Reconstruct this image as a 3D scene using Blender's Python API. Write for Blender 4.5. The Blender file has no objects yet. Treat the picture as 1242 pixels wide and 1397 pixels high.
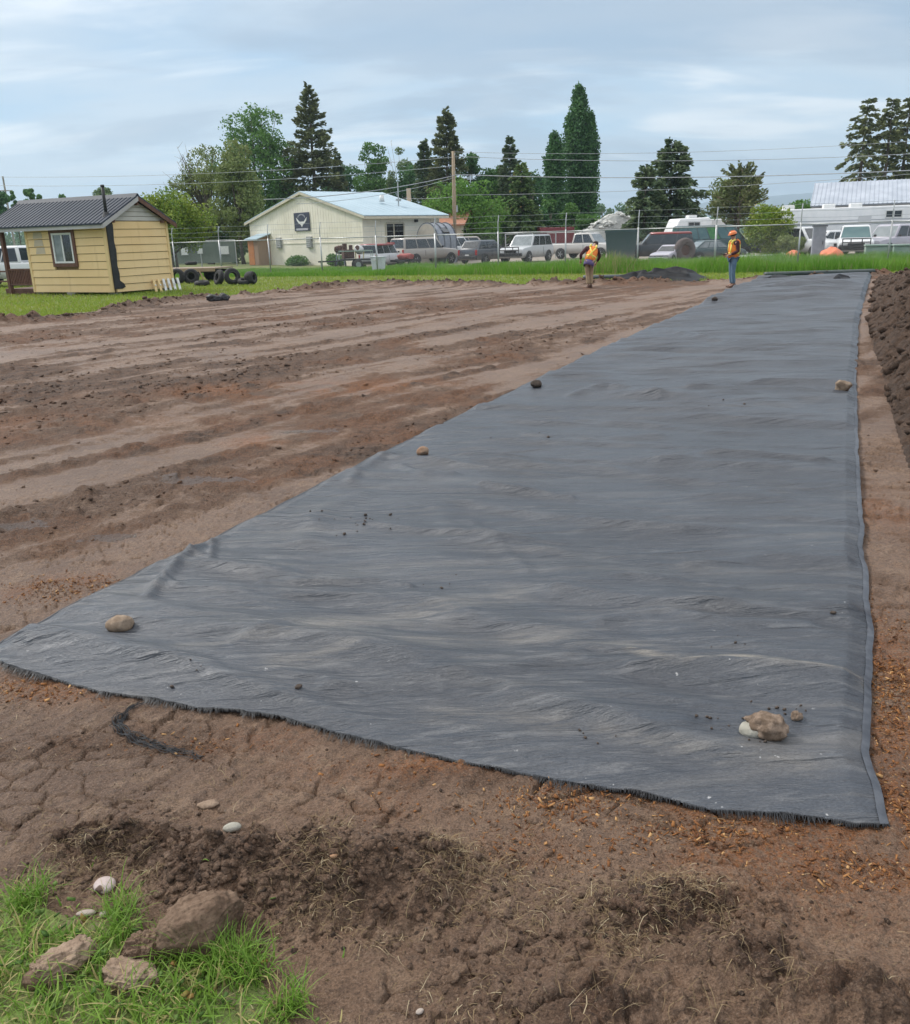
import bpy, bmesh, math, random
import numpy as np
from mathutils import Vector, Matrix
R = math.radians
random.seed(7)
rng = np.random.default_rng(11)
S = bpy.context.scene
COL = S.collection

# ------------------------------------------------------------------ camera model (survey of the photograph)
F, CX, CY, H = 1180.0, 621.0, 698.5, 1.8
PITCH = math.atan((CY - 324) / F)
ROLL = R(1.6)
cp_, sp_, cr_, sr_ = math.cos(PITCH), math.sin(PITCH), math.cos(ROLL), math.sin(ROLL)
FW = np.array([0, cp_, -sp_]); R0 = np.array([1., 0, 0]); U0 = np.array([0, sp_, cp_])
RT = cr_ * R0 - sr_ * U0; UP = sr_ * R0 + cr_ * U0

def ray(px, py):
    return (px - CX) / F * RT - (py - CY) / F * UP + FW

def at(px, py, z=0.0):                       # point of a level surface seen at a spot of the photograph
    d = ray(px, py); t = (z - H) / d[2]
    return np.array([0, 0, H]) + d * t

def atd(px, py, y):                          # point at a distance y straight ahead
    d = ray(px, py); t = y / d[1]
    return np.array([0, 0, H]) + d * t

# ------------------------------------------------------------------ noise
def _h(ix, iy, s):
    n = (ix.astype(np.int64) * 374761393 + iy.astype(np.int64) * 668265263 + s * 1442695041) & 0xffffffff
    n = ((n ^ (n >> 13)) * 1274126177) & 0xffffffff
    n = ((n ^ (n >> 15)) * 2246822519) & 0xffffffff
    return ((n ^ (n >> 16)) & 0xffffff) / float(0x1000000)

def vnoise(x, y, s=0):
    ix, iy = np.floor(x), np.floor(y); fx, fy = x - ix, y - iy
    fx = fx * fx * fx * (fx * (fx * 6 - 15) + 10); fy = fy * fy * fy * (fy * (fy * 6 - 15) + 10)
    a, b, c, d = _h(ix, iy, s), _h(ix + 1, iy, s), _h(ix, iy + 1, s), _h(ix + 1, iy + 1, s)
    return (a * (1 - fx) + b * fx) * (1 - fy) + (c * (1 - fx) + d * fx) * fy

def fbm(x, y, o=4, s=0, g=.5):
    t = np.zeros_like(x); a = 1.; n = 0.
    for k in range(o):
        t += a * vnoise(x * 2 ** k + 17.3 * k, y * 2 ** k - 9.1 * k, s + k); n += a; a *= g
    return t / n

def worley(x, y, s=0):
    ix, iy = np.floor(x), np.floor(y)
    f1 = np.full(x.shape, 9.); f2 = np.full(x.shape, 9.); idv = np.zeros(x.shape)
    for dx in (-1, 0, 1):
        for dy in (-1, 0, 1):
            cx, cy = ix + dx, iy + dy
            d = np.hypot(cx + _h(cx, cy, s) - x, cy + _h(cx, cy, s + 5) - y)
            c = d < f1
            f2 = np.where(c, f1, np.minimum(f2, d)); idv = np.where(c, _h(cx, cy, s + 9), idv); f1 = np.where(c, d, f1)
    return f1, f2, idv

def sstep(a, b, x):
    t = np.clip((x - a) / (b - a), 0, 1); return t * t * (3 - 2 * t)

def inside(poly, x, y):
    r = np.zeros(x.shape, bool); n = len(poly)
    for i in range(n):
        x0, y0 = poly[i]; x1, y1 = poly[(i + 1) % n]
        if y0 == y1: continue
        r ^= ((y0 > y) != (y1 > y)) & (x < (x1 - x0) * (y - y0) / (y1 - y0) + x0)
    return r

def pdist(pts, x, y, closed=False):
    d = np.full(x.shape, 1e9); n = len(pts)
    for i in range(n if closed else n - 1):
        x0, y0 = pts[i][:2]; x1, y1 = pts[(i + 1) % n][:2]
        l2 = (x1 - x0) ** 2 + (y1 - y0) ** 2 + 1e-12
        t = np.clip(((x - x0) * (x1 - x0) + (y - y0) * (y1 - y0)) / l2, 0, 1)
        d = np.minimum(d, np.hypot(x - x0 - t * (x1 - x0), y - y0 - t * (y1 - y0)))
    return d

# ------------------------------------------------------------------ object helpers
def tag(o, label=None, cat=None, group=None, kind=None):
    if label: o['label'] = label
    if cat: o['category'] = cat
    if group: o['group'] = group
    if kind: o['kind'] = kind
    return o

def empty(name, loc=(0, 0, 0), rz=0., label=None, cat=None, group=None):
    o = bpy.data.objects.new(name, None); COL.objects.link(o)
    o.location = [float(v) for v in loc]; o.rotation_euler = (0, 0, rz); o.empty_display_size = .2
    return tag(o, label, cat, group)

def mesh_np(name, V, Fc, mat=None, parent=None, smooth=False, attrs=None, mids=None):
    V = np.asarray(V, dtype=np.float32); Fc = np.asarray(Fc, dtype=np.int32)
    k = Fc.shape[1]; m = len(Fc)
    me = bpy.data.meshes.new(name)
    me.vertices.add(len(V)); me.vertices.foreach_set('co', V.ravel())
    me.loops.add(m * k); me.loops.foreach_set('vertex_index', Fc.ravel())
    me.polygons.add(m); me.polygons.foreach_set('loop_start', np.arange(0, m * k, k, dtype=np.int32))
    me.update(calc_edges=True)
    if smooth: me.polygons.foreach_set('use_smooth', np.ones(m, bool))
    if attrs:
        for an, av in attrs.items():
            a = me.attributes.new(an, 'FLOAT', 'POINT'); a.data.foreach_set('value', np.asarray(av, np.float32))
    for mm in (mat if isinstance(mat, (list, tuple)) else [mat]):
        if mm: me.materials.append(mm)
    if mids is not None: me.polygons.foreach_set('material_index', np.asarray(mids, np.int32))
    o = bpy.data.objects.new(name, me); COL.objects.link(o)
    if parent: o.parent = parent
    return o

class MB:
    """collects shapes for ONE mesh"""
    def __init__(s): s.v = []; s.f = []; s.M = Matrix.Identity(4)
    def add(s, vs, fs):
        b = len(s.v); s.v += [s.M @ Vector(v) for v in vs]; s.f += [[b + i for i in f] for f in fs]; return s
    def box(s, c, sz, rz=0., rx=0., ry=0.):
        m = Matrix.Rotation(rz, 3, 'Z') @ Matrix.Rotation(ry, 3, 'Y') @ Matrix.Rotation(rx, 3, 'X')
        vs = [Vector(c) + m @ Vector((sx * sz[0] / 2, sy * sz[1] / 2, sz_ * sz[2] / 2)) for sx in (-1, 1) for sy in (-1, 1) for sz_ in (-1, 1)]
        return s.add(vs, [(0, 1, 3, 2), (4, 6, 7, 5), (0, 4, 5, 1), (2, 3, 7, 6), (0, 2, 6, 4), (1, 5, 7, 3)])
    def hull(s, vs): return s.add(vs, [(0, 1, 3, 2), (4, 6, 7, 5), (0, 4, 5, 1), (2, 3, 7, 6), (0, 2, 6, 4), (1, 5, 7, 3)])
    def cyl(s, a, b, r0, r1=None, n=8, cap=True):
        r1 = r0 if r1 is None else r1; a, b = Vector(a), Vector(b); d = (b - a)
        if d.length < 1e-6: return s
        q = d.to_track_quat('Z', 'Y'); vs = []
        for c, r in ((a, r0), (b, r1)):
            for i in range(n):
                t = 2 * math.pi * i / n; vs.append(c + q @ Vector((r * math.cos(t), r * math.sin(t), 0)))
        fs = [(i, (i + 1) % n, n + (i + 1) % n, n + i) for i in range(n)]
        if cap: fs += [tuple(range(n))[::-1], tuple(range(n, 2 * n))]
        return s.add(vs, fs)
    def tube(s, pts, r, n=6, taper=1.):
        m = len(pts); vs = []; P = [Vector(p) for p in pts]
        for i, p in enumerate(P):
            d = (P[min(i + 1, m - 1)] - P[max(i - 1, 0)])
            q = d.to_track_quat('Z', 'Y'); rr = (r[i] if isinstance(r, (list, tuple)) else r * (1 + (taper - 1) * i / max(1, m - 1)))
            for k in range(n):
                t = 2 * math.pi * k / n; vs.append(p + q @ Vector((rr * math.cos(t), rr * math.sin(t), 0)))
        fs = [(i * n + k, i * n + (k + 1) % n, (i + 1) * n + (k + 1) % n, (i + 1) * n + k) for i in range(m - 1) for k in range(n)]
        fs += [tuple(range(n))[::-1], tuple(range((m - 1) * n, m * n))]
        return s.add(vs, fs)
    def loft(s, rings, cap=True):
        n = len(rings[0]); vs = [p for r in rings for p in r]
        fs = [(i * n + k, i * n + (k + 1) % n, (i + 1) * n + (k + 1) % n, (i + 1) * n + k) for i in range(len(rings) - 1) for k in range(n)]
        if cap: fs += [tuple(range(n))[::-1], tuple(range((len(rings) - 1) * n, len(rings) * n))]
        return s.add(vs, fs)
    def prism(s, poly, d, o=(0, 0, 0), ax='y'):
        """2-D outline (a, z) thickened by d along y (or x)"""
        n = len(poly)
        f = (lambda p, k: (o[0] + p[0], o[1] + k, o[2] + p[1])) if ax == 'y' else (lambda p, k: (o[0] + k, o[1] + p[0], o[2] + p[1]))
        vs = [f(p, 0) for p in poly] + [f(p, d) for p in poly]
        return s.add(vs, [tuple(range(n)), tuple(range(n, 2 * n))[::-1]] + [(i, (i + 1) % n, n + (i + 1) % n, n + i) for i in range(n)])
    def build(s, name, mat=None, parent=None, smooth=False, bevel=0, seg=2, angle=35):
        me = bpy.data.meshes.new(name); me.from_pydata([tuple(v) for v in s.v], [], s.f)
        bm = bmesh.new(); bm.from_mesh(me); bmesh.ops.recalc_face_normals(bm, faces=bm.faces); bm.to_mesh(me); bm.free()
        if mat: me.materials.append(mat)
        o = bpy.data.objects.new(name, me); COL.objects.link(o)
        if parent: o.parent = parent
        if smooth: me.polygons.foreach_set('use_smooth', np.ones(len(me.polygons), bool))
        if bevel:
            b = o.modifiers.new('Bevel', 'BEVEL'); b.width = bevel; b.segments = seg; b.limit_method = 'ANGLE'; b.angle_limit = R(angle)
        return o

def copy_tree(o, parent=None):
    c = o.copy(); COL.objects.link(c); c.parent = parent
    for ch in list(o.children): copy_tree(ch, c)
    return c

# ------------------------------------------------------------------ materials
def N(nt, t, **kw):
    n = nt.nodes.new(t)
    for k, v in kw.items():
        if k in n.bl_rna.properties: setattr(n, k, v)
        else: n.inputs[k].default_value = v
    return n

def new_mat(name):
    m = bpy.data.materials.new(name); m.use_nodes = True
    nt = m.node_tree; nt.nodes.clear()
    out = nt.nodes.new('ShaderNodeOutputMaterial'); b = nt.nodes.new('ShaderNodeBsdfPrincipled')
    nt.links.new(b.outputs[0], out.inputs[0]); return m, nt, b

def c4(c): return (c[0], c[1], c[2], 1.)

def mixc(nt, fac, a, b, mode='MIX'):
    n = nt.nodes.new('ShaderNodeMix'); n.data_type = 'RGBA'; n.blend_type = mode
    for sck, v in ((0, fac), (6, a), (7, b)):
        if hasattr(v, 'links'): nt.links.new(v, n.inputs[sck])
        else: n.inputs[sck].default_value = v if sck == 0 else c4(v)
    return n.outputs[2]

def math_(nt, op, a, b=None, c=None):
    n = nt.nodes.new('ShaderNodeMath'); n.operation = op
    for i, v in enumerate((a, b, c)):
        if v is None: continue
        if hasattr(v, 'links'): nt.links.new(v, n.inputs[i])
        else: n.inputs[i].default_value = v
    return n.outputs[0]

def ramp(nt, src, a, b):
    if a > b: return math_(nt, 'SUBTRACT', 1., ramp(nt, src, b, a))
    n = nt.nodes.new('ShaderNodeMapRange'); n.inputs[1].default_value = a; n.inputs[2].default_value = b
    n.interpolation_type = 'SMOOTHSTEP'; nt.links.new(src, n.inputs[0]); return n.outputs[0]

def tex(nt, kind, co, **kw):
    n = N(nt, kind, **kw); nt.links.new(co, n.inputs['Vector']); return n

def mapping(nt, co, sc=(1, 1, 1), rz=0.):
    n = nt.nodes.new('ShaderNodeMapping'); n.inputs['Scale'].default_value = sc; n.inputs['Rotation'].default_value = (0, 0, rz)
    nt.links.new(co, n.inputs['Vector']); return n.outputs[0]

def bump(nt, b, h, st=.5, dist=.02, prev=None):
    n = N(nt, 'ShaderNodeBump', Strength=st, Distance=dist); nt.links.new(h, n.inputs['Height'])
    if prev: nt.links.new(prev, n.inputs['Normal'])
    nt.links.new(n.outputs[0], b.inputs['Normal']); return n.outputs[0]

def obj_co(nt): return nt.nodes.new('ShaderNodeTexCoord').outputs['Object']
def attr(nt, name): n = nt.nodes.new('ShaderNodeAttribute'); n.attribute_name = name; return n.outputs['Fac']

MATS = {}
def mat(name, c, c2=None, rough=.6, scale=6., metal=0., bmp=0., spec=.5, detail=4., lo=.35, hi=.7, stretch=(1, 1, 1), coat=0.):
    """painted / plain surface whose colour wanders between two tones"""
    if name in MATS: return MATS[name]
    m, nt, b = new_mat(name); co = mapping(nt, obj_co(nt), stretch)
    n = tex(nt, 'ShaderNodeTexNoise', co, Scale=scale, Detail=detail, Roughness=.6)
    c2 = c2 or tuple(v * .75 for v in c)
    nt.links.new(mixc(nt, ramp(nt, n.outputs[0], lo, hi), c, c2), b.inputs['Base Color'])
    b.inputs['Roughness'].default_value = rough; b.inputs['Metallic'].default_value = metal
    b.inputs['Specular IOR Level'].default_value = spec; b.inputs['Coat Weight'].default_value = coat
    if bmp: bump(nt, b, n.outputs[0], bmp, .02)
    MATS[name] = m; return m

def leaf_mat(name, a, b_, c=None, rough=.6, trans=.25):
    if name in MATS: return MATS[name]
    m, nt, b = new_mat(name)
    t = attr(nt, 'tint')
    colr = mixc(nt, t, a, b_)
    if c: colr = mixc(nt, ramp(nt, t, .8, 1.), colr, c)
    nt.links.new(colr, b.inputs['Base Color']); b.inputs['Roughness'].default_value = rough; b.inputs['Specular IOR Level'].default_value = .25
    tr = nt.nodes.new('ShaderNodeBsdfTranslucent'); nt.links.new(colr, tr.inputs[0])
    mx = nt.nodes.new('ShaderNodeMixShader'); mx.inputs[0].default_value = trans
    nt.links.new(b.outputs[0], mx.inputs[1]); nt.links.new(tr.outputs[0], mx.inputs[2])
    nt.links.new(mx.outputs[0], nt.nodes['Material Output'].inputs[0])
    MATS[name] = m; return m

# ------------------------------------------------------------------ sky, sun, camera
SUN_EL, SUN_AZ = R(43), R(-62)          # azimuth from +Y towards +X: the light comes from the left
def make_world():
    w = bpy.data.worlds.new('World'); S.world = w; w.use_nodes = True
    nt = w.node_tree; nt.nodes.clear()
    out = nt.nodes.new('ShaderNodeOutputWorld'); bg = nt.nodes.new('ShaderNodeBackground'); nt.links.new(bg.outputs[0], out.inputs[0])
    bg.inputs[1].default_value = .1
    sky = nt.nodes.new('ShaderNodeTexSky'); sky.sky_type = 'NISHITA'; sky.sun_disc = False
    sky.sun_elevation = SUN_EL; sky.sun_rotation = SUN_AZ
    g = nt.nodes.new('ShaderNodeTexCoord').outputs['Generated']
    sep = nt.nodes.new('ShaderNodeSeparateXYZ'); nt.links.new(g, sep.inputs[0])
    zz = math_(nt, 'ADD', math_(nt, 'MAXIMUM', sep.outputs[2], 0.), .2)
    cmb = nt.nodes.new('ShaderNodeCombineXYZ')
    nt.links.new(math_(nt, 'DIVIDE', sep.outputs[0], zz), cmb.inputs[0]); nt.links.new(math_(nt, 'DIVIDE', sep.outputs[1], zz), cmb.inputs[1])
    co = mapping(nt, cmb.outputs[0], (.7, 1.7, 1), R(-14))
    n1 = tex(nt, 'ShaderNodeTexNoise', co, Scale=1.15, Detail=7., Roughness=.52, Distortion=.35)
    n2 = tex(nt, 'ShaderNodeTexNoise', mapping(nt, cmb.outputs[0], (.35, .8, 1), R(-25)), Scale=.8, Detail=3., Roughness=.5)
    n3 = tex(nt, 'ShaderNodeTexNoise', mapping(nt, cmb.outputs[0], (.75, 2.0, 1), R(-15)), Scale=1.35, Detail=5., Roughness=.5, Distortion=.5)
    f = ramp(nt, math_(nt, 'ADD', math_(nt, 'MULTIPLY', n1.outputs[0], .6), math_(nt, 'MULTIPLY', n2.outputs[0], .4)), .37, .54)
    hz = ramp(nt, sep.outputs[2], 0., .30)
    blue = mixc(nt, hz, (4.2, 5.9, 7.3), (2.5, 3.9, 5.6))
    grey = mixc(nt, hz, (5.2, 6.1, 6.9), (4.5, 5.35, 6.2))
    clouds = mixc(nt, f, blue, grey)
    wisp = math_(nt, 'MULTIPLY', ramp(nt, n3.outputs[0], .49, .66), .85)
    clouds = mixc(nt, wisp, clouds, (7.6, 7.95, 8.2))
    n4 = tex(nt, 'ShaderNodeTexNoise', mapping(nt, cmb.outputs[0], (.5, 1.1, 1), R(-20)), Scale=1.3, Detail=6., Roughness=.56, Distortion=.5); clouds = mixc(nt, math_(nt, 'MULTIPLY', ramp(nt, n4.outputs[0], .46, .58), .62), clouds, (2.85, 3.6, 4.55))
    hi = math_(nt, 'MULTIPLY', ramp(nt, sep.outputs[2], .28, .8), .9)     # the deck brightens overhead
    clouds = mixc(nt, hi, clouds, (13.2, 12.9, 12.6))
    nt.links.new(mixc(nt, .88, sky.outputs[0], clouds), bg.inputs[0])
make_world()
sl = bpy.data.lights.new('sun', 'SUN'); sl.energy = 2.3; sl.angle = R(8); sl.color = (1, .96, .9)
so = bpy.data.objects.new('sun', sl); COL.objects.link(so)
sd = Vector((math.sin(SUN_AZ) * math.cos(SUN_EL), math.cos(SUN_AZ) * math.cos(SUN_EL), math.sin(SUN_EL)))
so.rotation_euler = sd.to_track_quat('Z', 'Y').to_euler(); so.location = (0, 0, 30)
cd = bpy.data.cameras.new('camera'); cam = bpy.data.objects.new('camera', cd); COL.objects.link(cam)
cd.sensor_fit = 'HORIZONTAL'; cd.sensor_width = 36; cd.lens = F / 1242 * 36; cd.clip_start = .05; cd.clip_end = 30000
cam.matrix_world = Matrix(((RT[0], UP[0], -FW[0], 0), (RT[1], UP[1], -FW[1], 0), (RT[2], UP[2], -FW[2], H), (0, 0, 0, 1)))
S.camera = cam
S.render.resolution_x, S.render.resolution_y = 910, 1024
S.view_settings.view_transform = 'Standard'; S.view_settings.look = 'None'; S.view_settings.exposure = .5; S.view_settings.gamma = 1
# ------------------------------------------------------------------ lie of the land
def P2(l): return [tuple(at(*p)[:2]) for p in l]
FE0 = np.array([-13.5, 54.]); FED = np.array([.899, -.438]); FEN = np.array([.438, .899])
def fence_s(x, y): return (x - FE0[0]) * FEN[0] + (y - FE0[1]) * FEN[1]
PATCH = P2([(-60, 1205), (0, 1222), (60, 1240), (110, 1262), (170, 1258), (215, 1290), (250, 1312), (330, 1308), (352, 1335), (372, 1370), (415, 1420)])
PAD = (P2([(1195, 373), (1120, 376), (1040, 381), (960, 383), (860, 386), (760, 387), (690, 389), (620, 388), (540, 386), (490, 388), (440, 392), (370, 398), (300, 405), (230, 411), (150, 422), (60, 434), (0, 441)])
       + [(-14.2, 19), (-17, 12), (-14, 6), (-6, 3.2), (-2.6, 2.25)] + PATCH + [(-.1, 1.1), (.3, -2), (6, -4), (14, -2), (20, 8), (26, 25), (24, 34)])
FL = [(-35, 897), (0, 882), (100, 827), (230, 765), (340, 712), (480, 640), (577, 592), (730, 520), (860, 460), (975, 408), (1005, 393), (1045, 380)]
FR = [(1213, 1130), (1205, 1088), (1191, 1030), (1192, 960), (1188, 880), (1183, 800), (1178, 720), (1171, 620), (1168, 520), (1172, 440), (1182, 400), (1190, 374)]
FB = [(-35, 897), (0, 907), (60, 926), (130, 945), (175, 952), (210, 957), (270, 970), (330, 974), (385, 982), (440, 999), (520, 1019), (640, 1045), (700, 1058), (780, 1072), (870, 1087), (925, 1101), (980, 1112), (1060, 1117), (1120, 1121), (1170, 1131), (1213, 1130)]
FLw, FRw, FBw = P2(FL), P2(FR), P2(FB)
FABPOLY = FBw + FRw + FLw[::-1]
PILE = P2([(1300, 800), (1242, 640), (1215, 560), (1192, 480), (1184, 440), (1189, 400), (1197, 377)])
sd0 = at(620, 425) - at(0, 512); SDIR = sd0[:2] / np.hypot(*sd0[:2])
ROUGH_B = P2([(640, 1205), (760, 1215), (900, 1235), (1010, 1270), (1290, 1345), (1290, 1440), (600, 1440), (560, 1340)])
ROUGH = P2([(20, 1165), (150, 1110), (300, 1125), (400, 1105), (480, 1115), (560, 1155), (640, 1185), (660, 1240), (600, 1285), (480, 1300), (370, 1300), (240, 1255), (180, 1225), (60, 1200)])
MOUNDS = [(430, 1195, .22, .12, .125), (300, 1205, .2, .10, .07), (120, 1165, .22, .11, .06), (560, 1190, .2, .11, .07), (900, 1255, .3, .12, .05), (1020, 1330, .2, .1, .05), (1180, 1370, .2, .1, .05), (800, 1380, .2, .1, .03)]
ORANGE = [(1235, 950, .32, .9, 1.), (1215, 1130, .6, .34, 1.), (1010, 1140, .7, .16, 1.), (760, 1095, .5, .1, .8), (560, 1045, .4, .09, .6), (395, 530, 1.6, .5, .9), (365, 602, .35, .3, 1.), (60, 580, 1.2, .6, .5), (110, 800, .7, .2, .6), (1195, 690, .3, .6, .5), (330, 1010, .4, .1, .35), (60, 940, .5, .12, .6), (430, 655, .6, .2, .5)]

def land(x, y):
    """height and soil masks of the dug pad, for points near or inside it"""
    n = x.size
    h = np.zeros(n); dark = np.zeros(n); orange = np.zeros(n); wet = np.zeros(n)
    ins = inside(PAD, x, y); dpad = pdist(PAD, x, y, True)
    infab = inside(FABPOLY, x, y); dfab = pdist(FABPOLY, x, y, True)
    under = np.where(infab, sstep(0, .12, dfab), 0.)
    a = x * SDIR[0] + y * SDIR[1]; b = -x * SDIR[1] + y * SDIR[0]
    bw = b + .5 * (fbm(a * .25, b * .25, 2, 3) - .5)
    r = np.hypot(x, y)
    # the worked surface: long graded ridges, clods between them
    st = fbm(a * .13, bw * 1.15, 4, 20); st2 = fbm(a * .3, bw * 3.2, 3, 40); bl = fbm(x * .22, y * .22, 3, 77)
    mott = fbm(x * 1.1, y * 1.1, 4, 78); zone = np.exp(-((x + 3.2) / 5.) ** 2 - ((y - 10.5) / 5.) ** 2)
    stm = sstep(.32, .64, st * .55 + bl * .25 + .2 * mott + .45 * (st2 - .5) + .10 * zone - .03)
    mid = sstep(4., 7., r)
    dark = np.maximum(dark, mid * stm * (.62 + .38 * sstep(.3, .7, mott)))
    h += mid * (.03 * (st - .5) + .03 * (st2 - .5) * stm + .09 * stm * (fbm(x * 3.4, y * 3.4, 6, 79, .68) - .5))
    for tb, tw, sl in ((-.9, .34, .0), (1.2, .34, .0), (-4.4, .36, .05), (-2.3, .36, .05), (3.4, .32, -.04), (-7.5, .36, .03)):
        e = np.abs(bw - tb - sl * a + .25 * (fbm(a * .2 + tb, a * 0, 2, 9) - .5)) / tw; on = (e < 1) * sstep(.38, .55, fbm(a * .45 + tb * 7, b * .6, 3, 13)) * mid
        h += on * (.02 * np.sign(np.sin(2 * math.pi * (a + .5 * tw * np.abs(e)) / .19)) * sstep(1, .85, e) - .018 * sstep(1, .6, e)); dark = np.maximum(dark, .55 * on * sstep(1, .7, e))
    m = (r < 26) & ins
    if m.any():
        f1, f2, idv = worley(x[m] * 5, y[m] * 5, 3)
        h[m] += mid[m] * stm[m] * .045 * (idv > .45) * np.sqrt(np.maximum(0, 1 - (f1 / .55) ** 2)) * fbm(x[m] * 2, y[m] * 2, 2, 5) * 1.3
    # tyre and blade marks
    ph = np.sin(bw * 2 * math.pi / 2.1 + 2 * fbm(a * .1, b * .1, 2, 8)); h += mid * .006 * ph * ins
    # foreground heaps
    rz = np.where(inside(ROUGH, x, y), 1., 0.) * sstep(0, .12, pdist(ROUGH, x, y, True))
    rz = np.maximum(rz, np.where(inside(ROUGH_B, x, y), .55, 0.) * sstep(0, .15, pdist(ROUGH_B, x, y, True)))
    nr = (r < 7) & ins
    if nr.any():
        X, Y = x[nr], y[nr]; hh = np.zeros(X.size); rr = rz[nr].copy(); dk = rr * .62
        for px, py, rx, ry, hm in MOUNDS:
            c = at(px, py); g = np.exp(-((X - c[0]) / rx) ** 2 - ((Y - c[1]) / ry) ** 2)
            hh += hm * g * (.7 + .6 * fbm(X * 9, Y * 9, 3, 31)); rr = np.maximum(rr, g); dk = np.maximum(dk, g)
        patch = sstep(.4, .62, fbm(X * 2.2, Y * 2.2, 3, 91))
        rr = rr * (.3 + .7 * patch)
        lo = .1 * sstep(.4, .7, fbm(X * 1.6, Y * 2.4, 3, 55))
        rough = np.clip(rr + lo, 0, 1)
        wx = X + .02 * (fbm(X * 22, Y * 22, 2, 61) - .5); wy = Y + .02 * (fbm(X * 22, Y * 22, 2, 62) - .5)
        for sc, am, th, sd_ in ((7.5, .050, .5, 101), (15, .030, .35, 131), (29, .016, .25, 161), (60, .008, .15, 191)):
            f1, f2, idv = worley(wx * sc, wy * sc, sd_)
            hh += rough * am * np.where(idv > th, .25 + .75 * (idv - th) / (1 - th), 0) * np.minimum(1., 2.4 * np.maximum(0, 1 - f1 / .62)) * (.8 + .4 * fbm(wx * sc * 2, wy * sc * 2, 2, sd_))
        hh += (.38 + 1.3 * rough) * .038 * (fbm(X * 11, Y * 11, 6, 7, .68) - .5)
        # tyre-pressed slabs with drying cracks
        f1, f2, idv = worley(wx * 5.5 + .9 * fbm(X * 3, Y * 3, 2, 70), wy * 8.5, 211)
        ck = (1 - sstep(.0, .09, f2 - f1)) * sstep(.42, .55, fbm(X * 2.4, Y * 2.4, 2, 71)) * (1 - .5 * rough)
        hh -= .016 * ck; hh += .016 * (idv - .5) * sstep(.0, .2, f2 - f1)
        lug = np.sin((X * .85 - Y * .5) * 2 * math.pi / .075 + 3 * fbm(X * 4, Y * 4, 2, 72)); hh += .004 * lug * sstep(.5, .62, fbm(X * 1.3 + 4, Y * 1.3, 2, 73))
        h[nr] += hh; dark[nr] = np.maximum(dark[nr], dk * (.45 + .75 * (fbm(X * 6, Y * 6, 4, 81) - .2)) + .55 * ck)
        dark[nr] = np.maximum(dark[nr], .85 * sstep(.55, .72, fbm(X * 1.8, Y * 3.5, 4, 83)) * .6)
    # chips
    for px, py, rx, ry, am in ORANGE:
        c = at(px, py); g = np.exp(-((x - c[0]) / rx) ** 2 - ((y - c[1]) / ry) ** 2)
        orange = np.maximum(orange, np.minimum(1, 1.5 * am * g))
    orange = np.clip(orange + .5 * stm * mid * sstep(.42, .6, bl) * sstep(.35, .6, mott), 0, 1) * sstep(.3, .55, fbm(x * 2.5, y * 2.5, 4, 99))
    for px, py, rx, ry in ((35, 716, .35, .12), (420, 590, .4, .15), (150, 735, .3, .1), (280, 655, .5, .15)):
        c = at(px, py); g = np.exp(-((x - c[0]) / rx) ** 2 - ((y - c[1]) / ry) ** 2)
        wet = np.maximum(wet, g); h = h * (1 - .7 * g)
    # ridge of spoil along the far rim
    far = ins & (y > 15)
    rim = np.where(far, np.exp(-((dpad - .55) / .45) ** 2), 0.) * sstep(.3, .6, fbm(x * .7, y * .7, 3, 15))
    f1, f2, idv = worley(x * 3.2, y * 3.2, 17)
    h += rim * (.15 + .20 * idv * np.maximum(0, 1 - f1 / .7) + .12 * (fbm(x * 2.2, y * 2.2, 4, 19) - .5)); dark = np.maximum(dark, rim * .9)
    h = h * (1 - under) + (-.035) * under
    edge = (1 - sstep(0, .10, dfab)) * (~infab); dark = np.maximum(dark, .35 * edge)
    out = ~ins
    lw = .03 * (fbm(x * .3, y * .3, 3, 5) - .5)
    lw = np.where(y < 5, .02 * (fbm(x * 4, y * 4, 3, 6) - .5) - .005, lw)
    t = sstep(0, .35, dpad)
    h = np.where(out, h * (1 - t) + lw * t, h * np.minimum(1, sstep(0, .25, dpad) + .0))
    return h, np.clip(dark, 0, 1), np.clip(orange, 0, 1), np.clip(wet, 0, 1), ins

def land_h(x, y):
    return float(land(np.array([float(x)]), np.array([float(y)]))[0][0])

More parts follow.
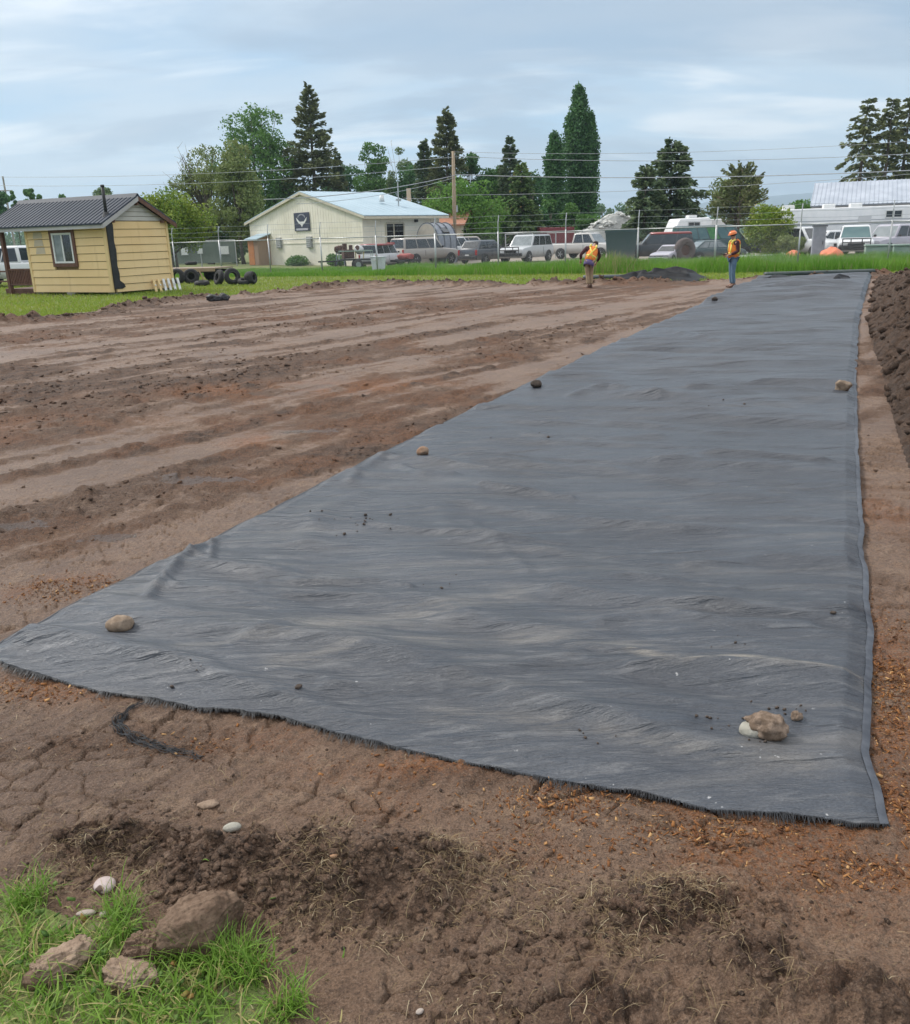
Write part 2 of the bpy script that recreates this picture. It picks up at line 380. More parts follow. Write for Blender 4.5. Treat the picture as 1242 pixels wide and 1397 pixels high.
# ------------------------------------------------------------------ ground materials
def soil_mat(name, dark_default=None):
    m, nt, b = new_mat(name)
    co = obj_co(nt)
    big = tex(nt, 'ShaderNodeTexNoise', co, Scale=.9, Detail=5., Roughness=.6)
    med = tex(nt, 'ShaderNodeTexNoise', co, Scale=7., Detail=8., Roughness=.68)
    fin = tex(nt, 'ShaderNodeTexNoise', co, Scale=46., Detail=6., Roughness=.7)
    vor = tex(nt, 'ShaderNodeTexVoronoi', co, Scale=70.); vor2 = tex(nt, 'ShaderNodeTexVoronoi', co, Scale=24.)
    tan = mixc(nt, ramp(nt, big.outputs[0], .35, .68), (.225, .140, .090), (.150, .090, .058))
    tan = mixc(nt, math_(nt, 'MULTIPLY', ramp(nt, med.outputs[0], .5, .62), .55), tan, (.30, .200, .130))
    tan = mixc(nt, math_(nt, 'MULTIPLY', ramp(nt, fin.outputs[0], .49, .60), .6), tan, (.085, .050, .032))
    drk = mixc(nt, ramp(nt, med.outputs[0], .40, .60), (.050, .028, .018), (.125, .070, .043))
    drk = mixc(nt, math_(nt, 'MULTIPLY', ramp(nt, fin.outputs[0], .50, .60), .7), drk, (.020, .012, .008))
    if dark_default is None:
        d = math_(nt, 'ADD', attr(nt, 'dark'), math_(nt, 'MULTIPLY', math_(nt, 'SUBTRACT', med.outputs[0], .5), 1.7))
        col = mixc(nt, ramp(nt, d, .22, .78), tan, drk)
        o = math_(nt, 'MULTIPLY', attr(nt, 'orange'), ramp(nt, math_(nt, 'ADD', vor.outputs['Distance'], math_(nt, 'MULTIPLY', fin.outputs[0], .6)), 1.3, .5))
        chip = mixc(nt, vor.outputs['Color'], (.30, .105, .024), (.15, .055, .018)); chip = mixc(nt, ramp(nt, fin.outputs[0], .55, .75), chip, (.34, .18, .07))
        col = mixc(nt, math_(nt, 'MULTIPLY', o, .85), col, chip)
        w = attr(nt, 'wet'); wf = ramp(nt, math_(nt, 'ADD', w, math_(nt, 'MULTIPLY', math_(nt, 'SUBTRACT', med.outputs[0], .5), 2.6)), .55, .75)
        col = mixc(nt, math_(nt, 'MULTIPLY', wf, .5), col, (.06, .045, .038))
        rg = nt.nodes.new('ShaderNodeMapRange'); nt.links.new(wf, rg.inputs[0]); rg.inputs[3].default_value = 0.; rg.inputs[4].default_value = .45
        packed = math_(nt, 'ADD', .48, math_(nt, 'MULTIPLY', ramp(nt, d, .15, .6), .38))          # packed damp mud shines, loose soil does not
        nt.links.new(math_(nt, 'SUBTRACT', packed, rg.outputs[0]), b.inputs['Roughness'])
    else:
        col = mixc(nt, .45, mixc(nt, dark_default, tan, drk), (.026, .015, .009)); b.inputs['Roughness'].default_value = .85
    grit = tex(nt, 'ShaderNodeTexNoise', co, Scale=150., Detail=4., Roughness=.75)
    col = mixc(nt, math_(nt, 'MULTIPLY', ramp(nt, grit.outputs[0], .51, .60), .55), col, (.04, .027, .02)); col = mixc(nt, math_(nt, 'MULTIPLY', ramp(nt, grit.outputs[0], .45, .37), .4), col, (.36, .27, .20))
    peb = math_(nt, 'MULTIPLY', ramp(nt, vor2.outputs['Distance'], .16, .10), ramp(nt, med.outputs[0], .56, .6))
    col = mixc(nt, math_(nt, 'MULTIPLY', peb, .45), col, (.26, .20, .16))
    nt.links.new(col, b.inputs['Base Color']); b.inputs['Specular IOR Level'].default_value = .35
    hsum = math_(nt, 'ADD', math_(nt, 'MULTIPLY', med.outputs[0], 1.), math_(nt, 'MULTIPLY', math_(nt, 'ADD', fin.outputs[0], math_(nt, 'MULTIPLY', grit.outputs[0], .4)), .5))
    bump(nt, b, hsum, 1., .045)
    return m
SOIL = soil_mat('soil')
SOILD = soil_mat('heap_soil', .97)
def lawn_mat():
    m, nt, b = new_mat('lawn'); co = obj_co(nt)
    n = tex(nt, 'ShaderNodeTexNoise', co, Scale=.5, Detail=6., Roughness=.65); f = tex(nt, 'ShaderNodeTexNoise', co, Scale=14., Detail=5., Roughness=.7)
    c = mixc(nt, ramp(nt, n.outputs[0], .4, .65), (.115, .175, .035), (.18, .20, .055)); c = mixc(nt, math_(nt, 'MULTIPLY', ramp(nt, f.outputs[0], .42, .62), .75), c, (.11, .085, .05))
    nt.links.new(c, b.inputs['Base Color']); b.inputs['Roughness'].default_value = .9; bump(nt, b, f.outputs[0], .8, .05); return m
def gravel_mat():
    m, nt, b = new_mat('gravel'); co = obj_co(nt)
    n = tex(nt, 'ShaderNodeTexNoise', co, Scale=.35, Detail=5., Roughness=.6); f = tex(nt, 'ShaderNodeTexNoise', co, Scale=30., Detail=4., Roughness=.7)
    c = mixc(nt, ramp(nt, n.outputs[0], .35, .65), (.30, .265, .22), (.22, .185, .15)); c = mixc(nt, math_(nt, 'MULTIPLY', ramp(nt, f.outputs[0], .5, .7), .4), c, (.14, .12, .1))
    nt.links.new(c, b.inputs['Base Color']); b.inputs['Roughness'].default_value = .9; bump(nt, b, f.outputs[0], .6, .03); return m

# ------------------------------------------------------------------ one ground sheet, split where lawn and gravel begin
def make_ground():
    ang = np.concatenate([np.arange(-180, -42, 3.), np.arange(-42, 42.01, .125), np.arange(45, 180, 3.)]) * math.pi / 180
    rs = [.06]
    while rs[-1] < 9000:
        r = rs[-1]
        rs.append(r * (1.12 if r < 1.1 else 1.0033 if r < 4.8 else 1.0065 if r < 46 else 1.03 if r < 200 else 1.12))
    rs = np.array(rs); na, nr = len(ang), len(rs)
    RR, AA = np.meshgrid(rs, ang, indexing='ij')
    x = (RR * np.sin(AA)).ravel(); y = (RR * np.cos(AA)).ravel()
    z = np.zeros(x.size); dk = np.zeros(x.size); og = np.zeros(x.size); wt = np.zeros(x.size); ins = np.zeros(x.size, bool)
    m = np.hypot(x, y) < 75
    z[m], dk[m], og[m], wt[m], ins[m] = land(x[m], y[m])
    V = np.stack([x, y, z], 1)
    i, j = np.meshgrid(np.arange(nr - 1), np.arange(na), indexing='ij'); j2 = (j + 1) % na
    Q = np.stack([i * na + j, i * na + j2, (i + 1) * na + j2, (i + 1) * na + j], 2).reshape(-1, 4)
    c = V[Q].mean(1); s = fence_s(c[:, 0], c[:, 1]); r = np.hypot(c[:, 0], c[:, 1])
    jit = .35 * (fbm(c[:, 0] * 1.3, c[:, 1] * 1.3, 3, 44) - .5)
    qi = ins[Q].all(1)
    lim = 6.5 + np.maximum(0, -4. - c[:, 0]) * 2.2
    grav = (~qi) & (s + jit > np.where(c[:, 0] > 4, 6.2, lim)) & (r < 130)
    gidx = {'ground': qi, 'gravel_yard': grav, 'lawn': (~qi) & ~grav}
    ms = {'ground': SOIL, 'gravel_yard': gravel_mat(), 'lawn': lawn_mat()}
    for nm, sel in gidx.items():
        q = Q[sel]; u, inv = np.unique(q, return_inverse=True)
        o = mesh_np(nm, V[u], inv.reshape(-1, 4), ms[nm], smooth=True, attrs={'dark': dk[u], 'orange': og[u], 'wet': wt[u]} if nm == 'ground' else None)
        tag(o, kind='structure')
make_ground()

# ------------------------------------------------------------------ black woven ground fabric
def fabric_mat():
    m, nt, b = new_mat('woven_fabric'); co = obj_co(nt)
    fd = math.atan2(.9, .43) - math.pi / 2
    mp = mapping(nt, co, (.55, 3.2, 1), -fd)
    mp2 = mapping(nt, co, (1.5, 9, 1), -fd)
    n1 = tex(nt, 'ShaderNodeTexNoise', mp, Scale=1.3, Detail=8., Roughness=.62, Distortion=.6)
    n2 = tex(nt, 'ShaderNodeTexNoise', mp2, Scale=2.2, Detail=8., Roughness=.7, Distortion=.3)
    n3 = tex(nt, 'ShaderNodeTexNoise', co, Scale=.8, Detail=3.)
    sp = tex(nt, 'ShaderNodeTexNoise', co, Scale=26., Detail=3., Roughness=.6)
    weave = tex(nt, 'ShaderNodeTexNoise', mapping(nt, co, (30, 260, 1), -fd), Scale=1., Detail=2.)
    near = attr(nt, 'dusty')
    base = mixc(nt, ramp(nt, n3.outputs[0], .35, .65), (.032, .038, .050), (.050, .058, .073))
    base = mixc(nt, math_(nt, 'MULTIPLY', ramp(nt, weave.outputs[0], .4, .7), .35), base, (.026, .029, .035))
    d = math_(nt, 'MULTIPLY', ramp(nt, n1.outputs[0], .5, .68), math_(nt, 'ADD', math_(nt, 'MULTIPLY', near, .40), .10))
    d2 = math_(nt, 'MULTIPLY', ramp(nt, n2.outputs[0], .51, .66), math_(nt, 'ADD', math_(nt, 'MULTIPLY', near, .40), .14))
    col = mixc(nt, d, base, (.17, .160, .15)); col = mixc(nt, d2, col, (.16, .162, .168))
    dr = math_(nt, 'MULTIPLY', attr(nt, 'drift'), ramp(nt, n2.outputs[0], .40, .56)); col = mixc(nt, dr, col, (.27, .24, .20))
    spk = math_(nt, 'MULTIPLY', ramp(nt, sp.outputs[0], .71, .77), near); col = mixc(nt, spk, col, (.42, .42, .42))
    nt.links.new(col, b.inputs['Base Color']); gr = tex(nt, 'ShaderNodeTexNoise', mapping(nt, co, (60, 140, 1), -fd), Scale=1.6, Detail=4., Roughness=.8); col = mixc(nt, math_(nt, 'MULTIPLY', ramp(nt, gr.outputs[0], .5, .6), .5), col, (.012, .013, .016)); col = mixc(nt, math_(nt, 'MULTIPLY', ramp(nt, gr.outputs[0], .45, .37), .3), col, (.17, .175, .185)); nt.links.new(col, b.inputs['Base Color']); b.inputs['Roughness'].default_value = .36; b.inputs['Specular IOR Level'].default_value = .7
    h = math_(nt, 'ADD', math_(nt, 'MULTIPLY', n2.outputs[0], .6), math_(nt, 'MULTIPLY', weave.outputs[0], .12))
    nw = tex(nt, 'ShaderNodeTexNoise', mapping(nt, co, (1.1, 9, 1), -fd), Scale=1.0, Detail=4., Roughness=.55, Distortion=.5)
    h = math_(nt, 'ADD', h, math_(nt, 'MULTIPLY', nw.outputs[0], 2.4)); bump(nt, b, h, .9, .034); return m
FABM = fabric_mat()
FABD = mat('fabric_edge', (.022, .026, .034), (.04, .045, .055), .7, 30)
CREASES = [  # (points in the photograph, width m, height m)
    ([(205, 830), (232, 795), (262, 765), (300, 738)], .035, .028), ([(262, 765), (290, 775), (292, 748)], .02, .02), ([(225, 800), (245, 815)], .025, .015),
    ([(545, 642), (580, 656), (618, 655)], .05, .03), ([(480, 665), (500, 640), (540, 625)], .05, .02), ([(360, 806), (420, 806), (520, 802), (560, 812)], .03, .025),
    ([(420, 745), (440, 700), (495, 680)], .10, .02), ([(660, 670), (780, 685)], .04, .03), ([(600, 700), (625, 735), (690, 745)], .10, .014), ([(640, 715), (700, 770), (720, 790)], .05, .012),
    ([(330, 890), (420, 860), (520, 862), (640, 850)], .05, .02), ([(450, 945), (560, 935), (700, 925), (790, 905)], .04, .018), ([(760, 815), (860, 800), (1000, 815)], .05, .02),
    ([(900, 455), (960, 468), (1010, 474), (1060, 472)], .12, .05), ([(940, 780), (1050, 770), (1150, 775)], .05, .022), ([(700, 960), (800, 985), (930, 1000)], .05, .02), ([(860, 925), (960, 925), (1060, 935), (1180, 945)], .03, .018),
    ([(820, 860), (900, 845), (1000, 865), (1100, 865)], .05, .02), ([(780, 545), (830, 538), (900, 548)], .07, .035), ([(940, 538), (1040, 531), (1140, 531)], .05, .03), ([(720, 600), (800, 610), (900, 604)], .06, .025), ([(900, 640), (1000, 630), (1120, 640)], .06, .025)]

def poly_at(pts, t):
    p = np.array(pts); l = np.concatenate([[0], np.cumsum(np.hypot(*np.diff(p, axis=0).T))]); l /= l[-1]
    return np.stack([np.interp(t, l, p[:, 0]), np.interp(t, l, p[:, 1])], -1)

def fab_h(x, y, u, b):
    h = .03 + .022 * (fbm(x * .9, y * .9, 3, 301) - .5)
    a = u * 4
    w = fbm(a * .55, b * 2.6 + .5 * fbm(a * .4, b * .4, 2, 302), 3, 303); h += .070 * (w - .5) * (.6 + .8 * fbm(a * .3, b * .25, 2, 311))
    cr = np.random.default_rng(77); nn = 640; cb = 34 * cr.random(nn) ** 1.5 + .15
    for k in range(nn):
        ca = cr.uniform(-.3, 4.3); ln = cr.uniform(.3, 1.7) * (1 + cb[k] * .06); wd = cr.uniform(.02, .08) * (1 + cb[k] * .085); hm = cr.uniform(.25, 1.) ** 1.6 * .023 * (1 + cb[k] * .05); sl = cr.normal(0, .10); cu = cr.normal(0, .06); ph = cr.uniform(0, 6.3)
        m = np.abs(b - cb[k]) < wd * 4 + ln * .25 + .1
        A, Bq = a[m] - ca, b[m] - cb[k]; d = Bq - sl * A - cu * A * A + .015 * np.sin(A * 5 + ph); t = np.clip(1 - (A / ln) ** 2, 0, 1)
        h[m] += hm * t * np.where(d > 0, np.exp(-(d / (wd * 2.2)) ** 2), np.exp(-(d / wd) ** 2))
    h += .05 * (fbm(a * .35, b * .9, 2, 307) - .5) * sstep(5, 12, b)
    for pts, wd, hm in CREASES:
        d = pdist([at(*p)[:2] for p in pts], x, y); h += 1.0 * hm * np.exp(-(d / wd) ** 2)
    return h

def make_fabric():
    NU = 260
    bs = [0.]
    while bs[-1] < 36: bs.append(bs[-1] + max(.010, .0042 * (2.4 + bs[-1])))
    bs = np.array(bs); tv = bs / bs[-1]; NB = len(bs)
    Lp, Rp = poly_at(FLw, tv), poly_at(FRw, tv); u = np.linspace(0, 1, NU)
    jr = np.exp(-0 * bs); Rp[:, 0] += .05 * (fbm(bs * 2.3, bs * 0, 4, 350) - .5) * np.minimum(1, bs / .3); Lp[:, 1] += .06 * (fbm(bs * 2.1, bs * 0, 4, 351) - .5) * np.minimum(1, bs / .3); Bp = poly_at(FBw, u)
    Pt = Lp[:, None] * (1 - u)[None, :, None] + Rp[:, None] * u[None, :, None]
    Pt += (Bp - (Lp[0] * (1 - u)[:, None] + Rp[0] * u[:, None]))[None] * np.exp(-(bs / .5))[:, None, None]
    x, y = Pt[..., 0].ravel(), Pt[..., 1].ravel(); U = np.tile(u, NB); B = np.repeat(bs, NU)
    h = fab_h(x, y, U, B)
    e = np.minimum(np.minimum(U, 1 - U) * 4, B); h = np.where(e < .12, h * (.25 + .75 * e / .12) + .004, h)
    h += .02 * np.exp(-B / .05) * (fbm(U * 40, B * 0, 3, 333) - .35)
    z = h
    dusty = np.clip(1.15 - (y - 2.5) / 4.2, 0.04, 1)
    drift = np.zeros(x.size)
    for pts, wd, am in (([(865, 905), (895, 918), (950, 924), (1010, 922), (1060, 930), (1120, 936), (1180, 945)], .035, .85), ([(1010, 923), (1070, 932)], .05, .5), ([(440, 870), (560, 850), (700, 820)], .10, .30), ([(560, 890), (720, 880), (900, 900)], .06, .28), ([(380, 920), (480, 905)], .07, .3), ([(600, 985), (760, 1000)], .07, .3), ([(250, 900), (330, 890), (420, 880)], .05, .25), ([(820, 1010), (960, 1040), (1100, 1060)], .05, .25)):
        d = pdist([at(*p)[:2] for p in pts], x, y); drift = np.maximum(drift, am * np.exp(-(d / wd) ** 2))
    V = np.stack([x, y, z], 1)
    i, j = np.meshgrid(np.arange(NB - 1), np.arange(NU - 1), indexing='ij'); k = i * NU + j
    Q = np.stack([k, k + 1, k + NU + 1, k + NU], 2).reshape(-1, 4)
    root = empty('ground_fabric', (float(Bp[130][0]), float(Bp[130][1]), 0), 0, 'long strip of black woven ground fabric unrolled across the bare dirt', 'fabric')
    off = np.array(root.location[:])
    mesh_np('sheet', V - off, Q, FABM, root, True, {'dusty': dusty, 'drift': drift})
    G = V.reshape(NB, NU, 3)
    # doubled selvage down the right and left edges
    for col, w, s in ((NU - 1, 2, -1), (0, 1, 1)):
        a = G[:, col].copy(); bq = G[:, col + s * w].copy(); a[:, 2] += .002; mid = (a + bq) / 2; mid[:, 2] += .003; bq[:, 2] += .003
        T = np.stack([a, mid, bq], 1).reshape(-1, 3) - off
        ii, jj = np.meshgrid(np.arange(NB - 1), np.arange(2), indexing='ij'); kk = ii * 3 + jj
        mesh_np('selvage', T, np.stack([kk, kk + 1, kk + 4, kk + 3], 2).reshape(-1, 4), mat('selvage_weave', (.045, .052, .066), (.08, .088, .104), .5, 25), root, True)
    # frayed threads along the cut end
    n = 2300; t = rng.random(n); p = poly_at(FBw, t); dens = fbm(t * 26, t * 0, 3, 12)
    ln = (.007 + .03 * rng.random(n) ** 2) * (.35 + 1.5 * sstep(.45, .72, dens))
    tg = poly_at(FBw, np.minimum(1, t + .004)) - poly_at(FBw, np.maximum(0, t - .004)); tg /= np.hypot(*tg.T)[:, None]; out = np.stack([tg[:, 1], -tg[:, 0]], 1)
    z0 = np.interp(t, u, G[0, :, 2]) + .002; d = out + tg * rng.normal(0, .35, (n, 1)); w = .0012
    A = np.concatenate([p - out * .006, z0[:, None]], 1); Bv = np.concatenate([p + d * ln[:, None] * .5, (z0 + ln * .35)[:, None]], 1); Cv = np.concatenate([p + d * ln[:, None], (z0 * .5 + ln * .12)[:, None]], 1)
    W = np.concatenate([tg * w, np.zeros((n, 1))], 1)
    T = np.stack([A - W, A + W, Bv + W, Bv - W, Cv + W * .5, Cv - W * .5], 1).reshape(-1, 3) - off
    b0 = (np.arange(n) * 6)[:, None]
    tag(mesh_np('frayed_threads', T, np.concatenate([b0 + [0, 1, 2, 3], b0 + [3, 2, 4, 5]]), mat('thread', (.012, .013, .016), (.02, .022, .026), .6), root), kind='stuff')
    return G
FG = make_fabric()
def fab_z(x, y):
    g = FG[..., :2] - np.array([x, y]); k = np.argsort((g ** 2).sum(-1).ravel())[:6]; return float(FG.reshape(-1, 3)[k, 2].max())

# ------------------------------------------------------------------ spoil heap along the right
def make_heap():
    p = np.array(PILE); l = np.concatenate([[0], np.cumsum(np.hypot(*np.diff(p, axis=0).T))]); n = 520
    t = np.concatenate([np.linspace(0, 14, 330), np.linspace(14.05, l[-1], n - 330)])
    b = np.stack([np.interp(t, l, p[:, 0]), np.interp(t, l, p[:, 1])], 1)
    for _ in range(30): b[1:-1] = (b[:-2] + 2 * b[1:-1] + b[2:]) / 4
    tg = np.gradient(b, axis=0); tg /= np.hypot(*tg.T)[:, None]; out = np.stack([tg[:, 1], -tg[:, 0]], 1)
    W = np.linspace(0, 1, 90); wd = 3.0
    X = b[:, None, 0] + out[:, None, 0] * (W * wd)[None]; Y = b[:, None, 1] + out[:, None, 1] * (W * wd)[None]
    hm = np.interp(b[:, 1], [2, 6, 14, 20, 27, 33, 36.5], [.9, 1.0, 1.0, .84, .5, .26, .1])
    hm = hm * sstep(0, 1.5, t) * sstep(0, 1.2, t[-1] - t)
    prof = np.interp(W, [0, .04, .42, .55, .75, 1], [0, .06, .93, 1, .8, -.05])
    x, y = X.ravel(), Y.ravel()
    z = (hm[:, None] * prof[None]).ravel()
    env = np.tile(np.sin(np.pi * np.clip(W * 1.0 + .03, 0, 1)) ** .5, n) * np.repeat(np.clip(hm, .0, 1) ** .7, 90)
    z += env * (.40 * (fbm(x * 1.1, y * 1.1, 4, 400) - .5) + .40 * (fbm(x * 4, y * 4, 6, 410, .7) - .5))
    for sc, am, sd_ in ((5, .16, 420), (12, .09, 430)):
        f1, f2, idv = worley(x * sc, y * sc, sd_); z += env * am * (idv > .5) * np.sqrt(np.maximum(0, 1 - (f1 / .6) ** 2)) * idv
    z[::90] = -.02; z[89::90] = -.02
    V = np.stack([x, y, np.maximum(z, -.02)], 1)
    i, j = np.meshgrid(np.arange(n - 1), np.arange(89), indexing='ij'); k = i * 90 + j
    o = mesh_np('dirt_heap', V, np.stack([k, k + 1, k + 91, k + 90], 2).reshape(-1, 4), SOILD, smooth=True)
    tag(o, 'long low heap of dark dug soil along the right side of the black fabric', 'dirt heap'); return V, o
HEAPV, HEAPO = make_heap()
# ------------------------------------------------------------------ stones and clods
def rock_geo(rad, seed, sub=4, rough=.22, flat=.0, ang=0., crumb=.45):
    bm = bmesh.new(); bmesh.ops.create_icosphere(bm, subdivisions=sub, radius=1)
    V = np.array([v.co[:] for v in bm.verts]); Fc = np.array([[v.index for v in f.verts] for f in bm.faces]); bm.free()
    r = np.random.default_rng(seed)
    for _ in range(int(ang)):                                   # knock off flat facets
        n = r.normal(size=3); n /= np.linalg.norm(n); d = r.uniform(.62, .9); k = V @ n; V = np.where((k > d)[:, None], V - n * (k - d)[:, None] * .92, V)
    s = seed * 7.7
    W_ = V * np.array(rad) / max(rad)
    def f3(k, o, q): return (fbm(W_[:, 0] * k + s, W_[:, 1] * k - s, o, q) + fbm(W_[:, 1] * k + s + 31, W_[:, 2] * k + 7, o, q + 11) + fbm(W_[:, 2] * k - s + 57, W_[:, 0] * k + 3, o, q + 23)) / 3 - .5
    V = V * (1 + rough * (3.2 * f3(1.7, 3, seed) + crumb * 2.6 * f3(5.5, 4, seed + 2) + max(0, crumb - .45) * 1.3 * f3(15, 3, seed + 4)))[:, None]
    V = V * np.array(rad); V[:, 2] = np.maximum(V[:, 2], -rad[2] * (1 - flat))
    return V, Fc

def stone_mat(name, a, b_, c=None, sc=14, dirt=None):
    if name in MATS: return MATS[name]
    m, nt, b = new_mat(name); co = obj_co(nt)
    n = tex(nt, 'ShaderNodeTexNoise', co, Scale=sc, Detail=6., Roughness=.65); f = tex(nt, 'ShaderNodeTexNoise', co, Scale=sc * 6, Detail=4., Roughness=.7)
    col = mixc(nt, ramp(nt, n.outputs[0], .38, .64), a, b_)
    col = mixc(nt, math_(nt, 'MULTIPLY', ramp(nt, f.outputs[0], .5, .72), .5), col, c or tuple(v * .55 for v in a))
    if dirt:
        n3 = tex(nt, 'ShaderNodeTexNoise', co, Scale=sc * 1.1, Detail=3.); col = mixc(nt, ramp(nt, n3.outputs[0], .56, .62), col, dirt)
    nt.links.new(col, b.inputs['Base Color']); b.inputs['Roughness'].default_value = .85; b.inputs['Specular IOR Level'].default_value = .3
    bump(nt, b, math_(nt, 'ADD', n.outputs[0], math_(nt, 'MULTIPLY', f.outputs[0], .5)), .6, .012); MATS[name] = m; return m
BROWNSTONE = stone_mat('brown_stone', (.20, .145, .10), (.30, .23, .17), (.08, .055, .04), 16)
MUDSTONE = stone_mat('mud_stone', (.13, .09, .062), (.27, .20, .15), (.05, .036, .027), 22)
GREYSTONE = stone_mat('pale_stone', (.34, .29, .25), (.42, .36, .32), (.22, .17, .14), 22)
SPOTSTONE = stone_mat('spotted_stone', (.40, .33, .31), (.47, .40, .38), (.30, .24, .22), 16, (.10, .07, .055))
RIVERSTONE = stone_mat('river_stone', (.30, .285, .24), (.38, .36, .31), (.2, .19, .16), 14)
CLOD = stone_mat('clod_earth', (.125, .080, .053), (.185, .125, .085), (.045, .028, .019), 22)
PALECLOD = stone_mat('pale_clod_earth', (.215, .150, .105), (.30, .22, .16), (.09, .06, .042), 22)
DARKCLOD = stone_mat('dark_clod_earth', (.05, .038, .03), (.10, .075, .06), (.025, .02, .016), 20)

def rock(name, px, py, wpx, ratio, m, label, cat, seed, rz=0, sub=4, rough=.2, flat=.3, sink=.12, ang=0, on=None, group=None):
    p = at(px, py, .035 if on == 'fabric' else 0.)
    dist = (p[1] * cp_ + (H - p[2]) * sp_); w = wpx / F * dist / 2
    z = fab_z(p[0], p[1]) if on == 'fabric' else land_h(p[0], p[1])
    rad = (w, w * ratio[0], w * ratio[1]); V, Fc = rock_geo(rad, seed, sub, rough, flat, ang, 1.25 if name == 'clod' and sub > 4 else .6)
    o = mesh_np(name, V, Fc, m, smooth=True); o.rotation_euler = (0, 0, rz)
    o.location = (p[0], p[1], z - V[:, 2].min() - rad[2] * sink)
    return tag(o, label, cat, group)
rock('stone', 165, 863, 37, (.8, .66), BROWNSTONE, 'round brown stone weighing down the left corner of the fabric', 'stone', 3, .3, on='fabric', rough=.13, ang=3)
# the big muddy stone with a pale nose on the near right of the fabric
st_ = rock('stone', 1046, 1006, 60, (.75, .66), MUDSTONE, 'mud caked stone with a pale smooth end, near right corner of the fabric', 'stone', 8, -.25, on='fabric', rough=.30, ang=6)
p_ = at(1022, 1005, .035); V_, F_ = rock_geo((.058, .043, .030), 12, 4, .08, .1)
e_ = mesh_np('pale_end', V_, F_, RIVERSTONE, smooth=True); e_.parent = st_
mi_ = Matrix.Translation(st_.location) @ Matrix.Rotation(-.25, 4, 'Z'); e_.matrix_parent_inverse = mi_.inverted()
e_.location = (p_[0] + .022, p_[1], st_.location.z - .014)
rock('clod', 1086, 988, 15, (.9, 1.), MUDSTONE, 'small crumbly clod just right of the mud caked stone on the fabric', 'clod', 15, 0, 4, on='fabric', rough=.4, ang=6)
rock('stone', 577, 621, 17, (.8, .85), stone_mat('rusty_stone', (.27, .16, .10), (.34, .24, .17), (.12, .07, .05), 14), 'small reddish stone on the left edge of the fabric, halfway along', 'stone', 21, .5, 3, on='fabric', ang=5)
rock('clod', 732, 532, 15, (.85, .8), DARKCLOD, 'small dark clod on the left edge of the fabric beyond the reddish stone', 'clod', 22, .2, 3, on='fabric', ang=3)
rock('stone', 1149, 536, 25, (.75, .8), BROWNSTONE, 'jagged brown stone near the right edge of the fabric, farther off', 'stone', 29, .2, 3, rough=.3, on='fabric', ang=6)
rock('clod', 975, 415, 9, (.8, .8), DARKCLOD, 'dark clod on the far left edge of the fabric near the worker in blue jeans', 'clod', 31, 0, 3, on='fabric', ang=3)
rock('clod', 408, 942, 11, (.7, .55), DARKCLOD, 'tiny dark clod lying alone on the dusty near part of the fabric', 'clod', 33, .7, 3, on='fabric')
rock('clod', 1172, 391, 7, (.8, .7), DARKCLOD, 'dark clod at the far right end of the fabric before the roll', 'clod', 35, 0, 2, on='fabric')
rock('clod', 1136, 846, 8, (.8, .5), DARKCLOD, 'little flat dark crumb of soil near the right hem of the fabric', 'clod', 36, 0, 2, on='fabric')
rock('clod', 950, 986, 5, (.9, .8), DARKCLOD, 'tiny dark crumb of soil left of the mud caked stone', 'clod', 37, 0, 2, on='fabric')
rock('clod', 277, 1282, 122, (.66, .74), CLOD, 'big flat topped clod of brown earth at the edge of the near grass', 'clod', 41, .5, 6, .13, .25, .24, 6)
rock('clod', 196, 1302, 52, (.8, .75), CLOD, 'crumbly brown clod against the left side of the big clod', 'clod', 43, .2, 6, .34, .2, .2, 2)
rock('clod', 82, 1322, 92, (.55, .42), PALECLOD, 'long pale dried clod lying in the near grass', 'clod', 45, .65, 6, .30, .2, .3, 4)
rock('clod', 48, 1342, 36, (.8, .6), CLOD, 'small dark clod at the lower left end of the long pale clod', 'clod', 46, .2, 4, .2, .2, .15, 2)
rock('clod', 176, 1338, 76, (.7, .45), PALECLOD, 'rounded pale brown clod in the grass below the big clod', 'clod', 47, -.2, 6, .24, .2, .36, 4)
rock('stone', 144, 1214, 31, (.9, .5), SPOTSTONE, 'pinkish white pebble with dark dirt spots above the near grass', 'stone', 51, -.6, 4, .07, .1, .2)
rock('stone', 322, 1171, 24, (.62, .5), RIVERSTONE, 'smooth grey oval pebble on top of the dug soil', 'stone', 53, .25, 4, .06, .1, .15)
rock('stone', 118, 1248, 26, (.4, .3), GREYSTONE, 'flat pale pebble at the upper rim of the near grass', 'stone', 55, .1, 4, .08, .2, .1)
rock('stone', 142, 1249, 12, (.8, .6), GREYSTONE, 'tiny pale pebble beside the flat pale pebble', 'stone', 56, 0, 3, .08, .2, .1)
rock('stone', 459, 1212, 11, (.8, .7), stone_mat('orange_stone', (.38, .20, .11), (.45, .28, .17), None, 30), 'small orange pebble in the loose soil heap', 'stone', 57, 0, 3, .1, .1, .1)
rock('stone', 292, 1156, 18, (.6, .4), GREYSTONE, 'small pale flat pebble left behind the grey oval pebble', 'stone', 58, -.5, 3, .1, .1, .15)
rock('stone', 284, 1099, 30, (.6, .3), PALECLOD, 'flat tan stone half sunk in the smooth dirt', 'stone', 59, .2, 4, .15, .2, .4, 3)
rock('stone', 573, 1380, 12, (.7, .5), GREYSTONE, 'small whitish pebble at the bottom of the picture', 'stone', 60, .5, 3, .1, .1, .15, 2)

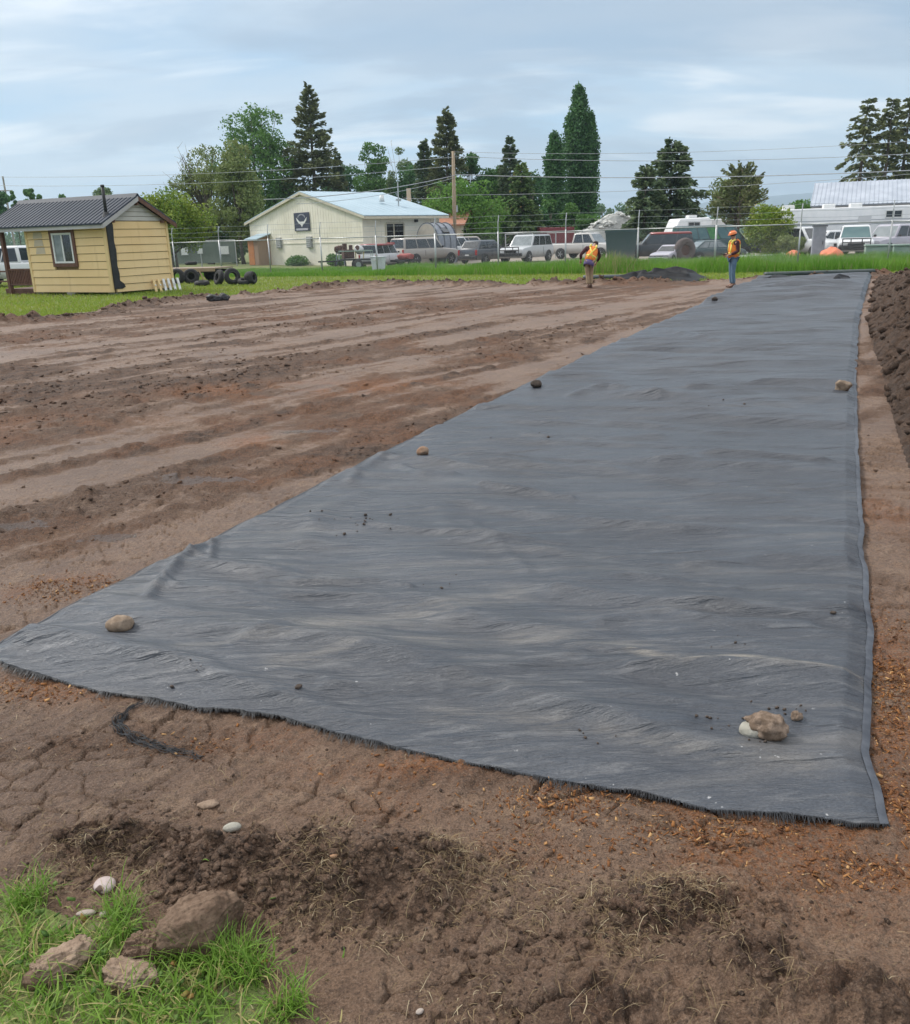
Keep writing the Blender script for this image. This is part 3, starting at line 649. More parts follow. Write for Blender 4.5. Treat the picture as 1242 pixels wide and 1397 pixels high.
# ------------------------------------------------------------------ loose soil, chips, straw: nobody could count them
def scatter(n, test, xr, yr, w=None):
    out = []
    while sum(len(o) for o in out) < n:
        x = rng.uniform(*xr, 20000); y = rng.uniform(*yr, 20000); k = test(x, y); k = k if k.dtype == bool else rng.random(x.size) < k
        out.append(np.stack([x[k], y[k]], 1))
        if len(out) > 60: break
    return np.concatenate(out)[:n]

def lumps(name, P, z, size, m, seed, flat=.75, kind='stuff', sub=2, soil=False):
    """many small broken lumps as one mesh"""
    protos = [rock_geo((1, .78, flat), seed + i, sub, .38, .1, 8) for i in range(7)]
    Vs, Fs, b = [], [], 0; As = [[], [], []]
    if soil: _, dk_, og_, wt_, _ = land(P[:, 0].copy(), P[:, 1].copy())
    pick = rng.integers(0, 7, len(P)); an = rng.uniform(0, 6.28, len(P)); tl = rng.normal(0, .35, len(P))
    for k in range(7):
        s = np.where(pick == k)[0]
        if not len(s): continue
        V, Fc = protos[k]; c, sn = np.cos(an[s])[:, None], np.sin(an[s])[:, None]
        sc = size[s][:, None]; X = V[None, :, 0] * c - V[None, :, 1] * sn; Y = V[None, :, 0] * sn + V[None, :, 1] * c
        Z = V[None, :, 2] + X * tl[s][:, None]
        W = np.stack([X * sc + P[s, 0][:, None], Y * sc + P[s, 1][:, None], Z * sc + z[s][:, None] + .25 * sc], 2).reshape(-1, 3)
        Fk = (Fc[None] + (np.arange(len(s)) * len(V))[:, None, None] + b).reshape(-1, 3); Vs.append(W); Fs.append(Fk); b += len(W)
        if soil:
            for q, a in zip(As, (dk_, og_, wt_ * 0)): q.append(np.repeat(a[s], len(V)))
    return tag(mesh_np(name, np.concatenate(Vs), np.concatenate(Fs), m, smooth=False, attrs=dict(zip(('dark', 'orange', 'wet'), [np.concatenate(q) for q in As])) if soil else None), kind=kind)

def rough_w(x, y):
    r = np.where(inside(ROUGH, x, y), .22, np.where(inside(ROUGH_B, x, y), .10, 0.))
    for px, py, rx, ry, hm in MOUNDS:
        c = at(px, py); r = np.maximum(r, hm * 11 * np.exp(-((x - c[0]) / (rx * 1.2)) ** 2 - ((y - c[1]) / (ry * 1.2)) ** 2))
    r = r * sstep(.3, .6, fbm(x * 3, y * 3, 3, 92)) * 1.3 + .012
    return np.where(inside(PAD, x, y) & ~inside(FABPOLY, x, y), np.clip(r, 0, 1), 0.)
def put(P): return land(P[:, 0].copy(), P[:, 1].copy())[0]
P = scatter(9000, rough_w, (-2.2, 2.3), (1.4, 3.6)); sz = .0016 + .022 * rng.random(len(P)) ** 9 + .004 * rng.random(len(P)) ** 2; lumps('loose_soil', P, put(P) - sz * .45, sz, SOIL, 500, .6, soil=True)
P = scatter(3500, rough_w, (-2.2, 2.3), (1.4, 3.6)); sz = .0015 + .010 * rng.random(len(P)) ** 6; lumps('dark_crumbs', P, put(P) - sz * .3, sz, SOILD, 520, .6)
def pad_w(x, y):
    a = x * SDIR[0] + y * SDIR[1]; bw = -x * SDIR[1] + y * SDIR[0]
    st = sstep(.47, .62, fbm(a * .13, bw * 1.15, 4, 20)); return np.where(inside(PAD, x, y) & ~inside(FABPOLY, x, y) & (y > 4), (.06 + st) * np.minimum(1, (7 / y) ** 1.2), 0.)
P = scatter(16000, pad_w, (-14, 4), (3.5, 30)); d = np.hypot(*P.T); sz = (.004 + .026 * rng.random(len(P)) ** 6) * np.clip(d / 6, .8, 2.); lumps('field_clods', P, put(P) - sz * .35, sz, SOIL, 540, .5, sub=1, soil=True)
def rim_w(x, y):
    d = pdist(PAD, x, y, True); return np.where(inside(PAD, x, y) & (d < 1.5) & (y > 18), np.exp(-((d - .5) / .45) ** 2), 0.)
P = scatter(2600, rim_w, (-15, 17), (18, 38)); sz = .015 + .10 * rng.random(len(P)) ** 5; lumps('rim_clods', P, put(P) - sz * .4, sz, SOIL, 560, .7, sub=1, soil=True)
k = rng.integers(0, len(HEAPV), 7000); k = k[(HEAPV[k, 2] > .02)]; d = np.hypot(HEAPV[k, 0], HEAPV[k, 1]); sz = (.006 + .09 * rng.random(len(k)) ** 5) * np.clip(d / 12, .6, 1.6)
hc = lumps('heap_clods', HEAPV[k, :2] + rng.normal(0, .03, (len(k), 2)), HEAPV[k, 2] - sz * .3, sz, SOILD, 590, .7, sub=1); hc.parent = HEAPO
# crumbs spilled on the fabric
cs = [(490, 718, 10), (470, 720, 3), (517, 710, 4), (1060, 975, 9), (1040, 1015, 10), (990, 995, 8), (1165, 440, 3), (720, 600, 3), (430, 700, 3), (600, 800, 4), (980, 560, 4), (1000, 885, 4), (800, 1000, 5), (250, 930, 4)]
P = np.array([at(cx + rng.normal(0, 22), cy + rng.normal(0, 8), .03)[:2] for cx, cy, n in cs for _ in range(n)]); P = P[inside(FABPOLY, P[:, 0], P[:, 1])]
sz = (.003 + .006 * rng.random(len(P)) ** 2) * np.clip(np.hypot(*P.T) / 3.2, 1, 2.2); lumps('fabric_crumbs', P, np.array([fab_z(*p) for p in P]), sz, DARKCLOD, 580)
# wood chips and rust coloured gravel
def chip_w(x, y):
    o = np.zeros(x.size)
    for px, py, rx, ry, am in ORANGE[:5] + ORANGE[8:9] + ORANGE[10:12]:
        c = at(px, py); o = np.maximum(o, am * np.exp(-((x - c[0]) / rx) ** 2 - ((y - c[1]) / ry) ** 2))
    return np.where(inside(FABPOLY, x, y) | ~inside(PAD, x, y), 0., o ** 1.4 * (.12 + .88 * sstep(.38, .62, fbm(x * 4, y * 4, 4, 98))))
def flakes(name, P, z, ln, wd, tilt, m, tint):
    n = len(P); an = rng.uniform(0, 6.28, n); u = np.stack([np.cos(an), np.sin(an), rng.normal(0, tilt, n)], 1); v = np.stack([-np.sin(an), np.cos(an), rng.normal(0, tilt, n)], 1)
    nn = np.cross(u, v); C = np.concatenate([P, (z + .5 * ln * np.abs(u[:, 2]) + .001)[:, None]], 1); a = u * ln[:, None] / 2; b = v * wd[:, None] / 2; t = nn * (wd * .22)[:, None]
    V = np.stack([C - a - b * .7, C + a * .9 - b, C + a + b * .6, C - a * .8 + b, C - a - b * .7 + t, C + a * .9 - b + t, C + a + b * .6 + t, C - a * .8 + b + t], 1).reshape(-1, 3)
    b0 = (np.arange(n) * 8)[:, None]; Fc = np.concatenate([b0 + q for q in ([3, 2, 1, 0], [4, 5, 6, 7], [0, 1, 5, 4], [1, 2, 6, 5], [2, 3, 7, 6], [3, 0, 4, 7])])
    return tag(mesh_np(name, V, Fc, m, attrs={'tint': np.repeat(tint, 8)}), kind='stuff')
P = scatter(12000, chip_w, (-2.8, 3.2), (2.0, 7.)); n = len(P)
flakes('wood_chips', P, put(P) - .002, .003 + .024 * rng.random(n) ** 4, .002 + .010 * rng.random(n) ** 3, .4, leaf_mat('chips', (.09, .036, .017), (.27, .115, .036), (.42, .25, .11), .85, 0.), rng.random(n))
# straw and dead roots
def strands(name, P, z, ln, wd, lift, m, tint, curl=.5, seg=4, az=None):
    n = len(P); an = rng.uniform(0, 6.28, n) if az is None else az
    C = np.concatenate([P, z[:, None]], 1); rows = []
    side = np.stack([-np.sin(an), np.cos(an), np.zeros(n)], 1); cur = rng.normal(0, curl, n)
    pos = C.copy(); h = an.copy(); el = lift.copy()
    for k in range(seg + 1):
        w = wd * (1 - .8 * (k / seg) ** 1.5); rows += [pos - side * w[:, None], pos + side * w[:, None]]
        d = np.stack([np.cos(h) * np.cos(el), np.sin(h) * np.cos(el), np.sin(el)], 1); pos = pos + d * (ln / seg)[:, None]; h = h + cur / seg; el = el - np.abs(rng.normal(.28, .2, n))
    V = np.stack(rows, 1).reshape(-1, 3); b0 = (np.arange(n) * (2 * seg + 2))[:, None]
    Fc = np.concatenate([b0 + [2 * k, 2 * k + 1, 2 * k + 3, 2 * k + 2] for k in range(seg)])
    return tag(mesh_np(name, V, Fc, m, attrs={'tint': np.repeat(tint, 2 * seg + 2)}), kind='stuff')
STRAW = leaf_mat('straw', (.12, .08, .045), (.30, .22, .12), (.42, .35, .23), .7, .15)
def straw_w(x, y): return np.clip(rough_w(x, y) * 1.5 * sstep(.42, .62, fbm(x * 5, y * 5, 3, 97)) + .006, 0, 1) * inside(PAD, x, y) * ~inside(FABPOLY, x, y)
P = scatter(6500, straw_w, (-2.2, 2.3), (1.4, 3.4)); n = len(P)
strands('dry_straw', P, put(P) + .003, .012 + .06 * rng.random(n) ** 2.2, .0003 + .0008 * rng.random(n), rng.uniform(.0, .6, n), STRAW, rng.random(n), 1.1)
tf = []
for px, py, k in ((785, 1382, 90), (1066, 1345, 34), (420, 1150, 60), (430, 1225, 70), (355, 1235, 60), (860, 1310, 40), (700, 1290, 40), (520, 1270, 30), (615, 1210, 30), (960, 1395, 60), (380, 1385, 60), (60, 1130, 30), (120, 1110, 20), (330, 1120, 30), (300, 1070, 20)):
    c = at(px, py); tf += [(c[0] + rng.normal(0, .07), c[1] + rng.normal(0, .05)) for _ in range(k // 2)]
P = np.array(tf); n = len(P)
strands('dead_grass', P, put(P), .03 + .07 * rng.random(n), .0005 + .0008 * rng.random(n), rng.uniform(.1, 1.3, n), STRAW, rng.random(n), 1.)

# ------------------------------------------------------------------ grass
GRASS = leaf_mat('grass_blades', (.115, .235, .028), (.28, .42, .075), (.44, .38, .17), .5, .4)
def near_w(x, y):
    i = inside(PAD, x, y); d = pdist(PAD, x, y, True)
    k = np.where(i, np.exp(-(d / .045)) * .30, .35 + .65 * sstep(0, .1, d)) * (.25 + .75 * sstep(.3, .55, fbm(x * 7, y * 7, 3, 66)))
    for px, py, rr in ((82, 1318, .085), (176, 1333, .07), (276, 1262, .13), (196, 1292, .06)):
        c = at(px, py); k = k * sstep(rr * .55, rr * .95, np.hypot(x - c[0], (y - c[1]) * 1.2))
    return k
P = scatter(11000, near_w, (-2.4, -.15), (1.15, 2.5)); n = len(P)
lenf = .35 + .65 * sstep(.0, .12, pdist(PAD, P[:, 0], P[:, 1], True) * np.where(inside(PAD, P[:, 0], P[:, 1]), 0, 1))
strands('near_grass', P, put(P) - .004, (.035 + .095 * rng.random(n) ** 1.4) * lenf, .0011 + .0024 * rng.random(n), rng.uniform(.6, 1.5, n), GRASS, np.where(rng.random(n) < .24, 1., rng.random(n) * .72), .8, 4)
Pw = scatter(900, near_w, (-2.4, -.15), (1.15, 2.5)); nw_ = len(Pw); flakes('low_weeds', Pw, put(Pw) + .004 + .02 * rng.random(nw_), .010 + .014 * rng.random(nw_), .008 + .008 * rng.random(nw_), .45, leaf_mat('weed_leaves', (.06, .13, .025), (.16, .25, .06), (.28, .16, .05), .6, .3), rng.random(nw_))
# tufts along the rim of the patch
tp = []
for px, py, k in ((45, 1228, 110), (30, 1240, 80), (165, 1246, 90), (160, 1275, 120), (240, 1300, 160), (330, 1310, 160), (345, 1335, 100), (395, 1380, 120), (260, 1310, 120), (300, 1320, 120)):
    c = at(px, py); tp += [(c[0] + rng.normal(0, .025), c[1] + rng.normal(0, .02)) for _ in range(k)]
P = np.array(tp); n = len(P)
strands('grass_tufts', P, put(P) - .004, .05 + .085 * rng.random(n), .0010 + .0014 * rng.random(n), rng.uniform(.8, 1.5, n), GRASS, np.where(rng.random(n) < .06, 1., rng.random(n) * .6), .8, 4)

def blades(name, P, z, ht, wd, m, tint, lean=.25):
    n = len(P); an = rng.uniform(0, 6.28, n); s = np.stack([np.cos(an), np.sin(an), np.zeros(n)], 1) * wd[:, None]
    ld = rng.normal(0, lean, (n, 2)); A = np.concatenate([P, z[:, None]], 1); B = A.copy(); B[:, 2] += ht * .6; B[:, :2] += ld * (ht * .4)[:, None]; C = A.copy(); C[:, 2] += ht; C[:, :2] += ld * ht[:, None]
    V = np.stack([A - s, A + s, B + s * .8, B - s * .8, C + s * .15, C - s * .15], 1).reshape(-1, 3); b0 = (np.arange(n) * 6)[:, None]
    return tag(mesh_np(name, V, np.concatenate([b0 + [0, 1, 2, 3], b0 + [3, 2, 4, 5]]), m, attrs={'tint': np.repeat(tint, 6)}), kind='stuff')
def inview(x, y, mg=1.1): return np.abs(x) < y * .56 * mg + 2
def lawn_w(x, y):
    s = fence_s(x, y); return np.where(~inside(PAD, x, y) & inview(x, y) & (s < -2.5 + .8 * (fbm(x * .5, y * .5, 2, 4) - .5)), np.minimum(1, (26 / y) ** 2), 0.)
LAWNB = leaf_mat('lawn_blades', (.17, .29, .03), (.33, .37, .06), (.33, .29, .12), .6, .3)
P = scatter(70000, lawn_w, (-26, 22), (17, 58)); n = len(P)
tnt = np.clip(.15 + .75 * fbm(P[:, 0] * .35, P[:, 1] * .35, 3, 14) + rng.normal(0, .16, n), 0, .82); tnt = np.where(rng.random(n) < .05, 1, tnt)
blades('lawn_grass', P, put(P), .04 + .07 * rng.random(n), .006 + .010 * rng.random(n), LAWNB, tnt, .5)
def tall_w(x, y):
    s = fence_s(x, y) + .9 * (fbm(x * .5, y * .5, 2, 4) - .5)
    return np.where(inview(x, y) & ~inside(PAD, x, y), sstep(-2.9, -2.2, s) * (1 - sstep(np.where(x > 0, 5.2, 5.), np.where(x > 0, 6.5, 8.), s)), 0.)
TALL = leaf_mat('tall_blades', (.10, .24, .022), (.21, .38, .05), (.34, .31, .15), .55, .35)
P = scatter(120000, tall_w, (-30, 26), (28, 66)); n = len(P); hh = .5 * (fbm(P[:, 0] * .4, P[:, 1] * .4, 3, 24) + .35)
hh *= np.interp(P[:, 0], [-20, -8, -3, 3, 14], [.35, .5, .8, 1.1, 1.35])
tnt = np.clip(1.25 * fbm(P[:, 0] * .6, P[:, 1] * .6, 3, 34) - .22 + rng.normal(0, .15, n), 0, .84)
c = at(838, 372); dry = np.exp(-((P[:, 0] - c[0]) / 1.3) ** 2 - ((P[:, 1] - c[1]) / 3) ** 2); tnt = np.where(rng.random(n) < .03 + .4 * dry, 1, tnt); hh = hh * (1 + .5 * dry)
blades('tall_grass', P, put(P) - .01, hh * rng.uniform(.55, 1.1, n), .006 + .010 * rng.random(n), TALL, tnt, .22)

# ------------------------------------------------------------------ frayed black strand pulled out of the fabric
def strand():
    root = empty('frayed_strand', at(190, 985), 0, 'frayed black strand of fabric threads trailing on the dirt from the cut edge', 'fabric strand')
    px = [(224, 957), (200, 962), (178, 972), (163, 982), (162, 992), (172, 1001), (192, 1010), (215, 1019), (238, 1026), (262, 1030), (285, 1042)]
    b = MB(); base = [at(*q) for q in px]
    for k in range(26):
        o = rng.normal(0, .011, 2); s, e = sorted(rng.uniform(0, 1, 2)); pts = []
        for i in range(26):
            t = (s + (e - s) * i / 25) * (len(base) - 1); j = min(int(t), len(base) - 2); f = t - j
            q = base[j] * (1 - f) + base[j + 1] * f
            q = q + np.array([o[0] + .008 * math.sin(i * .7 + k), o[1] + .008 * math.cos(i * .9 + 2 * k), 0])
            pts.append(Vector((q[0], q[1], land_h(q[0], q[1]) + .004 + .008 * abs(math.sin(k * 1.3 + i * .3)))) - Vector(root.location))
        b.tube(pts, .0014, 4)
    b.build('threads', mat('thread', (.02, .02, .02)), root)
strand()
# ------------------------------------------------------------------ trees: tapered trunk, limbs, thousands of leaf-sized faces
BARK = mat('bark', (.10, .078, .06), (.17, .14, .11), .9, 6, bmp=.6)
GREYBARK = mat('grey_bark', (.20, .18, .15), (.30, .27, .23), .9, 6, bmp=.5)
LM = dict(
    green=leaf_mat('leaves_green', (0.059, 0.149, 0.040), (0.168, 0.307, 0.071)), dark=leaf_mat('leaves_dark', (0.041, 0.114, 0.045), (0.114, 0.237, 0.074)),
    olive=leaf_mat('leaves_olive', (.125, .175, .055), (.30, .34, .12)), yellow=leaf_mat('leaves_yellow', (.11, .20, .025), (.34, .39, .055), (.40, .30, .08)),
    bright=leaf_mat('leaves_bright', (0.083, 0.198, 0.033), (0.198, 0.355, 0.066)), pale=leaf_mat('leaves_pale', (0.124, 0.190, 0.091), (0.247, 0.330, 0.148)),
    pine=leaf_mat('needles_pine', (0.077, 0.104, 0.049), (0.225, 0.246, 0.102), (0.214, 0.198, 0.116), .7, .1), spruce=leaf_mat('needles_spruce', (0.060, 0.108, 0.057), (0.180, 0.232, 0.102), (0.165, 0.190, 0.107), .7, .1),
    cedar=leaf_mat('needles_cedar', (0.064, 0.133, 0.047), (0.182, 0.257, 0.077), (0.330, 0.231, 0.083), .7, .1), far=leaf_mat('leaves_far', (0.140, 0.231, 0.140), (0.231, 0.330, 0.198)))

def leaf_cards(name, P, size, tint, m, parent, up=.3, ln=1.5, dirs=None):
    n = len(P)
    d = rng.normal(size=(n, 3)) if dirs is None else dirs + rng.normal(0, .35, (n, 3))
    d[:, 2] += up if dirs is None else 0; d /= np.linalg.norm(d, axis=1)[:, None]
    q = np.cross(d, rng.normal(size=(n, 3))); q /= np.linalg.norm(q, axis=1)[:, None] + 1e-9
    a = d * (size * ln / 2)[:, None]; b = q * (size / 2)[:, None]
    V = np.stack([P - a, P + b * .9 - a * .1, P + a, P - b * .9 + a * .1], 1).reshape(-1, 3)
    return mesh_np(name, V, np.arange(4 * n).reshape(n, 4), m, parent, attrs={'tint': np.repeat(np.clip(tint, 0, 1), 4)})

def tree_root(px, dist, name, label, group=None, base=0.):
    p = atd(px, 330, dist); return empty(name, (p[0], dist, base), 0, label, 'bush' if name == 'bush' else 'tree', group)

def top_z(px, py, dist): return atd(px, py, dist)[2]
def mpp(dist): return (dist * cp_ + .5) / F

def broadleaf(name, label, px, top, hw, dist, low, m, n=5200, k=26, leaf=.34, seed=0, trunk=.22, lobes=None, bare=0, barkm=None, squash=1., group=None):
    """px, top: where the crown top stands in the photograph, hw half width in photo pixels, low: photo row of the crown's foot"""
    r = np.random.default_rng(seed + 5); zt = top_z(px, top, dist); zl = max(.15, top_z(px, low, dist)); w = hw * mpp(dist)
    root = tree_root(px, dist, name, label, group); zc, hz = (zt + zl) / 2, (zt - zl) / 2
    cs = []
    if lobes:
        for lx, ly, lr in lobes:
            q = atd(lx, ly, dist); cs.append((q[0] - root.location.x, r.uniform(-.6, .6) * w, q[2], lr * mpp(dist)))
    while len(cs) < k + (len(lobes) if lobes else 0):
        u = r.normal(size=3); u /= np.linalg.norm(u); rad = r.uniform(.35, .84) ** .7
        h = u[2] * rad; wid = math.sqrt(max(.05, 1 - max(0, h) ** 1.6 * .75))
        cs.append((u[0] * w * rad * wid, u[1] * w * rad * wid, zc + h * hz * squash, w * r.uniform(.24, .42) * (1.5 if k < 13 else 1)))
    cs = np.array(cs); wt = cs[:, 3] ** 2; wt /= wt.sum()
    n = int(n * 1.9); pk = r.choice(len(cs), n, p=wt); u = r.normal(size=(n, 3)); u /= np.linalg.norm(u, axis=1)[:, None]
    rad = cs[pk, 3] * (.35 + .75 * r.random(n) ** .6); P = cs[pk, :3] + u * rad[:, None] * np.array([1, 1, .85])
    P += (fbm(P[:, 0] * 1.2 + seed, P[:, 2] * 1.2, 3, seed) - .5)[:, None] * np.array([.9, .3, .9]) * w * .25
    P[:, 2] = np.maximum(P[:, 2], .08)
    tint = .38 + .42 * r.random(len(cs))[pk] - .2 + r.normal(0, .16, n); tint = np.where(r.random(n) < .03, tint + .3, tint)
    leaf_cards('crown', P, leaf * .6 * r.uniform(.55, 1.3, n), tint, m, root)
    b = MB(); th = zl + (zt - zl) * .55; t0 = trunk * w * .33 + .05
    sp = [Vector((0, 0, -.1)), Vector((r.normal(0, .04) * w, 0, th * .35)), Vector((r.normal(0, .08) * w, r.normal(0, .05) * w, th * .7)), Vector((r.normal(0, .1) * w, 0, th + hz * .35))]
    b.tube(sp, [t0, t0 * .8, t0 * .55, t0 * .18], 7)
    for i in range(min(len(cs), 20)):
        c = Vector(cs[i, :3]); s = sp[1].lerp(sp[2], r.random()) if c.z > sp[1].z else sp[0].lerp(sp[1], .6)
        mid = s.lerp(c, .5) + Vector((0, 0, -.08 * w)); b.tube([s, mid, c], [t0 * .35, t0 * .2, t0 * .06], 5)
    for i in range(bare):
        a = r.uniform(-1.3, 1.3); side = -1 if i % 4 else 1; s = sp[2]; e = Vector((side * abs(math.cos(a)) * w * r.uniform(.7, 1.15), r.normal(0, .3) * w, zc + math.sin(a) * hz * 1.05))
        m_ = s.lerp(e, .55) + Vector((0, 0, .1 * w)); b.tube([s, m_, e], [t0 * .25, t0 * .1, .012], 4)
        for j in range(7):
            s2 = m_.lerp(e, r.random()); b.tube([s2, s2 + Vector((r.normal(0, .5), r.normal(0, .3), r.uniform(.1, .9))) * w * .25], [.018, .006], 3)
    b.build('trunk', barkm or BARK, root, True); return root

def conifer(name, label, px, top, hw, dist, low, m, seed=0, droop=.25, dens=1., ragged=.3, shape=1., needle=.34, gap=.45, lean=0, barkm=None, group=None):
    r = np.random.default_rng(seed + 50); zt = top_z(px, top, dist); zl = max(.3, top_z(px, low, dist)); w = hw * mpp(dist)
    root = tree_root(px, dist, name, label, group); b = MB(); t0 = .016 * zt + .05
    b.tube([(0, 0, -.1), (lean * .4, 0, zt * .4), (lean, 0, zt * .97)], [t0, t0 * .7, .03], 7); Ps, Ds, Ts, Ss = [], [], [], []
    z = zl
    while z < zt - .2:
        f = (z - zl) / (zt - zl); Rr = w * ((1 - f) ** shape) * min(1., .65 + f * 3) + .12; nb = int(r.integers(4, 8))
        for q in range(nb):
            a = 2 * math.pi * (q + r.random()) / nb; L = Rr * 1.22 * r.uniform(1 - ragged, 1 + ragged * .35)
            if L < .1: continue
            dr = -droop * r.uniform(.5, 1.4) + .55 * f; d = np.array([math.cos(a), math.sin(a), dr]); d /= np.linalg.norm(d); o = np.array([lean * z / zt, 0, z + r.normal(0, .12)])
            if L > .8: b.tube([o, o + d * L * .55 + np.array([0, 0, -.03 * L]), o + d * L * .95], [.014 * L + .012, .01 * L + .006, .005], 3)
            n = max(5, int(L / needle * 15 * dens)); t = (.18 + .82 * r.random(n) ** .8) * L; side = np.cross(d, [0, 0, 1]); sp = r.normal(0, .20, n) * (L * .55 + .25) * (1.1 - t / L * .6)
            P = o + d * t[:, None] + side * sp[:, None] + np.array([0, 0, 1]) * (r.normal(-.10, .15, n) * (.35 + .22 * L))[:, None] - np.array([0, 0, 1]) * (.10 * droop * t ** 2 / max(L, .3))[:, None]
            Ps.append(P); Ds.append(np.tile(d, (n, 1)) + side * np.sign(sp)[:, None] * .5 + np.array([0, 0, -.35 * droop])); Ts.append(np.full(n, .12 + .6 * r.random()) + .22 * (t / L - .5)); Ss.append(np.full(n, needle * .62) * r.uniform(.6, 1.2, n))
        z += gap * r.uniform(.7, 1.3) * (1 - .35 * f)
    P = np.concatenate(Ps); tint = np.concatenate(Ts) + r.normal(0, .13, len(P))
    leaf_cards('crown', P, np.concatenate(Ss), np.where(r.random(len(P)) < .02, 1, np.clip(tint, 0, .8)), m, root, ln=2.0, dirs=np.concatenate(Ds))
    b.build('trunk', barkm or BARK, root, True); return root

def poplar(name, label, px, top, hw, dist, low, m, seed=0, n=6000, stems=3):
    n = n * 3
    r = np.random.default_rng(seed + 90); zt = top_z(px, top, dist); w = hw * mpp(dist); zl = .6
    root = tree_root(px, dist, name, label); b = MB(); b.tube([(0, 0, -.1), (0, 0, zt * .5), (0, 0, zt * .96)], [.32, .2, .02], 8)
    k = 190; z = zl + (zt - .9 - zl) * r.random(k) ** .95; f = (z - zl) / (zt - zl); env = w * np.minimum(1, .72 + f * 1.2) * np.minimum(1, ((1.03 - f) * 2.9) ** .85)
    a = r.uniform(0, 6.28, k); q = env * r.uniform(.35, .8, k); C = np.stack([q * np.cos(a), q * np.sin(a), z], 1); cr = .27 * env + .25
    pk = r.integers(0, k, n); u = r.normal(size=(n, 3)); u /= np.linalg.norm(u, axis=1)[:, None]
    P = C[pk] + u * (cr[pk] * (.3 + 1.0 * r.random(n) ** .8))[:, None] * np.array([.85, .85, 1.9]); P[:, 2] = np.maximum(P[:, 2], .3)
    tint = .15 + .6 * r.random(k)[pk] + r.normal(0, .13, n)
    leaf_cards('crown', P, .19 * r.uniform(.6, 1.4, n), tint, m, root, up=.9)
    for i in range(26):
        c = Vector(C[i]); s = Vector((0, 0, max(.4, c.z - 2.2))); b.tube([s, c], [.06, .02], 4)
    b.build('trunk', GREYBARK, root, True)

GB = 'trees behind the buildings'
broadleaf('tree', 'round green tree at the very left edge, beyond the shed roof', 2, 250, 15, 120, 300, LM['dark'], 1600, 12, .5, 1)
for i, (px, top, hw, lab) in enumerate(((28, 258, 6, 'smallest pointed treetop just right of the far cross-armed pole'), (51, 249, 9, 'tallest of the small treetops over the left end of the shed roof'), (64, 257, 6, 'small treetop touching the right side of a taller treetop over the shed roof'), (97, 258, 10, 'twin treetop over the middle of the shed roof'), (150, 249, 20, 'loose pale treetop behind the stove pipe of the shed'))):
    broadleaf('tree', lab, px, top, hw, 140, 320, LM['pale' if i == 4 else 'green'], 2600 if i == 4 else 1800, 26, .5, 20 + i, group=GB, squash=1.1)
broadleaf('tree', 'yellow green bushy tree right behind the yellow shed', 236, 263, 52, 64, 352, LM['yellow'], 9000, 40, .22, 3, lobes=[(205, 278, 15), (190, 285, 14), (262, 290, 16), (275, 300, 15), (232, 275, 14), (215, 300, 25), (255, 320, 25), (225, 325, 28)])
broadleaf('tree', 'half bare willow with grey twigs on its left side', 285, 200, 48, 86, 345, LM['olive'], 6500, 24, .26, 4, trunk=.3, bare=26, lobes=[(262, 215, 14), (285, 210, 13), (255, 250, 14), (300, 235, 12), (270, 270, 14), (290, 290, 22), (310, 300, 22)])
broadleaf('tree', 'drooping yellow green willow left of the cream warehouse', 330, 193, 38, 82, 345, LM['olive'], 8000, 24, .26, 6, lobes=[(322, 202, 11), (335, 205, 9), (310, 215, 11), (330, 225, 14), (345, 270, 20), (325, 290, 22), (350, 295, 16), (340, 250, 17), (335, 320, 25)])
broadleaf('tree', 'tall dark green cottonwood behind the willow', 358, 146, 52, 112, 320, LM['green'], 11000, 34, .36, 7, lobes=[(345, 156, 13), (335, 168, 13), (318, 170, 11), (362, 162, 12), (378, 162, 10), (325, 190, 16), (350, 185, 20), (372, 190, 16), (395, 205, 16), (405, 220, 14), (380, 230, 24), (400, 260, 24), (355, 230, 25), (375, 280, 25)])
conifer('pine_tree', 'tallest dark pine rising behind the ridge of the warehouse', 435, 114, 45, 112, 285, LM['pine'], 2, .12, .85, .42, .78, .42, .62)
conifer('spruce_tree', 'narrow green spruce at the right foot of the tallest pine', 468, 205, 20, 114, 300, LM['spruce'], 3, .3)
broadleaf('tree', 'open green tree with a forked top above the warehouse roof', 510, 190, 22, 116, 330, LM['green'], 3600, 12, .36, 9, lobes=[(503, 200, 9), (517, 205, 9), (496, 212, 7), (524, 218, 7), (510, 225, 12), (512, 245, 14), (505, 265, 16)])
broadleaf('tree', 'thin pale tree showing sky through its crown', 549, 190, 23, 120, 320, LM['pale'], 2000, 16, .32, 10, bare=8, barkm=GREYBARK)
conifer('spruce_tree', 'dark spruce between the thin pale tree and the tall pine', 583, 188, 20, 112, 300, LM['spruce'], 4, .3, 1., .35, .7)
conifer('pine_tree', 'tall narrow pine left of the wooden utility pole', 613, 147, 30, 110, 300, LM['pine'], 5, .2, 1.1, .3, .62)
broadleaf('tree', 'mid green tree right behind the top of the utility pole', 645, 197, 26, 112, 330, LM['dark'], 4500, 20, .36, 11)
broadleaf('tree', 'bright green bushy tree behind the utility pole', 630, 247, 55, 88, 345, LM['bright'], 11000, 42, .27, 12, lobes=[(600, 262, 16), (625, 255, 14), (655, 258, 16), (590, 280, 15), (672, 280, 14), (640, 290, 28), (610, 300, 25)])
conifer('spruce_tree', 'dark pointed spruce right of the utility pole', 697, 183, 25, 108, 320, LM['spruce'], 6, .3, 1.1, .35, .75)
conifer('cedar_tree', 'broad cedar with a brownish top beside the white off-road wagon', 712, 222, 32, 92, 340, LM['cedar'], 7, .45, 1.3, .3, .6, .36, .4)
broadleaf('tree', 'green round tree between the utility pole and the pointed spruce', 672, 214, 26, 118, 330, LM['green'], 4500, 20, .36, 14)
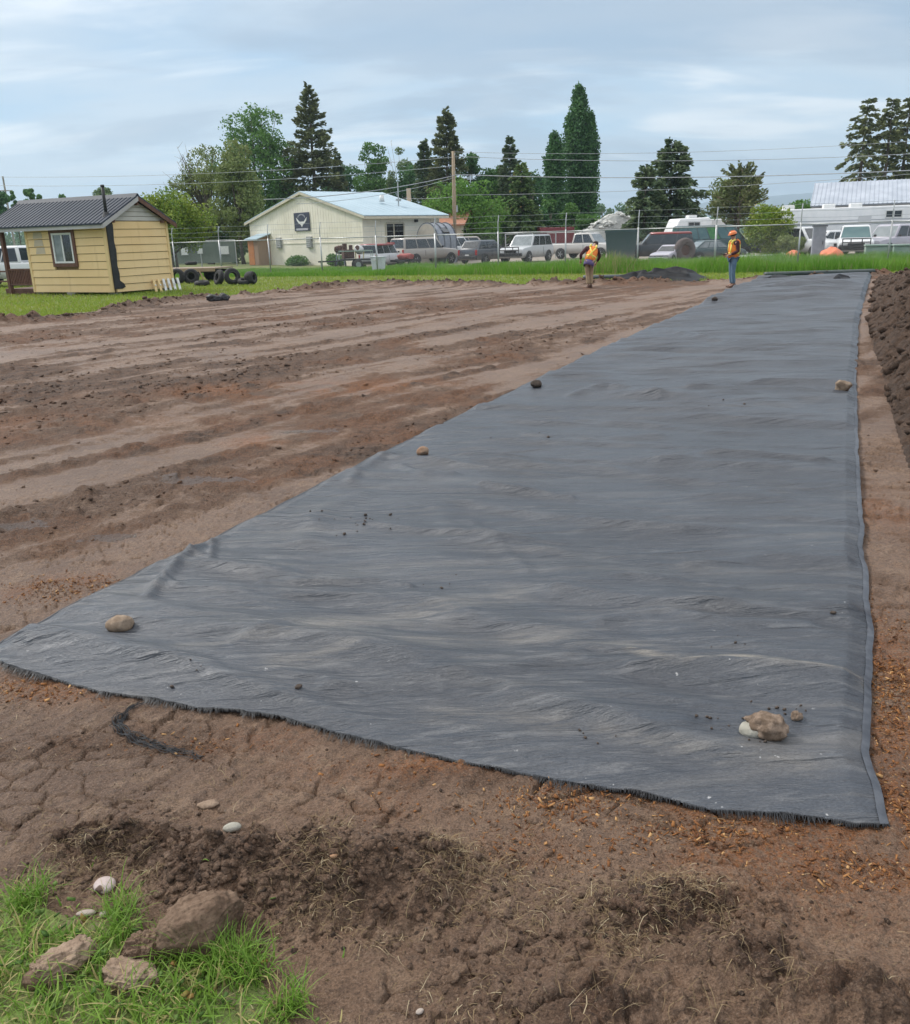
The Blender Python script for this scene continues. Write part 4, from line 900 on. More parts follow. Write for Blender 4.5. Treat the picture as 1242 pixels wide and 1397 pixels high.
broadleaf('tree', 'low dark green tree behind the warehouse roof', 478, 226, 38, 122, 330, LM['dark'], 5000, 20, .4, 15)
broadleaf('tree', 'dark leafy tree behind the far end of the warehouse roof', 560, 222, 42, 118, 340, LM['dark'], 5600, 22, .4, 16)
broadleaf('tree', 'greyish tree filling the gap left of the poplars', 733, 216, 22, 116, 340, LM['dark'], 4200, 18, .36, 17)
poplar('poplar_tree', 'tallest columnar poplar in the middle of the tree row', 786, 113, 22, 104, 320, LM['dark'], 1, 9500)
poplar('poplar_tree', 'shorter columnar poplar against the right side of the tallest poplar', 803, 148, 12, 103, 320, LM['dark'], 2, 5000)
poplar('poplar_tree', 'shortest columnar poplar left of the tallest poplar', 757, 176, 16, 101, 320, LM['dark'], 3, 5200)
broadleaf('tree', 'low green tree at the foot of the poplars', 790, 268, 26, 95, 335, LM['green'], 3600, 16, .3, 18)
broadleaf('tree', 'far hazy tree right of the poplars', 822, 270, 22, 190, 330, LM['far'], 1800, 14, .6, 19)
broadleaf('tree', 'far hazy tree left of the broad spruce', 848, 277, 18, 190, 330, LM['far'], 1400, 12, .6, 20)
conifer('spruce_tree', 'broad dark spruce behind the parked cars right of centre', 912, 190, 50, 82, 312, LM['spruce'], 8, .38, 1.25, .32, .66, .34, .4)
conifer('spruce_tree', 'smaller spruce growing into the left side of the broad spruce', 878, 222, 32, 80, 312, LM['spruce'], 9, .38, 1.2, .35, .7, .34, .4)
conifer('pine_tree', 'loose open pine behind the worker in blue jeans', 1006, 224, 42, 76, 306, LM['pine'], 10, -.25, .42, .45, .55, .36, .6)
broadleaf('pine_tree', 'light green open crowned pine next to the yellowing bush', 1000, 232, 36, 78, 308, LM['olive'], 2600, 22, .3, 21, lobes=[(1008, 240, 9), (985, 262, 10), (1028, 265, 9), (1010, 275, 14)])
broadleaf('bush', 'yellow green rounded bush right of the worker in blue jeans', 1052, 276, 34, 58, 347, LM['yellow'], 9000, 36, .18, 22, lobes=[(1045, 290, 16), (1062, 296, 16), (1035, 315, 16), (1070, 325, 16), (1050, 330, 20)])
broadleaf('tree', 'bright green treetop left of the grey metal roof', 1083, 271, 30, 100, 330, LM['bright'], 3600, 18, .34, 23)
for i, (px, top, hw, low, lab) in enumerate(((1164, 132, 30, 262, 'leftmost dark conifer of the group above the grey metal roof'), (1197, 130, 22, 262, 'second dark conifer of the group above the grey metal roof'), (1220, 127, 27, 258, 'third dark conifer above the grey metal roof, bare on its right side'), (1252, 138, 30, 262, 'dark conifer cut off by the right edge of the picture'))):
    conifer('conifer_tree', lab, px, top, hw, 104 + i, low, LM['pine'], 11 + i, .5, .75, .5, .5, .42, .75, group='dark conifers above the metal roof')
broadleaf('bush', 'small green bush at the right edge in front of the window', 1243, 316, 10, 62, 338, LM['green'], 1500, 10, .18, 27)
broadleaf('bush', 'low weeds growing at the foot of the warehouse gable', 403, 354, 17, 71, 363, LM['green'], 1100, 10, .2, 28)
broadleaf('bush', 'clump of weeds by the right corner of the warehouse gable', 456, 351, 13, 66.5, 363, LM['green'], 1000, 10, .2, 29)
broadleaf('bush', 'dry pale bush in front of the yellowing bush', 1078, 320, 20, 55, 345, LM['olive'], 2600, 16, .16, 30)

BK = 'background trees along the back of the yard'
for i, (px, top, hw, dist, low, mm, lab) in enumerate(((390, 226, 32, 130, 335, 'dark', 'dark tree filling the gap between the cottonwood and the tallest pine'), (452, 226, 30, 130, 335, 'green', 'green tree behind the foot of the tallest pine'), (530, 208, 26, 128, 335, 'green', 'green tree between the forked tree and the thin pale tree'), (597, 214, 28, 128, 335, 'dark', 'dark tree between the dark spruce and the utility pole'), (672, 222, 32, 112, 340, 'green', 'green tree low between the bright bushy tree and the pointed spruce'), (722, 226, 30, 112, 340, 'dark', 'dark low tree right behind the brownish cedar'), (752, 262, 22, 98, 340, 'green', 'low leafy tree at the foot of the shortest poplar'), (268, 296, 34, 92, 352, 'dark', 'dark bushy tree behind the notice boards'), (322, 300, 30, 88, 352, 'green', 'green bushy tree left of the orange plank shed'), (205, 292, 26, 90, 350, 'green', 'green bushy tree hidden behind the shed gable'), (660, 284, 30, 92, 345, 'green', 'leafy undergrowth right of the utility pole'), (740, 290, 34, 96, 340, 'dark', 'dark undergrowth behind the red stock trailer'))):
    broadleaf('tree', lab, px, top, hw, dist, low, LM[mm], 4200, 20, .34, 60 + i, group=BK)
# far wood and hills
def far_wood():
    Ps, S_ = [], []
    for i in range(520):
        a = rng.uniform(-.62, .62); d = rng.uniform(420, 560); x, y = math.sin(a) * d, math.cos(a) * d; h = rng.uniform(6, 12.5) * (1.25 if rng.random() < .2 else 1); n = 60
        t = rng.random(n); w = 2.6 * (1 - t * .75); an = rng.uniform(0, 6.28, n)
        Ps.append(np.stack([x + np.cos(an) * w * rng.random(n) ** .5, y + np.sin(an) * w, t * h], 1))
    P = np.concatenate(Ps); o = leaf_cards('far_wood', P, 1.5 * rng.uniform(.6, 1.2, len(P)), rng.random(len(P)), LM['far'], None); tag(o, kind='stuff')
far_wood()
def hills():
    na, nr = 420, 26; A = np.linspace(-.75, .75, na); T = np.linspace(0, 1, nr); V = []
    for t in T:
        d = 5200 + 2600 * t; x, y = np.sin(A) * d, np.cos(A) * d
        px = np.tan(A) * F * .96 + CX
        env = np.interp(px, [-200, 300, 700, 860, 960, 1010, 1060, 1110, 1200, 1400], [20, 30, 60, 120, 205, 228, 238, 236, 215, 180])
        hgt = env * (.88 + .24 * fbm(A * 34, A * 0 + t * 2, 4, 600)); V.append(np.stack([x, y, hgt * math.sin(math.pi * min(1, t * .62 + .02)) ** .8 - 3], 1))
    V = np.concatenate(V); i, j = np.meshgrid(np.arange(nr - 1), np.arange(na - 1), indexing='ij'); k = i * na + j
    o = mesh_np('hills', V, np.stack([k, k + 1, k + na + 1, k + na], 2).reshape(-1, 4), mat('hill_forest', (.035, .055, .035), (.06, .075, .05), .95, .01), smooth=True); tag(o, kind='structure')
hills()
# ------------------------------------------------------------------ shared finishes
GALV = mat('galvanised_steel', (.42, .43, .43), (.52, .53, .53), .45, 20, metal=.6)
GLASSD = mat('dark_window_glass', (.02, .025, .03), (.035, .04, .045), .08, 3, spec=.8)
GLASSL = mat('painted_reflection_glass', (.16, .19, .20), (.24, .27, .28), .12, 3, spec=.8)  # pale base colour stands in for the reflection on these panes
GLASST = mat('teal_window_glass', (.05, .13, .14), (.09, .18, .18), .1, 3, spec=.8)
WHITE = mat('white_paint', (.74, .74, .73), (.66, .66, .65), .5, 3)
BROWNW = mat('brown_stained_wood', (.115, .052, .035), (.165, .082, .055), .7, 9, stretch=(1, 1, .3))
BLACK = mat('black_coating', (.015, .015, .017), (.03, .03, .032), .55, 8)

def metal_roof(name, a, b_, ribs, rough=.4, axis='x', metal=.35, spec=.2):
    if name in MATS: return MATS[name]
    m, nt, b = new_mat(name); co = obj_co(nt); n = tex(nt, 'ShaderNodeTexNoise', co, Scale=.8, Detail=5.)
    nt.links.new(mixc(nt, ramp(nt, n.outputs[0], .35, .7), a, b_), b.inputs['Base Color']); b.inputs['Roughness'].default_value = rough; b.inputs['Metallic'].default_value = metal; b.inputs['Specular IOR Level'].default_value = spec
    MATS[name] = m; return m

def slope_sheet(b, p00, p10, p11, p01, ribs, hgt=.02, wid=.035, thick=.03):
    """a roof slope with standing ribs; p00-p10 is the eave, p01-p11 the ridge"""
    p00, p10, p11, p01 = map(Vector, (p00, p10, p11, p01)); nn = (p10 - p00).cross(p01 - p00).normalized()
    if nn.z < 0: nn = -nn
    e = (p10 - p00).normalized()
    b.hull([p00 - nn * thick, p00, p01 - nn * thick, p01, p10 - nn * thick, p10, p11 - nn * thick, p11])
    for i in range(ribs + 1):
        t = i / ribs; a, c = p00.lerp(p10, t), p01.lerp(p11, t); w = e * wid / 2
        if i == 0: a += w; c += w
        if i == ribs: a -= w; c -= w
        b.hull([a - w, a - w * .5 + nn * hgt, c - w, c - w * .5 + nn * hgt, a + w, a + w * .5 + nn * hgt, c + w, c + w * .5 + nn * hgt])

def planks_mat(name, a, b_, stain, st=1.):
    """painted boards, weathered in vertical streaks"""
    if name in MATS: return MATS[name]
    m, nt, b = new_mat(name); co = obj_co(nt)
    n = tex(nt, 'ShaderNodeTexNoise', mapping(nt, co, (2.5, 2.5, .28)), Scale=1.6, Detail=7., Roughness=.65); f = tex(nt, 'ShaderNodeTexNoise', co, Scale=.6, Detail=3.)
    c = mixc(nt, ramp(nt, f.outputs[0], .35, .65), a, b_); c = mixc(nt, math_(nt, 'MULTIPLY', ramp(nt, n.outputs[0], .55, .74), st), c, stain)
    nt.links.new(c, b.inputs['Base Color']); b.inputs['Roughness'].default_value = .75; MATS[name] = m; return m

def window(parent, c, w, h, ang, glass, frame=WHITE, trim=None, panes=1, fr=.06, name='window', dep=.05):
    """a framed window on an upright wall: c centre, ang the wall direction, outward = (sin, -cos)"""
    ux, uy = math.cos(ang), math.sin(ang); o = Vector((uy, -ux, 0)); u = Vector((ux, uy, 0)); c = Vector(c)
    f = MB()
    for s in (-1, 1):
        f.box(c + u * s * (w / 2 - fr / 2) + o * dep / 2, (fr, dep, h), ang); f.box(c + Vector((0, 0, s * (h / 2 - fr / 2))) + o * dep / 2, (w - 2 * fr, dep - .004, fr), ang)
    for i in range(1, panes): f.box(c + u * (w * (i / panes - .5)) + o * dep / 2, (fr, dep - .006, h - 2 * fr), ang)
    F_ = f.build(name, frame, parent)
    for i in range(panes):
        g = glass[i % len(glass)] if isinstance(glass, (list, tuple)) else glass
        MB().box(c + u * (w * ((i + .5) / panes - .5)) + o * .012, (w / panes - fr * .9, .02, h - 2 * fr + .01), ang).build('pane', g, F_)
    if trim:
        t = MB(); tw = .14
        for s in (-1, 1):
            t.box(c + u * s * (w / 2 + tw / 2) + o * .02, (tw, .045, h + 2 * tw), ang); t.box(c + Vector((0, 0, s * (h / 2 + tw / 2))) + o * .02, (w, .041, tw), ang)
        t.build('trim', trim, F_)
    return F_

# ------------------------------------------------------------------ the little yellow shed
def make_shed():
    C = at(157, 403); A0 = at(45, 402); an = math.atan2(*(A0 - C)[:2][::-1]) + R(2)
    root = empty('shed', (C[0], C[1], 0), an - math.pi, 'small yellow wooden shed with dark metal roof, porch and stove pipe', 'shed')
    # local axes: the long wall runs from the origin along -x, the gable wall along +y
    L, W, E, RZ = 4.5, 3.2, 2.76, 3.6; z0 = .12
    yel = planks_mat('yellow_boards', (.80, .57, .285), (.84, .62, .33), (.60, .40, .19), .5); dk = mat('board_joint', (.20, .13, .06), (.26, .17, .08), .9, 6)
    body = MB(); body.box((-L / 2, W / 2, (z0 + E) / 2), (L - .06, W - .06, E - z0)); body.prism([(.03, E), (W - .03, E), (W / 2, RZ - .08)], L - .06, (-L + .03, 0, 0), 'x'); wl = body.build('wall', dk, root)
    nb = 9; bh = (E - z0) / nb; b = MB()
    win = (-2.93, -1.83, 1.24, 2.38)
    for i in range(nb):
        za, zb = z0 + i * bh, z0 + (i + 1) * bh - .02; j = .006 * math.sin(i * 2.3)
        segs = [(-L + .1, -.1)] if zb < win[2] - .12 else [(-L + .1, win[0] - .11), (win[1] + .11, -.1)]
        for x0, x1 in segs: b.hull([(x0, -.045 + j, za), (x0, -.02, zb), (x0, .03, za), (x0, .03, zb), (x1, -.045, za), (x1, -.02, zb), (x1, .03, za), (x1, .03, zb)])
        b.hull([(.045, .12, za + j), (.02, .12, zb + j), (-.03, .12, za), (-.03, .12, zb), (.045, W - .1, za - j), (.02, W - .1, zb - j), (-.03, W - .1, za), (-.03, W - .1, zb)])
    for i in range(4):                                           # the unpainted gable
        pass
    b.build('siding', yel, root)
    g = MB(); zz = E + .01
    while zz < RZ - .16:
        h = .17; f0 = (zz - E) / (RZ - .05 - E); f1 = min(1, (zz + h - .015 - E) / (RZ - .05 - E)); y0, y1 = f0 * W / 2, W - f0 * W / 2; ya, yb = f1 * W / 2, W - f1 * W / 2
        g.hull([(.04, y0 + .05, zz), (.02, ya + .05, zz + h - .015), (-.03, y0 + .05, zz), (-.03, ya + .05, zz + h - .015), (.04, y1 - .05, zz), (.02, yb - .05, zz + h - .015), (-.03, y1 - .05, zz), (-.03, yb - .05, zz + h - .015)]); zz += h
    tag(g.build('gable_boards', planks_mat('bare_white_boards', (.50, .48, .44), (.58, .56, .52), (.36, .33, .29), .6), root), 'weathered bare white boards at the top of the gable')
    pt = MB()
    for x0, z in ((-L + .45, E - 3 * bh), (-L + .45, E - 2 * bh), (-L + .5, E - 4 * bh)): pt.hull([(x0, -.052, z + .02), (x0 + .05, -.03, z + bh - .03), (x0, -.02, z + .02), (x0 + .05, -.015, z + bh - .03), (x0 + .55, -.052, z + .03), (x0 + .5, -.03, z + bh - .02), (x0 + .55, -.02, z + .03), (x0 + .5, -.015, z + bh - .02)])
    pt.build('primer_patch', mat('primer', (.52, .44, .33), (.56, .47, .34), .8, 3), root)
    for cc, cz in (((-L + .05, -.03, (z0 + E) / 2), (.11, .06, E - z0)), ((-.06, -.035, (z0 + E) / 2), (.15, .065, E - z0)), ((.028, W - .05, (z0 + E) / 2), (.06, .12, E - z0))): MB().box(cc, cz).build('corner_board', planks_mat('yellow_trim', (.74, .54, .26), (.77, .58, .30), (.55, .4, .2), .4), root)
    # tarred felt strip beside the corner
    t = MB(); z = z0 + .02; prev = None; zs = [z0 + .12, .3, .42, .55, .8, 1.1, 1.4, 1.7, 2.0, 2.3, 2.6, 2.8]
    ring = []
    for k, z in enumerate(zs): wj = .30 + .03 * math.sin(k * 2.1) + (.22 if k in (1, 2) else .08 if k == 0 else 0); ring.append([(.03, .0, z), (.062, .0, z), (.062, .0 + wj, z), (.03, .0 + wj, z)])
    t.loft(ring); t.build('tar_strip', BLACK, root)
    # roof with overhangs, reaching over the porch
    rf = MB(); x1, x0 = .24, -L - 2.1; oh = .34; sl_ = (RZ - E) / (W / 2); ze = E - oh * sl_ + .1
    slope_sheet(rf, (x0, -oh, ze), (x1, -oh, ze), (x1, W / 2, RZ + .1), (x0, W / 2, RZ + .1), 30, .025, .05)
    slope_sheet(rf, (x0, W + oh, ze), (x1, W + oh, ze), (x1, W / 2 + .012, RZ + .1), (x0, W / 2 + .012, RZ + .1), 30, .025, .05)
    r_ = rf.build('roof', metal_roof('dark_metal_roof', (.034, .043, .060), (.046, .056, .074), 30, .62, metal=0.), root)
    cap = MB(); cap.prism([(W / 2 - .17, RZ + .0), (W / 2, RZ + .165), (W / 2 + .17, RZ + .0), (W / 2 + .17, RZ + .02), (W / 2, RZ + .19), (W / 2 - .17, RZ + .02)], x1 - x0, (x0, 0, 0), 'x'); cap.build('ridge_cap', MATS['dark_metal_roof'], r_)
    f = MB(); f.box(((x0 + x1) / 2, -oh - .02, ze - .12), (x1 - x0, .03, .15)); f.build('fascia', planks_mat('grey_fascia', (.42, .41, .41), (.50, .49, .49), (.3, .29, .28), .5), root)
    d = MB(); d.box(((x0 + x1) / 2, -oh - .045, ze - .035), (x1 - x0, .07, .06)); d.build('drip_edge', MATS['dark_metal_roof'], r_)
    for yy, nm, mt in ((-oh, 'barge_board', 'grey_fascia'), (W + oh, 'barge_board', None)):
        bb = MB(); zz = lambda y: ze + (RZ + .1 - ze) * (1 - abs(y - W / 2) / (W / 2 + oh))
        ya, yb = yy, W / 2; bb.hull([(x1 - .03, ya, zz(ya) - .2), (x1 - .03, ya, zz(ya) - .035), (x1 + .012, ya, zz(ya) - .2), (x1 + .012, ya, zz(ya) - .035), (x1 - .03, yb, zz(yb) - .2), (x1 - .03, yb, zz(yb) - .035), (x1 + .012, yb, zz(yb) - .2), (x1 + .012, yb, zz(yb) - .035)])
        bb.build(nm, MATS[mt] if mt else BROWNW, root)
    for cc, cz in (((x1 - .22, W + .16, ze - .02), (.38, .30, .03)), ((x1 - .3, W * .9, E - .02), (.5, .08, .1)), ((x1 - .3, .3, E - .02), (.5, .08, .1)), ((x1 - .3, W / 2, RZ - .2), (.5, .08, .12))): MB().box(cc, cz).build('rafter_end', BROWNW, root)
    # stove pipe through the near slope
    py = .24; pz = E + (py) * sl_ + .1; q = MB(); q.cyl((-.12, py, pz - .05), (-.12, py, pz + 1.05), .06, n=12); q.cyl((-.12, py, pz + .99), (-.12, py, pz + 1.07), .075, n=12)
    sp = q.build('stove_pipe', BLACK, root, True, 0); fl = MB(); fl.cyl((-.12, py, pz - .12), (-.12, py, pz + .10), .2, .085, 12); fl.build('flashing', BLACK, sp)
    window(root, (-2.38, -.045, 1.81), 1.1, 1.14, 0., [GLASSL, GLASSD], WHITE, BROWNW, 2, .07)
    # porch: floor, post, railing
    p = MB(); p.box((-L - .95, W / 2, .2), (1.8, W - .1, .1)); p.box((-L - .95, .1, .12), (1.8, .08, .22)); p.build('porch_floor', BROWNW, root)
    for xx in (-L - 1.42,):
        po = MB(); po.box((xx, .0 if xx < -L - 1 else -.05, (ze + .0) / 2), (.15, .15, ze - .06)); po.build('porch_post', BROWNW, root, bevel=.01)
    rl = MB(); rl.box((-L - .68, -.02, 1.02), (1.32, .07, .07)); rl.box((-L - .68, -.02, .42), (1.32, .06, .06))
    for i in range(13): rl.box((-L - 1.27 + i * .098, -.02, .72), (.05, .04, .56))
    rl.box((-L - 1.75, -.02, .95), (.5, .06, .06)); rl.box((-L - 1.75, -.02, .55), (.5, .06, .06)); rl.build('porch_railing', BROWNW, root)
    for x, y in ((-L + .2, .2), (-2.4, .12), (-.25, .25), (-.2, W - .3)): MB().box((x, y, .06), (.4, .3, .14), .1).build('footing_block', mat('concrete_block', (.33, .31, .28), (.24, .22, .2), .9, 8), root)
    # short slats leaning on the foot of the gable wall
    m4 = Matrix.Translation(root.location) @ Matrix.Rotation(root.rotation_euler.z, 4, 'Z')
    for i in range(6):
        y = 1.9 + i * .27; q = m4 @ Vector((.1, y, 0)); e = empty('slat', q, root.rotation_euler.z, ['yellow slat nearest the tarred corner, leaning on the shed gable', 'second yellow topped slat leaning on the shed gable', 'first plain white slat leaning on the shed gable', 'middle white slat leaning on the shed gable', 'white slat before the last, leaning on the shed gable', 'last white slat, nearest the far corner of the shed gable'][i], 'slat', 'short slats leaning against the shed')
        s_ = MB(); s_.hull([(.22, -.06, 0), (.02, -.06 + .1, .5), (.19, -.06, 0), (-.01, -.06 + .1, .5), (.22, .06, 0), (.02, .06 + .1, .5), (.19, .06, 0), (-.01, .06 + .1, .5)]); s_.build('board', planks_mat('yellow_trim', (.62, .43, .17), (.66, .48, .21), (.4, .3, .1)) if i < 2 else WHITE, e)
        t_ = MB(); t_.box((.155, .035, .28), (.02, .07, .05), 0, 0, -.38); t_.build('batten', WHITE, e)
make_shed()

# ------------------------------------------------------------------ cream warehouse and its neighbours
CREAM = planks_mat('cream_boards', (.77, .72, .60), (.83, .78, .67), (.47, .40, .32), .75)
def make_warehouse():
    Cr = at(498, 362.4); Lf = at(338, 361); d = (Lf - Cr)[:2]; d = d * .945; W = float(np.hypot(*d)); an = math.atan2(d[1], d[0])
    root = empty('warehouse', (Cr[0], Cr[1], 0), an, 'cream boarded warehouse with pale metal roof and a dark banner on its gable', 'warehouse')
    # local: gable along +x (to the left end), building depth along -y
    E, RZ, D = 3.5, 5.45, 7.3; RX = W * .475; of = .2
    b = MB(); b.box((W / 2, -D / 2, E / 2), (W, D, E)); b.prism([(0, E), (W, E), (RX, RZ)], -D, (0, 0, 0)); b.build('wall', CREAM, root)
    # vertical boarding and the ledge where its two tiers meet
    t = MB(); n = 46
    for i in range(n + 1):
        x = W * i / n; zt = E + (RZ - E) * (x / RX if x < RX else (W - x) / (W - RX)); x = min(max(x, .03), W - .03)
        t.box((x, .006, (zt + 1.75) / 2), (.035, .016, zt - 1.75 - .05))
    t.box((W / 2, .02, 1.7), (W, .04, .09)); t.build('battens', CREAM, root)
    rf = MB(); oh = .55; sl = (RZ - E) / (W / 2); ze = E - oh * sl + .12
    slope_sheet(rf, (-oh, of, ze), (-oh, -D - oh, ze), (RX, -D - oh, RZ + .12), (RX, of, RZ + .12), 14, .012, .04, .06)
    slope_sheet(rf, (W + oh, of, ze), (W + oh, -D - oh, ze), (RX + .02, -D - oh, RZ + .12), (RX + .02, of, RZ + .12), 14, .012, .04, .06)
    r = rf.build('roof', metal_roof('pale_metal_roof', (.33, .43, .49), (.37, .47, .53), 26, .5, metal=.1), root)
    v = MB(); v.cyl((2.6, -5.4, 4.2), (2.6, -5.4, 6.0), .05); v.cyl((2.6, -5.4, 4.62), (2.6, -5.4, 4.78), .22); v.build('vent_pipe', GALV, r)
    v = MB(); v.cyl((3.4, -4.4, 4.6), (3.4, -4.4, 5.1), .2, .16, 12); v.build('turbine_vent', WHITE, r, True)
    f = MB(); cb = mat('cream_trim', (.60, .55, .44), (.52, .47, .37), .7, 3)
    for xa in (-oh, W + oh):
        za, zb = ze, RZ + .12; f.hull([(xa, of - .05, za - .24), (xa, of - .05, za - .065), (xa, of + .02, za - .24), (xa, of + .02, za - .065), (RX, of - .05, zb - .24), (RX, of - .05, zb - .065), (RX, of + .02, zb - .24), (RX, of + .02, zb - .065)])
    f.box((-oh + .02, (of - oh - D) / 2 - .03, ze - .16), (.05, D + oh + of - .12, .17)); f.build('barge_board', cb, root)
    # doorway in the long right wall (x = 0), a lamp above
    dr = MB(); y = -2.9; dr.box((-.05, y - .85, 1.45), (.1, .1, 2.9)); dr.box((-.05, y + .85, 1.45), (.1, .1, 2.9)); dr.box((-.05, y, 2.95), (.1, 1.6, .1)); dr.box((-.04, y + .1, 1.45), (.06, .07, 2.85)); dz = dr.build('door', cb, root)
    MB().box((.0, y, 1.45), (.04, 1.6, 2.86)).build('pane', mat('dark_opening', (.012, .013, .016), (.02, .022, .025), .2, 3), dz)
    MB().box((-.12, -4.9, 3.1), (.22, .2, .22)).build('wall_lamp', BLACK, root)
    for x, zz in ((W * .71, 1.75), (W * .43, 1.75)):
        vb = MB(); vb.box((x, .08, zz), (.72, .14, .85)); 
        for k in range(5): vb.box((x, .16, zz - .3 + k * .15), (.6, .03, .07), 0, .5)
        vb.build('louvre', mat('grey_louvre', (.33, .34, .33), (.25, .26, .25), .7, 4), root)
    # banner with a white winged emblem
    bx, bz, bw, bh = W * .485, 3.3, 2.25, 1.38
    bn = MB(); bn.box((bx, .06, bz), (bw, .03, bh)); B_ = bn.build('banner', mat('navy_banner', (.035, .045, .075), (.05, .06, .095), .7, 4), root)
    e = MB(); wing = [(0, -.40), (.12, -.26), (.2, -.2), (.45, -.1), (.68, .1), (.8, .34), (.6, .22), (.42, .08), (.24, .0), (.1, .03), (0, .0)]
    e.prism([(bx + x * 1.0, bz + z * 1.0) for x, z in wing], .014, (0, .075, 0)); e.prism([(bx - x, bz + z) for x, z in wing][::-1], .014, (0, .075, 0)); e.build('emblem', WHITE, B_)
    e = MB(); arc = [(math.cos(t) * .62, .24 + math.sin(t) * .36) for t in np.linspace(.35, math.pi - .35, 12)]
    for i in range(11):
        if i % 2 == 0 or True: (xa, za), (xb, zb) = arc[i], arc[i + 1]; e.prism([(bx + xa * .99, bz + za), (bx + xb * .99 + .012, bz + zb), (bx + xb * .86 + .012, bz + zb - .1), (bx + xa * .86, bz + za - .1)], .012, (0, .075, 0))
    e.build('arched_lettering', mat('grey_print', (.30, .31, .35), (.24, .25, .29), .7, 4), B_); e = MB().box((bx, .082, bz - .56), (1.7, .012, .15)); e.build('caption_strip', mat('pale_print', (.50, .50, .55), (.40, .40, .45), .7, 8, stretch=(3, 1, 1)), B_)
    # plank lean-to at the left end
    p = Cr[:2] + d * 1.0; q = Cr[:2] + d * .885
    s = empty('tool_shed', (p[0] + .15, p[1] - 1.9, 0), an + math.pi, 'narrow orange plank shed with grey roof at the left end of the warehouse', 'shed')
    h = MB(); h.hull([(0, 0, 0), (0, 0, 2.15), (0, 1.5, 0), (0, 1.5, 2.6), (1.7, 0, 0), (1.7, 0, 2.15), (1.7, 1.5, 0), (1.7, 1.5, 2.6)]); h.build('wall', mat('weathered_planks', (.36, .24, .16), (.28, .18, .12), .8, 5, stretch=(6, 6, .4)), s)
    h = MB(); h.box((.52, -.03, 1.05), (.95, .05, 2.02)); h.build('door', mat('orange_plywood', (.46, .17, .045), (.38, .13, .035), .7, 3), s)
    h = MB(); h.hull([(-.2, -.25, 2.06), (-.2, -.25, 2.12), (-.2, 1.6, 2.62), (-.2, 1.6, 2.7), (1.95, -.25, 2.06), (1.95, -.25, 2.12), (1.95, 1.6, 2.62), (1.95, 1.6, 2.7)]); h.build('roof', metal_roof('pale_metal_roof', 0, 0, 0), s)
    h = MB()
    for i in range(9): h.box((1.05 + i * .075, -.02, 1.06), (.06, .03, 2.08))
    h.build('plank', mat('weathered_planks', 0), s)
    return an, Cr
WAN, WCR = make_warehouse()

def house(name, label, px, base_d, x0, x1, depth, eave, ridge, an, wallm, roofm, cat='house', ribs=0, oh=.5):
    p = atd(px, 330, base_d); root = empty(name, (p[0], base_d, 0), an, label, cat); w = x1 - x0
    b = MB(); b.box(((x0 + x1) / 2, depth / 2, eave / 2), (w, depth, eave)); b.prism([(0, eave), (depth, eave), (depth / 2, ridge)], w, (x0, 0, 0), 'x'); b.build('wall', wallm, root)
    r = MB(); s = (ridge - eave) / (depth / 2); ze = eave - oh * s + .1
    slope_sheet(r, (x0 - oh, -oh, ze), (x1 + oh, -oh, ze), (x1 + oh, depth / 2, ridge + .1), (x0 - oh, depth / 2, ridge + .1), ribs or 2, .04 if ribs else .002, .08, .12)
    slope_sheet(r, (x0 - oh, depth + oh, ze), (x1 + oh, depth + oh, ze), (x1 + oh, depth / 2 + .02, ridge + .1), (x0 - oh, depth / 2 + .02, ridge + .1), ribs or 2, .04 if ribs else .002, .08, .12)
    r.build('roof', roofm, root); return root
TILE = mat('rust_roof_tiles', (.36, .17, .10), (.28, .125, .08), .85, 5)
STUCCO = planks_mat('cream_stucco', (.58, .50, .38), (.62, .55, .43), (.45, .38, .28), .4)
hs = house('house', 'cream house with a low rust red roof right behind the warehouse', 566, 84, -3.5, 4.3, 7, 3.0, 4.15, R(-10), STUCCO, TILE)
MB().box((4.33, 2.5, 2.0), (.06, 1.2, 1.2)).build('window', GLASSD, hs)
hs2 = house('house', 'lower cream wing with rust red roof right of the utility pole', 628, 88, -2.6, 1.2, 6, 2.5, 3.7, R(-10), STUCCO, TILE)
ch = MB(); ch.box((-1.3, 4.2, 4.9), (.36, .36, 3.0)); ch.build('chimney', STUCCO, hs)

def make_metal_building():
    root = house('metal_building', 'long tan building with a ribbed grey metal roof at the right edge', 1180, 74, -3.9, 16, 9, 3.6, 5.35, R(-24), planks_mat('tan_siding', (.44, .40, .33), (.5, .46, .39), (.36, .32, .26), .4), metal_roof('grey_metal_roof', (.36, .40, .46), (.46, .50, .56), 40, .35), 'building', 62)
    w = window(root, (5.3, -.03, 2.05), 2.1, 1.7, 0., GLASST, WHITE, None, 2, .22)
    MB().box((3.0, -.05, 1.6), (.9, .1, 3.1)).build('door', WHITE, root)
    MB().box((6, -.55, 3.33), (20.6, .12, .18)).build('gutter', mat('grey_gutter', (.22, .22, .22), (.28, .28, .28), .6, 3), root)
make_metal_building()

